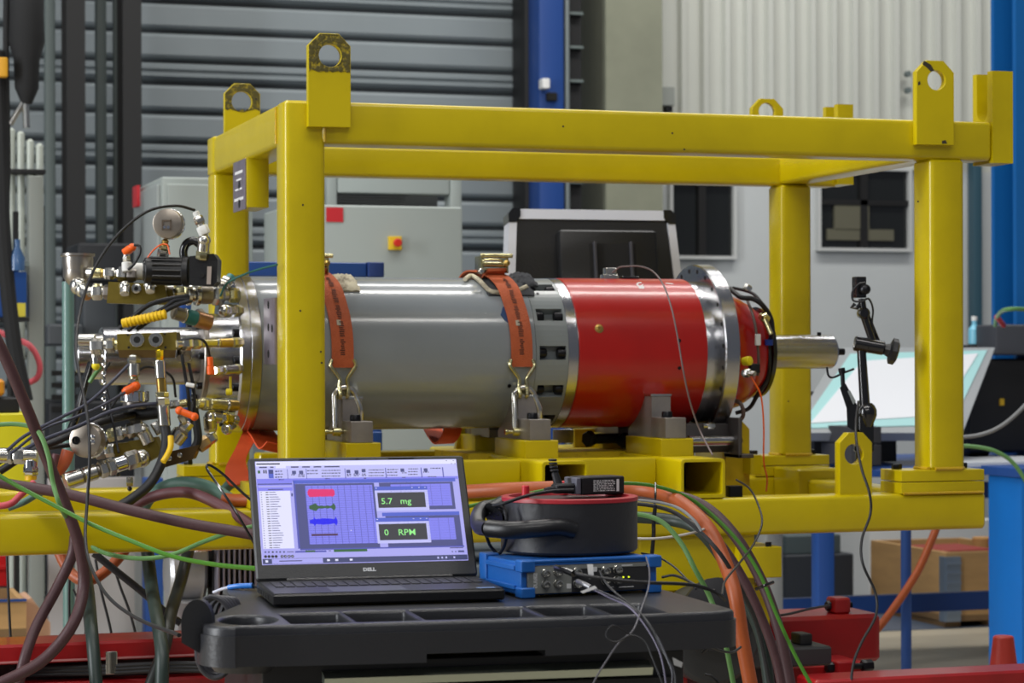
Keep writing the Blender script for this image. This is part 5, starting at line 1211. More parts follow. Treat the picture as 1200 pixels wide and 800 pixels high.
run((230, 473, 5.55), (278, 475, 5.64), [(0, .15, 6, 'c', Yz), (.12, .3, 7.5, 'h', Yz), (.3, .7, 7, 'c', Yz), (.7, .76, 8, 'c', Z_), (.76, 1, 6.5, 'c', Bz)], 'quick_coupling', 'yellow zinc quick coupling')
run((158, 479, 5.58), (158, 458, 5.58), [(0, .5, 14, 'c', Sf), (.4, 1, 17, 'c', Ch)], 'chrome_cap', 'short chromed cap')
run((152, 487, 5.62), (190, 482, 5.6), [(0, 1, 8, 'c', BLKR)], 'black_sleeve')
run((190, 475, 5.56), (220, 472, 5.56), [(0, .3, 6, 'c', Z_), (.3, .7, 5, 'h', Z_), (.7, 1, 5, 'c', Yz)], 'union_fitting')
# lower right elbow cluster
run((247, 505, 5.6), (246, 488, 5.58), [(0, .4, 8, 'h', Z_), (.3, 1, 8, 'c', Z_), (.9, 1.1, 7, 's', Z_)], 'elbow_fitting')
run((247, 488, 5.58), (277, 492, 5.66), [(0, .3, 7, 'c', Z_), (.3, .5, 6, 'h', Z_), (.5, .8, 7, 'h', mat('bright_brass', (236, 206, 50))), (.8, 1, 6, 'c', Z_)], 'elbow_fitting')
run((262, 505, 5.6), (270, 500, 5.64), [(0, 1, 7, 's', Ch), (.2, 1.4, 5, 'h', Z_)], 'drain_fitting')
run((232, 524, 5.58), (252, 510, 5.6), [(0, .6, 8, 'h', mat('tan_fitting', (186, 156, 110), .35, .8)), (.5, 1, 7, 'h', Z_)], 'elbow_fitting')
# diagonal solenoid and lower blocks
run((204, 517, 5.5), (222, 494, 5.5), [(0, .5, 10, 'c', Z_), (.5, .58, 8, 'c', Sf), (.58, 1, 7, 'h', Z_)], 'diagonal_cartridge', 'diagonal silver cartridge valve')
run((208, 480, 5.46), (230, 489, 5.46), [(0, 1, 4, 'c', ORP), (.0, .2, 5, 's', ORP), (.8, 1, 5, 's', ORP)], 'orange_plug', 'tilted orange plug')
run((212, 486, 5.48), (218, 498, 5.5), [(0, 1, 5, 'h', Z_)], 'plug_neck')
mp('cable_sheath', MB().tube(spline([oD(x, y, 5.56) for x, y in ((226, 470), (230, 495), (232, 515), (226, 528))], 6), 5 * s_, 10), BLKR)
bb = blk('valve_block', [(186, 532), (233, 521), (226, 538), (182, 551)], 0, .06, mat('block_dark_bronze', (92, 74, 48), .4, .8), 'dark bronze lower block', 5.54)
for (a, b) in ((199, 537), (211, 533)): c = oD(a, b, 5.535); part('block_screw', MB().lathe(c, (-SY, -CY, 0), [(0, .006), (.004, .006), (.005, .003)], 12), ZINC, bb)
blk('valve_block', [(150, 517), (182, 512), (190, 532), (166, 545)], 0, .06, OLIVE, 'tilted olive lower left block', 5.56)
blk('valve_block', [(133, 520), (160, 517), (160, 534), (134, 536)], 0, .06, OLIVE, 'small olive block behind the lower gauge', 5.58)
run((120, 512, 5.56), (168, 501, 5.56), [(0, .15, 5, 'c', Bz), (.12, .3, 8, 'h', Yz), (.3, .5, 8, 'h', Z_), (.5, .62, 6, 'c', Z_), (.6, .8, 9, 'h', Z_), (.8, 1, 10, 'h', Z_)], 'union_fitting')
run((164, 499, 5.56), (175, 520, 5.56), [(0, .5, 9, 's', Z_), (.3, 1, 8, 'c', Z_)], 'elbow_fitting')
run((112, 530, 5.58), (134, 527, 5.58), [(0, .5, 9, 'h', Sf), (.5, 1, 8, 'h', Z_)], 'union_fitting')
run((180, 495, 5.56), (188, 508, 5.56), [(0, 1, 5, 'h', Z_)], 'union_fitting')
g2, c, s = gauge(102, 516, 5.45, 20, (-.55, -1, .05), 'flat faced lower pressure gauge')
run((104, 516, 5.44), (118, 512, 5.5), [(0, .5, 17, 'h', mat('gauge_case', (168, 158, 146))), (.5, 1, 8, 'c', Yz)], 'gauge_body')
fd = Vector((-.55, -1, .05)).normalized(); sd = fd.cross(Vector((0, 0, 1))).normalized() * -1
part('gauge_port', MB().lathe(on_face(c, fd, sd, -11, 0, .014, s), fd, [(0, .010), (.002, .010), (.002, .007), (.0, .007)], 16), BOLT, g2)
for u, w_ in ((10, 4), (10, -2)): part('gauge_screw', MB().lathe(on_face(c, fd, sd, u, w_, .013, s), fd, [(0, .006), (.003, .006), (.004, .003)], 12), CHROME, g2)
run((76, 564, 5.42), (163, 536, 5.5), [(0, .22, 10, 'c', ZINC), (.22, .25, 9, 'c', Sf), (.25, .42, 9.5, 'c', ZINC), (.42, .46, 8, 'c', Sf), (.46, .56, 10.5, 'h', ZINC), (.57, .67, 10.5, 'h', ZINC), (.67, .82, 9, 'c', CHROME), (.82, 1, 11, 'h', Z_)], 'long_coupling', 'long diagonal steel hose coupling')
run((160, 538, 5.5), (172, 536, 5.54), [(0, 1, 11, 's', Z_)], 'elbow_fitting')
for (a, b) in ((152, 577), (138, 560)): run((a, b - 18, 5.6), (a, b, 5.6), [(0, .6, 4, 'h', Z_), (.5, 1, 3, 's', BLKG)], 'bleed_screw')

# far left loose coupling lying on the hoses
t = thing('hose_coupling', 'steel hose coupling with an elbow at the far left edge', 'coupling', oD(20, 545, 5.4))
mb = MB()
a_, b_ = oD(-25, 533, 5.4), oD(44, 534, 5.4); s_ = 5.4 / FPX
for (t0, t1, r_, k_) in ((0, .52, 9, 'c'), (.5, .58, 10, 'h'), (.6, .78, 10, 'h'), (.78, 1, 8, 'c')):
    q0, q1 = a_.lerp(b_, t0), a_.lerp(b_, t1)
    (mb.hexn if k_ == 'h' else mb.cyl)(q0, q1, r_ * s_)
part('coupling_body', mb, ZINC, t)
part('elbow', MB().cyl(oD(36, 538, 5.4), oD(36, 552, 5.4), 8 * s_, 16, .002).hexn(oD(36, 546, 5.4), oD(36, 557, 5.4), 9 * s_), CHROME, t)
part('yellow_collar', MB().cyl(oD(36, 557, 5.4), oD(36, 562, 5.4), 7 * s_, 16), mat('collar_yellow', (220, 170, 20), .4), t)

# ================================================================== MAGNETIC ARM
v = .08
t = thing('magnetic_arm', 'black articulated arm with a clamp knob standing behind the lower lug', 'arm', oD(1014, 515, 5.95))
DA = 5.98
def A(x, y, d=0.0): return oD(x, y, DA + d)
s_ = DA / FPX
def ap(nm, mb, m=BLKG, **k): return part(nm, mb, m, t, **k)
ap('base_foot', MB().rbox(A(1003, 0).x, A(1019, 0).x, A(1010, 500).y - .014, A(1010, 500).y + .02, ZL1, A(0, 505).z, .004))
ap('base_clamp', MB().rbox(A(1003, 0).x, A(1022, 0).x, A(1010, 500).y - .015, A(1010, 500).y + .03, A(0, 532).z, A(0, 490).z, .004))
ap('base_ball', MB().lathe(A(1016, 484), (0, 0, 1), [(-16 * s_, 6 * s_), (-9 * s_, 9 * s_), (-3 * s_, 11.5 * s_), (4 * s_, 11.5 * s_), (9 * s_, 9 * s_), (12 * s_, 6 * s_)], 18))
ap('lower_arm', MB().cyl(A(1014, 482), A(1009, 403), 6.2 * s_, 16, .003, r1=5.2 * s_))
j = ap('elbow_joint', MB().cyl(A(1001, 402), A(1018, 405), 9 * s_, 18, .003).cyl(A(1012, 404), A(1036, 408), 8.5 * s_, 18, .003))
kb = [(A(1045, 411) + Vector((0, 0, 0)))]
ap('clamp_knob', MB().lathe(A(1036, 409), A(1052, 413) - A(1036, 409), [(0, 6 * s_), (6 * s_, 8 * s_), (7 * s_, 12 * s_), (8 * s_, 15.5 * s_), (14 * s_, 15.5 * s_), (16 * s_, 12 * s_)], 8), BLK)
ap('upper_arm', MB().cyl(A(1024, 404), A(1011, 366), 4.4 * s_, 14, .002).cyl(A(1030, 402, .02), A(1014, 362, .02), 2.5 * s_, 10))
ap('top_joint', MB().lathe(A(1012, 367), (-SY, -CY, 0), [(-.02, 6 * s_), (-.016, 7 * s_), (.012, 7 * s_), (.016, 5 * s_)], 18))
ap('sensor_holder', MB().cyl(A(1012, 364), A(1010, 350), 4 * s_, 12).rbox(A(1000, 0).x, A(1014, 0).x, A(1007, 340).y - .01, A(1007, 340).y + .02, A(0, 352).z, A(0, 327).z, .004))
ap('sensor_head', MB().lathe(A(1014, 339, -.02), (-SY, -CY, 0), [(-.02, 6 * s_), (.006, 6 * s_), (.01, 4 * s_), (.012, 2 * s_)], 16), BOLT)
ap('sensor_clip', MB().tube([A(1002, 356), A(998, 360), A(1004, 361), A(1010, 354)], 2.4 * s_, 8))
ap('sensor_wire', MB().tube(spline([A(1014, 331, -.03), (A(1006, 333, -.03)), A(999, 342, -.03), A(1000, 352, -.03), A(1010, 353, -.03), A(1018, 350, -.02), A(1023, 362), A(1022, 378), A(1024, 390)], 6), 1.2 * s_, 8), BLKR)
# clamp with T handle
cl_ = ap('toggle_clamp', MB().add([A(x, y, d) for d in (-.01, .01) for x, y in ((984, 454), (991, 449), (1004, 474), (1013, 482), (1010, 500), (1001, 505), (993, 500), (992, 478))], [tuple(range(8)), tuple(range(15, 7, -1))] + [(i, 8 + i, 8 + (i + 1) % 8, (i + 1) % 8) for i in range(8)]))
part('clamp_slot', MB().add([A(x, y, -.0105) for x, y in ((993, 458), (996, 457), (1003, 470), (1000, 474))], [(0, 3, 2, 1)]), mat('slot_light', (150, 156, 156), .4, .5), cl_)
part('clamp_screw', MB().cyl(A(988, 453), A(987, 434), 2.6 * s_, 12).cyl(A(987, 437), A(986, 431), 4 * s_, 12), BOLT, cl_)
part('clamp_bar', MB().tube(spline([A(1001, 432), A(988, 437), A(977, 442), (A(971, 440)), A(969, 430)], 5), 1.3 * s_, 8), BOLT, cl_)

# ================================================================== CART
rz = R(-4.0)
C0 = oZ(556, 726, .955)
cart = thing('tool_cart', 'charcoal plastic service cart in front with a moulded tray top', 'cart', (C0.x, C0.y, 0), rz)
def cp(name, mb, m=CART, parent=None, **k): return part(name, mb, m, parent or cart, local=True, **k)
ZTOP = .955
Wl, Wr, DPT = -.405, .425, .56
def outline(e=0.0):
    o = []
    for i in range(9):                         # bowed front, left to right
        u = i / 8; o.append((Wl + .055 + (Wr - Wl - .10) * u, -.0 + .018 * (2 * u - 1) ** 2 * 1.2 - .012 - e))
    for a in range(-80, 1, 20): o.append((Wr - .035 + (.035 + e) * math.cos(R(a)), .050 + (.040 + e) * math.sin(R(a))))
    o += [(Wr + e - .01, .3), (Wr + e - .03, DPT)]
    o += [(Wl + .09, DPT), (Wl + .08, .30), (Wl + .03, .17)]
    for a in range(170, 261, 15): o.append((Wl + .055 + (.055 + e) * math.cos(R(a)), .065 + (.066 + e) * math.sin(R(a))))
    return o
cells = []
xs_ = [-.272, -.180, -.080, .115, .215, .312]
divs = [(-.272, -.176), (-.170, -.078), (-.072, .108), (.115, .212), (.219, .305), ]
divs = [(-.272, -.182), (-.174, -.077), (-.069, .112), (.120, .215), (.223, .305)]
holes = [rrect(a, b, .018, .160, .006, 2) for a, b in divs]
cupc = (Wl + .074, .088); holes.append([(cupc[0] + .042 * math.cos(R(a)), cupc[1] + .066 * math.sin(R(a))) for a in range(0, 360, 15)])
mb = MB(); add_plate(mb, outline(), holes, .046, lambda p: (p.x, p.y, ZTOP - .046 + p.z), .005)
cp('tray_top', mb, smooth=50)
mb = MB()
for a, b in divs: mb.add([(a - .002, .016, ZTOP - .04), (b + .002, .016, ZTOP - .04), (b + .002, .087, ZTOP - .04), (a - .002, .087, ZTOP - .04)], [(0, 1, 2, 3)])
cp('recess_floor', MB().box(-.28, .31, .012, .165, ZTOP - .0475, ZTOP - .0455), CART)
cp('cup_floor', MB().lathe((cupc[0], cupc[1], ZTOP - .075), (0, 0, 1), [(0, .050), (.022, .066)], 24), CART)
# lower skirt: left and right thirds hang lower than the middle
def skirt(f, z):
    cx = sum(p[0] for p in f) / len(f)
    back = [(f[-1][0] - (.03 if f[-1][0] > cx + .1 and f[-1][0] > .35 else 0), max(.10, f[-1][1])), (f[0][0] + (.03 if f[0][0] < -.36 else 0), max(.10, f[0][1]))]
    return MB().prism(f + back, 'z', z, ZTOP - .014)
oo = outline(.0035); LC = oo[-7:]; RC = oo[9:14]
cp('tray_fascia', skirt(LC + oo[0:4], ZTOP - .060), smooth=50); cp('tray_fascia', skirt(oo[3:6], ZTOP - .047)); cp('tray_fascia', skirt(oo[5:9] + RC, ZTOP - .056), smooth=50)
bx0, bx1, by0 = -.315, .345, .045
body = cp('cart_body', MB().rbox(bx0, bx1, by0, DPT - .02, .12, ZTOP - .060, .006), CARTB)
cp('drawer', MB().rbox(bx0 + .02, bx1 - .02, by0 - .012, by0, .73, .855, .004), CARTB)
o = cp('drawer_handle', MB().prism([(by0 - .0, .864), (by0 - .026, .860), (by0 - .030, .872), (by0 - .004, .880)], 'x', bx0 + .09, bx1 - .06), mat('handle_alu', (176, 184, 170), .35, .8), label='aluminium handle strip')
cp('drawer', MB().rbox(bx0 + .02, bx1 - .02, by0 - .012, by0, .55, .72, .004), CARTB)
for (x, y) in ((bx0 + .05, .1), (bx1 - .05, .1), (bx0 + .05, .5), (bx1 - .05, .5)):
    w1_ = cp('caster', MB().cyl((x - .015, y, .05), (x + .015, y, .05), .05, 20, .005), BLKR)
    cp('caster_fork', MB().box(x - .02, x + .02, y - .015, y + .015, .08, .125), ZINC, w1_)
# hook paddle with coiled cable at the left
pc = (Wl - .006, .10, ZTOP + .004)
Mx = cart.matrix_basis.copy()
mb = MB(); o = []
for a in range(0, 181, 15): o.append((.030 * math.cos(R(a)), .030 * math.sin(R(a)) * 1.1))
poly = [(x * .78, z) for x, z in o] + [(-.023, -.03), (.017, -.055), (.023, -.052)]
mb.add([(pc[0] + x + dx, pc[1] - .05 + dy + x * .25, pc[2] + z - .0) for dx, dy in ((0, 0), (.006, .012)) for x, z in poly], [tuple(range(len(poly))), tuple(range(2 * len(poly) - 1, len(poly) - 1, -1))] + [(i, len(poly) + i, len(poly) + (i + 1) % len(poly), (i + 1) % len(poly)) for i in range(len(poly))])
pd = cp('hook_paddle', mb, label='flat rounded hook paddle')
cp('hook_arm', MB().cyl((pc[0] + .004, pc[1] - .035, pc[2] - .035), (Wl + .04, .12, pc[2] - .04), .008, 12), CART, pd)
CT = (cart.matrix_basis).copy() if False else Matrix.Translation((C0.x, C0.y, 0)) @ Matrix.Rotation(rz, 4, 'Z')
def cw(x, y, z): return CT @ Vector((x, y, z))
t = thing('cable_coil', 'coiled black cable hanging on the cart hook beside the cup holder', 'cable', cw(Wl + .02, .15, .86))
for k in range(5):
    pp_ = [(229 + 6 * k, 742), (230 + 7 * k, 722), (236 + 7 * k, 706 - k % 2), (248 + 6.5 * k, 699 + k * .6), (262 + 4.5 * k, 706 + k), (270 + 3 * k, 722), (272 + 2 * k, 745)]
    part('cable_loop', MB().tube(spline([oD(x, y, 3.66 + .012 * k) for x, y in pp_], 5), .0042, 8), mat('coil_grey', (52, 52, 58), .45), t)
for k in range(4):
    pp_ = [(232 + 2 * k, 742), (231 + 3 * k, 768), (238 + 4 * k, 786 - 2 * k), (252 + 2 * k, 794 - k * 4), (266, 786 - 3 * k), (272 - 5 * k, 765), (270 - 6 * k, 742)]
    part('cable_loop', MB().tube(spline([oD(x, y, 3.62 + .012 * k) for x, y in pp_], 5), .0042, 8), mat('coil_grey', (52, 52, 58), .45), t)

# ================================================================== LAPTOP
Lc = oZ(432, 677, ZTOP + .024)
# hinge line midpoint; the lid leans back from it
lap = thing('laptop', 'open black laptop with a blue measurement screen standing on the cart', 'laptop', (Lc.x, Lc.y, ZTOP + .0005), R(-4.5))
def lp_(name, mb, m, parent=None, **k): return part(name, mb, m, parent or lap, local=True, **k)
HW = .1885
base = lp_('base', MB().rbox(-HW, HW, -.210, .0, 0.003, .021, .006), BLK)
TILT = R(31)
cT, sT = math.cos(TILT), math.sin(TILT)
LH = .232
def lid(u, h, d=0.0):   # u across, h up the lid from hinge, d toward the viewer
    return Vector((u, h * sT - d * cT + .002, .024 + h * cT + d * sT))
def lidbox(u0, u1, h0, h1, d0, d1, r=.008):
    mb = MB().rbox(u0, u1, h0, h1, d0, d1, r, 3)
    mb.v = [lid(p.x, p.y, p.z) for p in mb.v]; return mb
ld = lp_('lid', lidbox(-HW, HW, .0, LH, -.012, 0, .010), mat('laptop_shell', (44, 45, 47), .45, 0, bump=.15, bscale=300))
lp_('hinge_bar', MB().cyl((-HW + .05, .002, .022), (HW - .045, .002, .022), .0055, 12), BLKG)
cdk = mat('deck_black', (24, 25, 28), .4)
lp_('palm_deck', MB().rbox(-HW + .004, HW - .004, -.206, -.006, .021, .0222, .003), cdk, base)
kb_ = MB(); random.seed(5)
for r in range(6):
    x = -HW + .018; y = -.022 - r * .0150
    while x < HW - .03:
        w_ = .0145 if not (r == 5 and -.06 < x < -.05) else .09
        h_ = .0118 if r else .008
        kb_.rbox(x, x + w_, y - h_, y, .0222, .0238, .0012, 1); x += w_ + .0028
part('keys', kb_, mat('key_black', (34, 35, 38), .42), base, local=True, kind='stuff')
lp_('touchpad', MB().rbox(-.09, .03, -.200, -.128, .0222, .0226, .002), mat('touchpad_grey', (74, 76, 82), .35), base)
lp_('sticker', MB().rbox(HW - .045, HW - .015, -.202, -.192, .0222, .0226, .001), mat('sticker_blue', (120, 150, 200), .4), base)
for k in range(5): lp_('side_port', MB().box(-HW - .0006, -HW + .004, -.04 - k * .03, -.025 - k * .03, .008, .015), DARK, base)
# screen: fit a plane by ray-casting the four measured corners to the lid plane, once, in lid units
RL = Matrix.Rotation(R(-4.5), 4, 'Z')
def pix2lid(px, py):
    o = CAM; d = ray(px, py); Mi = (Matrix.Translation(lap.location) @ RL).inverted()
    o = Mi @ o; d = Mi.to_3x3() @ d
    n = Vector((0, -cT, sT)); p0 = lid(0, 0, 0); tt = (p0 - o).dot(n) / d.dot(n); q = o + d * tt
    return q.x, (q - lid(0, 0, 0)).dot(Vector((0, sT, cT)))
cor = [pix2lid(*p) for p in ((299.5, 540), (533, 539.5), (549.5, 657), (307.5, 660))]
SX0, SX1 = (cor[0][0] + cor[3][0]) / 2, (cor[1][0] + cor[2][0]) / 2
SH0, SH1 = (cor[2][1] + cor[3][1]) / 2, (cor[0][1] + cor[1][1]) / 2
def flat_emit(name, rgb, st=1.0):
    if name in MATS: return MATS[name]
    m = bpy.data.materials.new(name); m.use_nodes = True; N = m.node_tree.nodes; b = N['Principled BSDF']
    b.inputs['Base Color'].default_value = (.01, .01, .012, 1); b.inputs['Roughness'].default_value = .35
    b.inputs['Emission Color'].default_value = (*s2l(rgb), 1); b.inputs['Emission Strength'].default_value = st; MATS[name] = m; return m
E_ = {k: flat_emit('screen_' + k, c) for k, c in dict(lilac=(168, 166, 238), violet=(128, 128, 236), blue=(76, 94, 200), navy=(52, 60, 120), white=(226, 226, 255), pale=(190, 190, 246), dark=(50, 50, 58), text=(60, 60, 110), line=(78, 82, 176),
      pink=(222, 40, 110), green=(50, 90, 60), deepblue=(24, 20, 236), brown=(72, 36, 70), lime=(150, 240, 140), bar=(40, 96, 50), task=(60, 66, 110), slate=(70, 74, 130), black=(20, 20, 30)).items()}
scr = lp_('display_glass', lidbox(SX0 - .001, SX1 + .001, SH0 - .001, SH1 + .001, -.002, .0006, .001), E_['lilac'], ld)
# UI coordinates: the crop frame corners TL(158,160) TR(1092,158) BR(1158,628) BL(190,640)
TLc, TRc, BRc, BLc = (158, 160), (1092, 158), (1158, 628), (190, 640)
def ui(x, y):
    s, t_ = .5, .5
    for _ in range(12):
        X_ = (1 - t_) * ((1 - s) * TLc[0] + s * TRc[0]) + t_ * ((1 - s) * BLc[0] + s * BRc[0]); Y_ = (1 - t_) * ((1 - s) * TLc[1] + s * TRc[1]) + t_ * ((1 - s) * BLc[1] + s * BRc[1])
        dxs = (1 - t_) * (TRc[0] - TLc[0]) + t_ * (BRc[0] - BLc[0]); dxt = (1 - s) * (BLc[0] - TLc[0]) + s * (BRc[0] - TRc[0])
        dys = (1 - t_) * (TRc[1] - TLc[1]) + t_ * (BRc[1] - BLc[1]); dyt = (1 - s) * (BLc[1] - TLc[1]) + s * (BRc[1] - TRc[1])
        det = dxs * dyt - dxt * dys; ex, ey = x - X_, y - Y_
        s += (ex * dyt - ey * dxt) / det; t_ += (dxs * ey - dys * ex) / det
    return SX0 + s * (SX1 - SX0), SH1 - t_ * (SH1 - SH0)
def uis(s, t_): return SX0 + s * (SX1 - SX0), SH1 - t_ * (SH1 - SH0)
UI = {}; lay = [0.0008]
def uq(m, x0, y0, x1, y1, z):
    """rectangle between two crop points (made square in screen space)"""
    a = ui(x0, y0); b = ui(x1, y1); mb = UI.setdefault(m, MB())
    mb.add([lid(a[0], b[1], z), lid(b[0], b[1], z), lid(b[0], a[1], z), lid(a[0], a[1], z)], [(0, 1, 2, 3)])
z1_, z2_, z3_, z4_, z5_ = .0008, .0010, .0012, .0014, .0016
def U(m, s0, t0, s1, t1, z):
    a = uis(s0, t0); b = uis(s1, t1); mb = UI.setdefault(m, MB())
    mb.add([lid(a[0], b[1], z), lid(b[0], b[1], z), lid(b[0], a[1], z), lid(a[0], a[1], z)], [(0, 1, 2, 3)])
U('white', 0, 0, 1, .045, z1_); U('pale', 0, .045, 1, .17, z1_); U('violet', .0, .17, 1, .2, z1_)
def st(x, y):
    a = ui(x, y); return (a[0] - SX0) / (SX1 - SX0), (SH1 - a[1]) / (SH1 - SH0)
def Q(m, x0, y0, x1, y1, z):
    a, b = st(x0, y0), st(x1, y1); U(m, a[0], a[1], b[0], b[1], z)
# ribbon icons and tiny text strokes
Q('black', 162, 168, 270, 174, z2_)
for x in (175, 225, 320, 372, 425, 475, 510): Q('text', x, 184, x + (36 if x != 225 else 16), 190, z2_)
Q('white', 250, 180, 298, 192, z2_)
Q('bar', 168, 202, 180, 216, z3_); Q('black', 193, 200, 200, 216, z3_); Q('black', 203, 200, 210, 216, z3_); Q('blue', 216, 198, 242, 240, z2_); Q('navy', 219, 200, 240, 218, z3_)
for (x, y) in ((248, 204), (248, 218), (248, 232), (325, 205), (358, 205), (577, 203), (615, 206), (648, 200), (830, 200), (940, 200)):
    Q('slate', x, y, x + (10 if y in (204, 218, 232) else 20), y + (6 if y in (204, 218, 232) else 16), z3_)
random.seed(11)
for (x0, x1, ys) in ((260, 285, (204, 218, 232)), (322, 345, (222,)), (355, 385, (222, 230)), (395, 445, (203, 217)), (463, 550, (203, 216, 230)), (580, 600, (222, 229)), (612, 640, (222, 229)), (650, 672, (222, 229)), (682, 755, (203, 216, 230)), (768, 820, (202, 215, 229)), (838, 860, (218,)), (868, 915, (200, 213, 226)), (938, 965, (216,)), (972, 1025, (198,)), (265, 290, (244,)), (480, 500, (242,)), (660, 672, (242,)), (840, 855, (240,)), (962, 1000, (238,))):
    for y in ys:
        x = x0
        while x < x1 - 3: w_ = random.uniform(4, 13); Q('text', x, y, min(x + w_, x1), y + 4.6, z3_); x += w_ + 3
for x in (305, 392, 572, 762, 930, 1032): Q('line', x, 196, x + 1.2, 244, z2_)
for x, y in ((1045, 163), (1078, 163), (1070, 177), (1086, 177)): Q('text', x, y, x + 5, y + 3, z2_)
# left list
U('violet', 0, .2, .172, .29, z1_); Q('slate', 168, 265, 326, 269, z2_); Q('slate', 215, 291, 285, 295, z3_); Q('lilac', 170, 274, 326, 283, z2_)
L0, L1 = st(168, 300), st(345, 568)
U('white', .008, L0[1], .158, L1[1], z2_); Q('navy', 322, 312, 330, 326, z4_)
for i in range(24):
    f = L0[1] + (L1[1] - L0[1]) * (i + .45) / 24; h_ = .006
    U('text', .014, f, .020, f + h_, z3_); U('black', .038, f, .052, f + h_ * 1.2, z3_); U('slate', .056, f, .056 + random.uniform(.03, .055), f + h_, z3_)
# main windows
a = st(330, 250); b = st(720, 562)
U('blue', .178, a[1], .985, a[1] + .035, z2_); U('line', .176, a[1], .185, .858, z2_)
M0, M1 = st(335, 268), st(740, 566)
U('slate', .185, M0[1], .575, .865, z2_)
U('slate', .60, M0[1] + .0, .97, .50, z2_); U('slate', .615, .56, .985, .865, z2_)
U('line', .185, .862, .99, .875, z3_)
g0, g1 = st(385, 278), st(700, 543)
U('violet', .232, .245, .565, .82, z3_)
for i in range(11): x = .232 + .333 * i / 10.4; U('line', x, .245, x + .0022, .82, z4_)
for i in range(26):
    y = .245 + .575 * i / 26; U('line', .232, y, .565, y + .0022, z4_)
def wave(m, s0, s1, tc, amp, fn):
    mb = UI.setdefault(m, MB()); n = 120
    for i in range(n):
        u = i / n; h_ = amp * fn(u) * random.uniform(.72, 1.0); sa, sb_ = s0 + (s1 - s0) * u, s0 + (s1 - s0) * (u + 1.35 / n)
        U(m, sa, tc - h_, sb_, tc + h_, z5_)
pin = lambda x0, x1, y: (st(x0, y)[0], st(x1, y)[0], st((x0 + x1) / 2, y)[1])
a = pin(398, 523, 312); wave('pink', a[0], a[1], a[2], .042, lambda u: (.55 if u < .03 else 1) * (1 if u < .96 else .7))
a = pin(405, 528, 379); wave('green', a[0], a[1], a[2], .040, lambda u: .35 + .65 * (math.exp(-((u - .2) / .12) ** 2) + math.exp(-((u - .93) / .05) ** 2)) + .08 * math.sin(u * 30))
a = pin(408, 537, 446); wave('deepblue', a[0], a[1], a[2], .048, lambda u: .45 + .5 * (math.exp(-((u - .17) / .03) ** 2) + math.exp(-((u - .94) / .03) ** 2)) + .28 * math.sin(u * PI) ** 2)
Q('brown', 416, 504, 540, 512, z5_); Q('white', 599, 487, 604, 491, z5_)
# the right plots
U('violet', .655, .245, .955, .465, z3_); U('violet', .70, .585, .955, .80, z3_)
for i in range(6): x = .655 + .3 * i / 6; U('line', x, .245, x + .0014, .465, z4_); U('line', x + .02, .585, x + .0214, .80, z4_)
for i in range(9): y = .245 + .22 * i / 9; U('line', .655, y, .955, y + .0012, z4_); U('line', .70, y + .34, .955, y + .3412, z4_)
U('blue', .60, .525, .985, .56, z3_)
# digital meters
for (x0, y0, x1, y1, tx, ty, wa, wb_) in ((708, 285, 968, 398, 742, 368, '5.7', 'mg'), (715, 432, 978, 548, 758, 514, '0', 'RPM')):
    a, b = st(x0, y0), st(x1, y1); U('blue', a[0], a[1], b[0] + .004, a[1] + .04, z4_); U('pale', a[0], a[1] + .038, b[0] + .004, b[1], z4_)
    U('dark', a[0] + .012, a[1] + .062, b[0] - .012, b[1] - .03, z5_)
    U('white', a[0] + .006, a[1] + .012, a[0] + .012, a[1] + .02, z5_)
    for dx in (-.075, -.04, -.01): U('white', b[0] + dx, a[1] + .012, b[0] + dx + .006, a[1] + .018, z5_)
    for wd, off in ((wa, 0), (wb_, (90 if wb_ == 'mg' else 66))):
        p = ui(tx + off, ty); vs, fs = text_geo(wd, .0164, bold=.0001); mb = UI.setdefault('lime', MB())
        mb.add([lid(p[0] + v_.x, p[1] + v_.y, .0019) for v_ in vs], fs)
# bottom strip and task bar
U('lilac', 0, .875, 1, .95, z2_)
for i, x in enumerate((198, 214, 232, 250, 266, 284)): Q('black' if i == 2 else 'slate', x, 581, x + 9, 588, z3_)
Q('text', 302, 583, 334, 586, z3_); Q('line', 340, 581, 486, 587, z3_); Q('green', 388, 579, 434, 587, z4_); Q('text', 496, 580, 508, 583, z3_); Q('bar', 520, 576, 678, 586, z4_)
mb = UI.setdefault('black', MB())
for x in (203, 219, 236, 252, 279, 295, 312, 328):
    c = ui(x, 605); mb.add([lid(c[0] + .0026 * math.cos(a), c[1] + .0026 * math.sin(a), z3_) for a in [2 * PI * i / 14 for i in range(14)]], [tuple(range(14))])
for x in (280, 296, 312, 328): 
    c = ui(x, 605); m2 = UI.setdefault('white', MB()); m2.add([lid(c[0] + .0009 * math.cos(a), c[1] + .0009 * math.sin(a), z4_) for a in [2 * PI * i / 8 for i in range(8)]], [tuple(range(8))])
Q('text', 1070, 572, 1135, 575, z3_); Q('slate', 1110, 586, 1140, 594, z3_); Q('slate', 1080, 588, 1086, 594, z3_); Q('slate', 1096, 588, 1102, 594, z3_)
U('task', 0, .95, 1, 1, z2_); U('lilac', .045, .953, .29, .998, z3_); U('text', .08, .97, .19, .979, z4_); U('white', .014, .962, .026, .985, z3_)
for s_0 in (.31, .35, .42): U('white', s_0, .966, s_0 + .014, .984, z3_)
for s_0 in (.85, .87, .89, .93): U('pale', s_0, .966, s_0 + .008, .984, z3_)
for k_ in list(UI):
    part('screen_' + {'text': 'captions', 'lime': 'digits', 'line': 'grid_lines'}.get(k_, k_ + '_areas'), UI[k_], E_[k_], scr, local=True, smooth=180, kind='stuff' if k_ in ('text', 'line', 'black', 'slate', 'white', 'green') else None)
vs, fs = text_geo('DELL', .0085, 'CENTER', .00045)
mb = MB(); mb.add([lid(v_.x * 1.15 + .003, v_.y + SH0 * .42, .0006) for v_ in vs], fs)
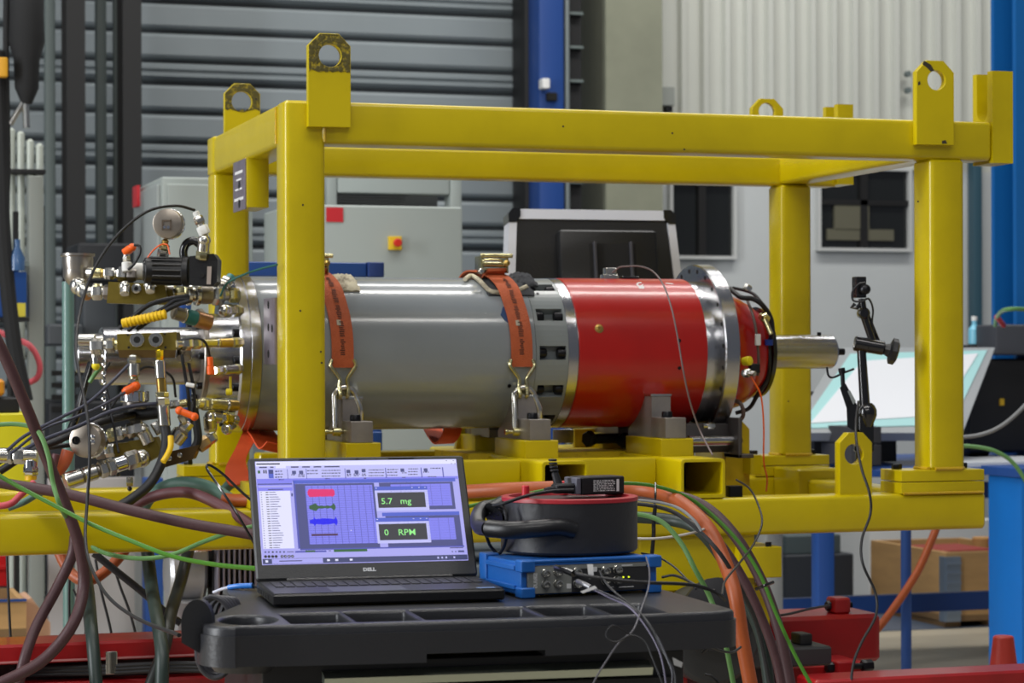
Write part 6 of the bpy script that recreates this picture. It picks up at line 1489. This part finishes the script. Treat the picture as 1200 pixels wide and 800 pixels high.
lp_('brand_lettering', mb, mat('logo_silver', (200, 202, 206), .35, .3), ld)
lp_('webcam', MB().cyl(lid(0, LH - .006, .0), lid(0, LH - .006, .0008), .002, 12), DARK, ld)
for u0 in (-.10, .055): lp_('rubber_bumper', lidbox(u0, u0 + .045, LH - .0065, LH - .0045, 0, .001, .0006), DARK, ld)
# ================================================================== MEASURING BOX (blue) AND DRUM
bf = oZ(611, 702, ZTOP)
bz = R(5.0)
box = thing('data_recorder', 'blue cased multi channel data recorder beside the laptop', 'recorder', (bf.x, bf.y, ZTOP + .0005), bz)
def bp_(name, mb, m, parent=None, **k): return part(name, mb, m, parent or box, local=True, **k)
BW, BD, BH = .256, .185, .062
shell = bp_('case', MB().rbox(0.004, BW - .004, .012, BD, .004, BH - .004, .004), BLUEB)
for x in (0, BW - .026):
    bp_('corner_bumper', MB().rbox(x, x + .026, 0, .03, 0, BH * .28, .004), BLUEB); bp_('corner_bumper', MB().rbox(x, x + .026, 0, .03, BH * .68, BH, .004), BLUEB)
    bp_('corner_bumper', MB().rbox(x, x + .026, BD - .03, BD + .004, 0, BH, .004), BLUEB)
bp_('side_rail', MB().rbox(-.001, .006, .03, BD - .03, .012, .020, .002), BLUEB); bp_('side_rail', MB().rbox(-.001, .006, .03, BD - .03, .044, .052, .002), BLUEB)
bp_('top_ridge', MB().rbox(.02, BW - .02, .01, .03, BH - .006, BH - .001, .003), BLUEB)
fpn = bp_('front_panel', MB().rbox(.014, BW - .02, .006, .014, .006, BH - .010, .001), mat('panel_black', (44, 44, 46), .4), label='dark front panel')
pg = mat('panel_grey', (128, 130, 126), .45)
bp_('panel_strip', MB().box(.014, .092, .0052, .006, .007, BH - .011), pg, fpn, label='grey name strip')
bp_('panel_strip', MB().box(.092, BW - .024, .0052, .006, BH - .017, BH - .011), pg, fpn)
# vertical brand word on the grey strip, read bottom to top like on the box
vs, fs = text_geo('SIRIUS', .0092, 'CENTER', .0001)
mb = MB(); mb.add([(.0255 + .0 + v_.y * -1.0 + .0045, .0048, BH * .46 - v_.x) for v_ in vs], fs)
bp_('brand_lettering', mb, mat('letter_white', (226, 226, 226), .5), fpn)
def bnc(x, z, r=.0062):
    o = bp_('connector', MB().lathe((x, .006, z), (0, -1, 0), [(0, r * 1.15), (.002, r * 1.15), (.003, r), (.012, r), (.0125, r * .75), (.006, r * .72), (.006, r * .2), (.011, r * .18)], 20), ZINC)
    return o
for (x, z) in ((.044, .040), (.044, .022), (.066, .022), (.066, .041), (.100, .040), (.152, .040), (.174, .041), (.152, .024), (.174, .024), (.101, .020)): bnc(x, z)
for (x, z) in ((.078, .047), (.128, .048), (.128, .031), (.186, .028), (.196, .028)):
    bp_('indicator_lamp', MB().cyl((x, .0055, z), (x, .004, z), .0014, 8), flat_emit('led_yellow', (214, 230, 40), 1.6), fpn)
for (x, z) in ((.134, .043), (.087, .017)): bp_('symbol_tile', MB().box(x - .004, x + .004, .0048, .0055, z - .004, z + .004), TWHITE, fpn)
bp_('fine_print', MB().box(.178, .205, .0048, .0055, .011, .0122).box(.16, .168, .0048, .0055, .012, .013).box(.183, .203, .0048, .0051, BH - .0155, BH - .0135), TWHITE, fpn)
for (x, z) in ((.018, .012), (.018, .046), (BW - .026, .012), (BW - .026, .046)): bp_('panel_screw', MB().cyl((x, .006, z), (x, .0045, z), .002, 8), DARK, fpn)
bp_('foot', MB().box(.02, .04, .02, .04, 0, .005), BLKR); bp_('foot', MB().box(BW - .04, BW - .02, BD - .04, BD - .02, 0, .005), BLKR)
bp_('foot', MB().box(.02, .04, BD - .04, BD - .02, 0, .005), BLKR)
# drum
zd = ZTOP + BH + .0005
dcn = oZ(668, 648, zd); RD = .1175
dc = Vector((dcn.x, dcn.y, zd)) + Vector((SY, CY, 0)) * .062
dr = thing('black_drum', 'round black drum with a red rim and carrying handle on the blue recorder', 'drum', dc)
def dp(name, mb, m, parent=None, **k): return part(name, mb, m, parent or dr, **k)
HD = .094
dp('drum_body', MB().lathe(dc, (0, 0, 1), [(0, RD - .004), (.004, RD), (HD - .008, RD)], 72), mat('drum_black', (40, 40, 43), .42, 0, bump=.2, bscale=60))
rim = dp('red_rim', MB().lathe(dc, (0, 0, 1), [(HD - .008, RD), (HD - .007, RD + .0015), (HD - .001, RD + .001), (HD, RD - .002), (HD, RD - .014), (HD - .006, RD - .016)], 72), mat('rim_red', (168, 36, 46), .4), label='red rim')
dp('drum_top', MB().lathe(dc, (0, 0, 1), [(HD - .008, RD - .002), (HD - .0055, RD - .015)], 72), mat('drum_top_dark', (48, 40, 42), .45))
for (px, py, top) in ((616, 580, 568), (655, 570, 559), (725, 575, 564)):
    p = oD(px, py, (dc - CAM).dot(Vector((SY, CY, 0)))); q = oZ(px, py + 2, zd + HD)
    if (Vector((q.x, q.y)) - Vector((dc.x, dc.y))).length > RD - .012:
        e = (Vector((q.x, q.y)) - Vector((dc.x, dc.y))).normalized() * (RD - .018); q = Vector((dc.x + e.x, dc.y + e.y, q.z))
    dp('red_stud', MB().lathe((q.x, q.y, zd + HD - .004), (0, 0, 1), [(0, .0065), (.022, .0065), (.0235, .005)], 18), mat('stud_red', (196, 36, 48), .4), label='red stud')
dD = (dc - CAM).dot(Vector((SY, CY, 0)))
hp = [oD(x, y, dD - d) for x, y, d in ((672, 621, .112), (655, 617, .122), (630, 619, .13), (600, 621, .125), (572, 619, .10))]
hd = dp('handle', MB().tube(spline(hp, 7), 10.5 * (dD - .12) / FPX, 16), mat('handle_black', (26, 26, 29), .36, bump=.1, bscale=100), label='thick black carrying handle')
hq = [oD(x, y, dD - d) for x, y, d in ((572, 619, .10), (562, 617, .07), (560, 606, .04), (566, 596, 0.0), (580, 594, -.0))]
part('handle_end', MB().tube(spline(hq, 6), 9 * (dD - .03) / FPX, 14), MATS['handle_black'], hd)
part('handle_grip', MB().lathe(oD(578, 603, dD - .03), oD(600, 590, dD) - oD(578, 603, dD - .03), [(0, 15 * dD / FPX), (.03, 15 * dD / FPX), (.034, 12 * dD / FPX)], 20), BLK, hd)
for k in range(8):
    p = oD(574 + (k % 4) * 5, 601 - (k % 4) * 2 + (k // 4) * 6, dD - .055); part('grip_stud', MB().cyl(p, p + Vector((-SY, -CY, 0)) * .005, .0018, 8), BLKG, hd)
rad_ = MB().add([oD(x, y, dD - .09) for x, y in ((700, 590), (703, 590), (703, 640), (700, 640))], [(0, 3, 2, 1)])
# power adapter lying on the drum
zt2 = zd + HD
pa0 = oZ(676, 579, zt2 + .002); 
ad = thing('power_adapter', 'black power adapter with a white rating label lying on the drum', 'adapter', (pa0.x, pa0.y, zt2 + .0002), R(8))
part('adapter_body', MB().rbox(0.010, .094, 0, .052, 0, .031, .004), BLK, ad, local=True)
part('adapter_end', MB().rbox(0, .010, .002, .050, .001, .030, .003), mat('adapter_grey', (96, 96, 108), .4), ad, local=True)
lb = part('rating_label', MB().box(.030, .083, -.0006, .0, .004, .027), mat('label_black', (30, 30, 32), .5), ad, local=True)
random.seed(9); mb = MB()
for r in range(7):
    x = .032
    while x < .072: w_ = random.uniform(.001, .006); mb.box(x, min(x + w_, .074), -.001, -.0006, .006 + r * .0029, .0075 + r * .0029); x += w_ + random.uniform(.001, .0025)
mb.box(.077, .082, -.001, -.0006, .005, .026)
part('fine_print', mb, TWHITE, lb, local=True)
part('adapter_plug', MB().rbox(-.036, .004, .006, .032, .003, .020, .006), BLKR, ad, local=True)
part('strain_relief', MB().cyl((-.055, .014, .010), (-.034, .016, .011), .004, 12, .001, r1=.006), BLKR, ad, local=True)
part('cable_nose', MB().cyl((-.02, .03, .016), (-.026, .034, .040), .008, 14, .002, r1=.006), BLKR, ad, local=True)
for q in range(4): part('nose_ring', MB().cyl((-.0262 - q * .001, .034, .040 + q * .006), (-.0266 - q * .001, .034, .044 + q * .006), .0075, 12, .001), BLKR, ad, local=True)
part('output_nose', MB().cyl((.094, .03, .018), (.10, .03, .018), .006, 12, .001), BLKR, ad, local=True)

# ================================================================== HOSES AND CABLES
def H(name, pts, w_, m, label, cat='hose', **k): return hose(name, pts, w_, m, label, cat, **k)
H('maroon_hose', [(-25, 360, 5.0), (2, 410, 5.02), (28, 470, 5.05), (54, 535, 5.1), (78, 595, 5.12), (93, 640, 5.14), (98, 685, 5.15), (86, 730, 5.1), (52, 772, 5.08), (5, 798, 5.06), (-30, 810, 5.06)], 14, MAR, 'maroon hose descending from the left edge and curling back at lower left')
H('maroon_hose', [(88, 628, 5.26), (84, 652, 5.26), (66, 690, 5.24), (42, 735, 5.2), (28, 775, 5.16), (18, 820, 5.16)], 13, MAR, 'maroon hose branching down behind the longest maroon hose at left')
H('maroon_hose', [(-25, 562, 5.28), (15, 568, 5.28), (80, 579, 5.26), (150, 597, 5.24), (220, 613, 5.22), (290, 625, 5.2), (360, 640, 5.2)], 13, MAR, 'maroon hose running across the lower yellow beam to the laptop')
H('maroon_hose', [(150, 602, 5.55), (165, 588, 5.52), (190, 579, 5.5), (220, 577, 5.48), (250, 588, 5.45), (290, 612, 5.42), (330, 640, 5.4)], 13, mat('maroon_dusty', (98, 56, 62), .5, var=.15, scale=20), 'dusty maroon hose arching under the teal hoses')
H('teal_hose', [(165, 600, 5.68), (180, 578, 5.66), (208, 566, 5.64), (240, 569, 5.6), (268, 584, 5.56), (300, 610, 5.52), (340, 640, 5.5)], 15, TEAL, 'teal hose arching left of the laptop, lower of two')
H('teal_hose', [(262, 575, 5.75), (275, 564, 5.75), (300, 558, 5.75), (340, 560, 5.75), (400, 570, 5.75)], 12, TEAL, 'teal hose emerging beside the orange strap tail')
H('bright_green_cable', [(-15, 549, 5.0), (20, 569, 5.0), (60, 590, 4.98), (105, 613, 4.95), (150, 632, 4.9), (200, 651, 4.8), (250, 661, 4.6), (300, 666, 4.4), (340, 668, 4.3)], 5.5, GRN, 'bright green cable sweeping from the left edge to the laptop', 'cable')
H('green_cable', [(-15, 498, 5.08), (22, 497, 5.08), (44, 505, 5.07), (56, 532, 5.06), (62, 565, 5.06), (72, 596, 5.06), (92, 626, 5.3), (118, 646, 5.32), (160, 654, 5.3), (200, 650, 5.3), (240, 634, 5.3), (275, 622, 5.28), (315, 612, 5.28)], 5.5, GRNP, 'pale green cable dropping over the maroon hose and rising again', 'cable')
H('orange_hose', [(62, 615, 5.75), (70, 648, 5.74), (84, 672, 5.72), (100, 680, 5.7), (120, 672, 5.72), (145, 646, 5.75), (160, 618, 5.78)], 13, ORH, 'orange hose loop sagging below the frame at left')
H('orange_hose', [(262, 585, 5.5), (290, 586, 5.48), (400, 580, 5.4), (520, 577, 5.3), (600, 573, 5.22), (680, 571, 5.2), (748, 573, 5.18), (790, 584, 5.1), (828, 616, 5.0), (850, 660, 4.95), (862, 700, 4.9), (870, 750, 4.9), (882, 815, 4.9)], 16.5, ORH, 'long thick orange hose behind the laptop dropping over the tray corner')
H('dark_hose', [(100, 668, 5.5), (104, 700, 5.38), (108, 745, 5.2), (114, 815, 5.14)], 15, DGH, 'dark green upright hose below the orange loop')
H('dark_hose', [(172, 640, 5.52), (178, 690, 5.38), (186, 735, 5.2), (190, 770, 5.12), (189, 820, 5.1)], 16, DGH, 'dark green upright hose left of the hook paddle')
H('dark_hose', [(222, 640, 5.62), (212, 680, 5.5), (200, 720, 5.3), (192, 760, 5.2), (172, 815, 5.17)], 15, mat('near_black_hose', (34, 38, 36), .45), 'near black hose slanting down to cross the upright green hose')
H('dark_hose', [(110, 648, 5.62), (140, 672, 5.62), (165, 692, 5.62), (195, 718, 5.62), (212, 730, 5.62)], 9, BLKR, 'black hose slanting right under the frame at left')
H('black_cable', [(228, 246, 5.54), (205, 241, 5.5), (172, 248, 5.45), (138, 275, 5.4), (112, 312, 5.35), (96, 355, 5.3), (89, 400, 5.2), (93, 440, 5.12), (103, 490, 5.05), (105, 540, 5.0), (102, 590, 4.98), (100, 630, 4.9), (106, 662, 4.8), (126, 698, 4.5), (160, 724, 4.2), (210, 744, 3.75)], 3.8, BLKR, 'long black cable looping over the gauge down to the cart hook', 'cable')
H('hydraulic_hose', [(193, 498, 5.48), (195, 515, 5.47), (190, 540, 5.45), (176, 566, 5.42), (155, 584, 5.4), (135, 596, 5.38)], 12, BLKR, 'black hydraulic hose with a yellow sleeve below the long coupling')
t = H('hose_sleeve', [(200, 511, 5.43), (200, 523, 5.42), (196, 533, 5.41), (191, 541, 5.40)], 7, mat('sleeve_yellow', (226, 184, 16)), 'yellow marker sleeve on the black hydraulic hose', 'sleeve')
H('black_cable', [(8, 528, 5.3), (30, 510, 5.32), (65, 492, 5.34), (100, 474, 5.38), (128, 450, 5.42), (151, 427, 5.48)], 4, mat('cable_slate', (52, 54, 72), .45), 'slate cable rising to the olive middle block', 'cable')
H('black_cable', [(12, 532, 5.34), (50, 503, 5.36), (85, 490, 5.38), (118, 476, 5.4), (146, 460, 5.47)], 3.5, mat('cable_slate', (52, 54, 72)), 'slate cable rising to the orange plug below the middle block', 'cable')
H('black_cable', [(5, 540, 5.4), (45, 518, 5.4), (90, 500, 5.42), (130, 482, 5.45), (160, 475, 5.48), (184, 473, 5.5)], 5, mat('cable_slate', (52, 54, 72)), 'slate cable running to the vertical coupling', 'cable')
H('ribbed_conduit', [(0, 552, 5.46), (35, 530, 5.46), (70, 515, 5.48), (105, 499, 5.5), (135, 490, 5.55), (156, 486, 5.6)], 9, BLKR, 'ribbed black conduit entering the black sleeve', 'conduit')
H('black_cable', [(-8, 545, 5.5), (25, 530, 5.5), (60, 524, 5.5), (92, 520, 5.52)], 6, BLKR, 'black cable lying lowest behind the lower gauge', 'cable')
H('black_cable', [(139, 530, 5.5), (136, 515, 5.52), (128, 470, 5.54), (122, 440, 5.55), (128, 425, 5.6)], 3, BLKR, 'thin black cable rising left of the valve blocks', 'cable')
H('black_cable', [(120, 500, 5.58), (135, 470, 5.6), (150, 452, 5.62), (170, 430, 5.66), (200, 440, 5.68), (206, 465, 5.7)], 3, BLKR, 'thin black cable looping behind the vertical fittings', 'cable')
H('slanted_hose', [(107, 425, 5.6), (98, 455, 5.58), (90, 485, 5.56), (82, 505, 5.54)], 9, BLKG, 'glossy black hose leaning behind the cable loop')
H('green_cable', [(118, 430, 5.56), (110, 440, 5.55), (105, 448, 5.55)], 5, GRNP, 'short pale green cable stub beside the chain', 'cable')
H('orange_connector', [(68, 552, 5.45), (76, 540, 5.44), (80, 528, 5.44)], 15, mat('connector_rust', (196, 96, 62), .4), 'rusty orange connector below the slanted maroon hose', 'connector')
H('maroon_connector', [(62, 548, 5.4), (66, 532, 5.4)], 9, mat('maroon_dusty', (98, 56, 62)), 'short maroon connector left of the rusty orange one', 'connector')
H('black_cable', [(300, 640, 4.6), (278, 602, 4.6), (258, 572, 4.62), (243, 550, 4.66), (246, 545, 4.67), (262, 556, 4.68), (285, 578, 4.68), (310, 598, 4.68)], 3.2, BLKG, 'stiff black cable loop left of the laptop lid', 'cable')
H('teal_lead', [(258, 347, 5.6), (266, 332, 5.58), (285, 322, 5.55), (305, 315, 5.5), (325, 310, 5.46)], 2.5, mat('lead_teal', (20, 84, 78), .45), 'thin teal lead reaching the left front post', 'cable')
for k_, (pts, lab) in enumerate(((((8, 648), (10, 700), (13, 760)), 'thin black cable hanging nearest the left edge under the frame'),
        (((83, 640), (81, 700), (83, 760), (86, 810)), 'thin black cable hanging between the two maroon hoses'),
        (((112, 655), (118, 690), (128, 730), (134, 760)), 'thin black cable hanging right of the dark green upright hose'),
        (((132, 660), (142, 690), (153, 720), (163, 760)), 'thin black cable slanting below the beam left of the blue leg'),
        (((86, 690), (98, 720), (101, 760)), 'thin black cable touching the dark green upright hose'))):
    H('thin_cable', [(a, b, 5.85 + .02 * k_) for a, b in pts], 3.2 if k_ < 4 else 2.5, BLKR, lab, 'cable')
H('pink_hose', [(-20, 594, 5.7), (10, 591, 5.7), (24, 580, 5.72), (40, 565, 5.75)], 8, mat('hose_pink', (190, 74, 84)), 'pink hose dipping behind the yellow beam at the left edge')
H('teal_hose', [(10, 595, 5.78), (28, 588, 5.78), (42, 580, 5.8), (60, 572, 5.8)], 8, TEAL, 'teal hose end behind the yellow beam at the left edge')
# right hand bundle
H('maroon_hose', [(700, 580, 5.3), (760, 583, 5.2), (800, 594, 5.15), (840, 632, 5.12), (872, 680, 5.1), (895, 730, 5.1), (910, 775, 5.1), (918, 815, 5.1)], 11, MAR, 'maroon hose of the right bundle nearest the orange hose')
H('maroon_hose', [(700, 574, 5.4), (770, 578, 5.3), (820, 590, 5.25), (860, 626, 5.2), (892, 680, 5.18), (912, 735, 5.16), (922, 780, 5.16), (928, 815, 5.16)], 13, mat('dark_maroon_hose', (70, 46, 50), .5, var=.1, scale=20), 'darker maroon hose of the right bundle beside the outer green cable')
H('dark_hose', [(690, 604, 5.3), (750, 606, 5.28), (790, 610, 5.25), (820, 622, 5.2), (850, 660, 5.2), (875, 705, 5.2), (893, 750, 5.2), (903, 815, 5.2)], 14, DGH, 'dark green hose innermost in the right bundle')
H('black_cable', [(700, 592, 5.02), (745, 590, 5.0), (785, 598, 4.98), (815, 618, 4.95), (845, 650, 4.92), (868, 690, 4.95), (888, 735, 5.0), (905, 815, 5.02)], 5, BLKR, 'black cable following the right bundle', 'cable')
H('black_cable', [(700, 586, 4.98), (750, 586, 4.97), (790, 593, 4.96), (812, 608, 4.93), (822, 622, 4.92)], 3.5, mat('cable_grey', (120, 122, 124)), 'grey cable crossing under the thick orange hose', 'cable')
H('grey_cable', [(700, 628, 4.9), (755, 631, 4.9), (785, 629, 4.92), (812, 624, 4.95), (830, 618, 5.0)], 3, mat('cable_white', (190, 186, 180), .45), 'pale cable sagging below the right bundle', 'cable')
H('green_cable', [(545, 594, 4.9), (600, 582, 4.95), (660, 571, 5.0), (720, 566, 5.05), (770, 570, 5.08), (815, 588, 5.1), (860, 628, 5.08), (890, 672, 5.06), (910, 720, 5.04), (932, 768, 5.02), (958, 815, 5.0)], 4.5, GRN, 'green cable along the outer side of the right bundle', 'cable')
H('green_cable', [(700, 600, 4.8), (745, 602, 4.78), (775, 611, 4.76), (798, 636, 4.74), (815, 668, 4.72), (832, 700, 4.72), (848, 745, 4.7), (862, 815, 4.7)], 6, mat('sage_green_cable', (80, 120, 62), .4), 'sage green cable dropping between recorder and orange hose', 'cable')
H('cable_wrap', [(768, 566, 5.06), (768, 580, 5.02), (767, 592, 5.0)], 3, BLKG, 'black cable tie around the orange hose', 'cable tie')
H('cable_wrap', [(768, 592, 4.96), (766, 612, 4.95), (766, 625, 4.95), (764, 650, 4.95)], 5, BLKG, 'black cable tie tail hanging below the bundle', 'cable tie')
H('cable_wrap', [(886, 690, 5.0), (896, 686, 4.98), (906, 682, 5.0)], 4, BLKG, 'black cable tie around the two maroon hoses', 'cable tie')
H('sensor_cable', [(863, 562, 5.6), (878, 572, 5.5), (888, 590, 5.4), (893, 612, 5.3), (884, 636, 5.2), (866, 660, 4.9), (850, 680, 4.6), (846, 697, 4.4)], 2.6, BLKR, 'thin black cable looping from the square plug to the tray', 'cable')
H('orange_hose', [(1104, 600, 8.0), (1092, 632, 8.0), (1076, 668, 8.0), (1056, 700, 8.0), (1034, 730, 8.0), (1018, 748, 8.0)], 9.5, ORH, 'orange hose slanting down beside the thin blue pole')
H('arm_cable', [(1006, 470, 5.9), (1003, 495, 5.86), (1004, 520, 5.8), (1010, 550, 5.76), (1019, 578, 5.74), (1020, 602, 5.74), (1010, 632, 5.72), (1011, 660, 5.7), (1026, 695, 5.7), (1026, 722, 5.68), (1010, 752, 5.66), (1000, 778, 5.64), (996, 815, 5.62)], 3.2, BLKR, 'black cable hanging from the articulated arm past the lower beam', 'cable')
H('latch_cord', [(905, 722, 5.6), (925, 719, 5.7), (950, 713, 5.9), (972, 709, 6.1)], 3, BLKR, 'black cord pulled to the red clamp lug', 'cord')
# recorder leads
dB = 3.6
H('probe_lead', [(656, 665, 3.60), (664, 668, 3.575), (676, 672, 3.56), (700, 677, 3.55), (750, 682, 3.56), (800, 684, 3.60), (825, 688, 3.64), (842, 696, 3.66), (850, 703, 3.68)], 4.2, BLKR, 'black lead from the recorder running right across the tray', 'cable')
H('probe_plug', [(652, 665, 3.605), (660, 667, 3.58), (672, 672, 3.56)], 8, BLKG, 'tapered black plug in the recorder front', 'plug')
H('probe_plug', [(677, 681, 3.60), (684, 684, 3.58), (692, 688, 3.57)], 6, mat('plug_grey', (120, 120, 124), .35, .5), 'grey metal plug in the lower row of the recorder', 'plug')
H('thin_lead', [(692, 688, 3.57), (712, 696, 3.53), (732, 706, 3.48), (752, 722, 3.44), (770, 746, 3.40), (782, 772, 3.38), (788, 790, 3.37), (786, 815, 3.37)], 2.4, mat('lead_dark', (58, 58, 66), .4), 'dark lead falling over the tray front towards the drawer', 'cable')
H('thin_lead', [(694, 690, 3.575), (714, 700, 3.53), (738, 712, 3.46), (758, 736, 3.42), (772, 762, 3.40), (778, 785, 3.39), (782, 815, 3.38)], 1.8, mat('lead_lilac', (112, 106, 130), .4), 'lilac grey lead falling beside the dark one over the tray front', 'cable')
H('thin_lead', [(702, 668, 3.56), (712, 685, 3.54), (728, 700, 3.51), (748, 716, 3.45), (764, 736, 3.41), (776, 762, 3.39), (790, 785, 3.38), (792, 815, 3.37)], 2.6, BLKR, 'black lead from the white cable tag falling over the tray front', 'cable')
H('thin_lead', [(757, 652, 3.58), (761, 668, 3.55), (760, 688, 3.52), (752, 712, 3.46), (742, 738, 3.40), (726, 752, 3.38), (712, 772, 3.37), (698, 795, 3.36), (690, 815, 3.36)], 2, mat('lead_mid', (92, 90, 96), .45), 'thin grey lead hanging from the recorder right corner', 'cable')
H('thin_lead', [(738, 743, 3.385), (720, 733, 3.38), (712, 738, 3.375), (711, 747, 3.37), (722, 752, 3.37), (740, 744, 3.375), (756, 752, 3.37), (766, 775, 3.36), (776, 800, 3.35), (780, 815, 3.35)], 2, BLKR, 'thin black lead with a small loop on the tray front', 'cable')
H('tray_cable', [(752, 648, 3.95), (770, 652, 3.9), (790, 664, 3.85), (806, 680, 3.8), (816, 690, 3.75)], 2.4, BLKR, 'thin black cable from the recorder back corner to the tray', 'cable')
H('tray_cable', [(776, 676, 3.86), (790, 674, 3.84), (806, 680, 3.78), (820, 688, 3.75), (838, 692, 3.72)], 3.2, BLKR, 'black cable lying flat on the tray behind the lead', 'cable')
H('under_tray_cable', [(822, 765, 3.9), (832, 758, 3.9), (844, 762, 3.92), (858, 764, 3.95), (868, 758, 4.0)], 3, BLKR, 'small black cable below the tray right corner', 'cable')
H('under_tray_cable', [(826, 790, 3.9), (834, 792, 3.9), (842, 800, 3.9), (848, 815, 3.9)], 3, BLKR, 'short black cable hanging in front of the red rail', 'cable')
def tagp(nm, pts, D, m, label, cat='tag'):
    F = [oD(x, y, D) for x, y in pts]; d = Vector((SY, CY, 0)) * .001
    mb = MB(); mb.add(F + [p + d for p in F], [(0, 1, 2, 3), (7, 6, 5, 4), (0, 4, 5, 1), (1, 5, 6, 2), (2, 6, 7, 3), (3, 7, 4, 0)]); return single(nm, mb, m, label, cat)
tagp('cable_label', [(688, 661), (695, 661), (696, 678), (690, 678)], 3.555, TWHITE, 'upright white paper tag on the recorder lead')
tagp('cable_label', [(680, 693), (697, 686), (700, 689), (683, 695)], 3.545, TWHITE, 'slanted white paper tag below the recorder plugs')
tagp('cable_label', [(788, 770), (800, 776), (799, 782), (790, 779)], 3.36, mat('tag_dull', (150, 150, 150), .6), 'dull grey tag on the leads beside the drawer')
H('adapter_cord', [(672, 574, dD - .045), (650, 575, dD - .06), (630, 578, dD - .09), (610, 583, dD - .115), (592, 589, dD - .12), (578, 592, dD - .10)], 4, BLKR, 'black cord from the adapter crossing the drum to the handle', 'cable')
H('adapter_cord', [(578, 592, dD - .09), (590, 596, dD - .085), (594, 612, dD - .09), (592, 635, dD - .07), (585, 648, dD - .04), (575, 640, dD - .04), (570, 628, dD - .06), (562, 610, dD - .05)], 4, BLKR, 'black cord loop hanging around the drum handle', 'cable')
H('network_cable', [(250, 694, 3.98), (260, 690, 3.97), (270, 687.5, 3.95)], 3.5, mat('cable_light', (200, 204, 220), .4), 'pale network cable tail left of the laptop', 'cable')
H('network_plug', [(268, 688, 3.95), (280, 686.5, 3.94), (296, 686, 3.93)], 6.5, mat('plug_blue', (40, 120, 210), .35), 'blue network plug at the laptop left side', 'plug')
H('power_lead', [(296, 686, 3.94), (306, 690, 3.9), (312, 694, 3.87)], 3, BLKR, 'short black lead at the laptop left rear corner', 'cable')
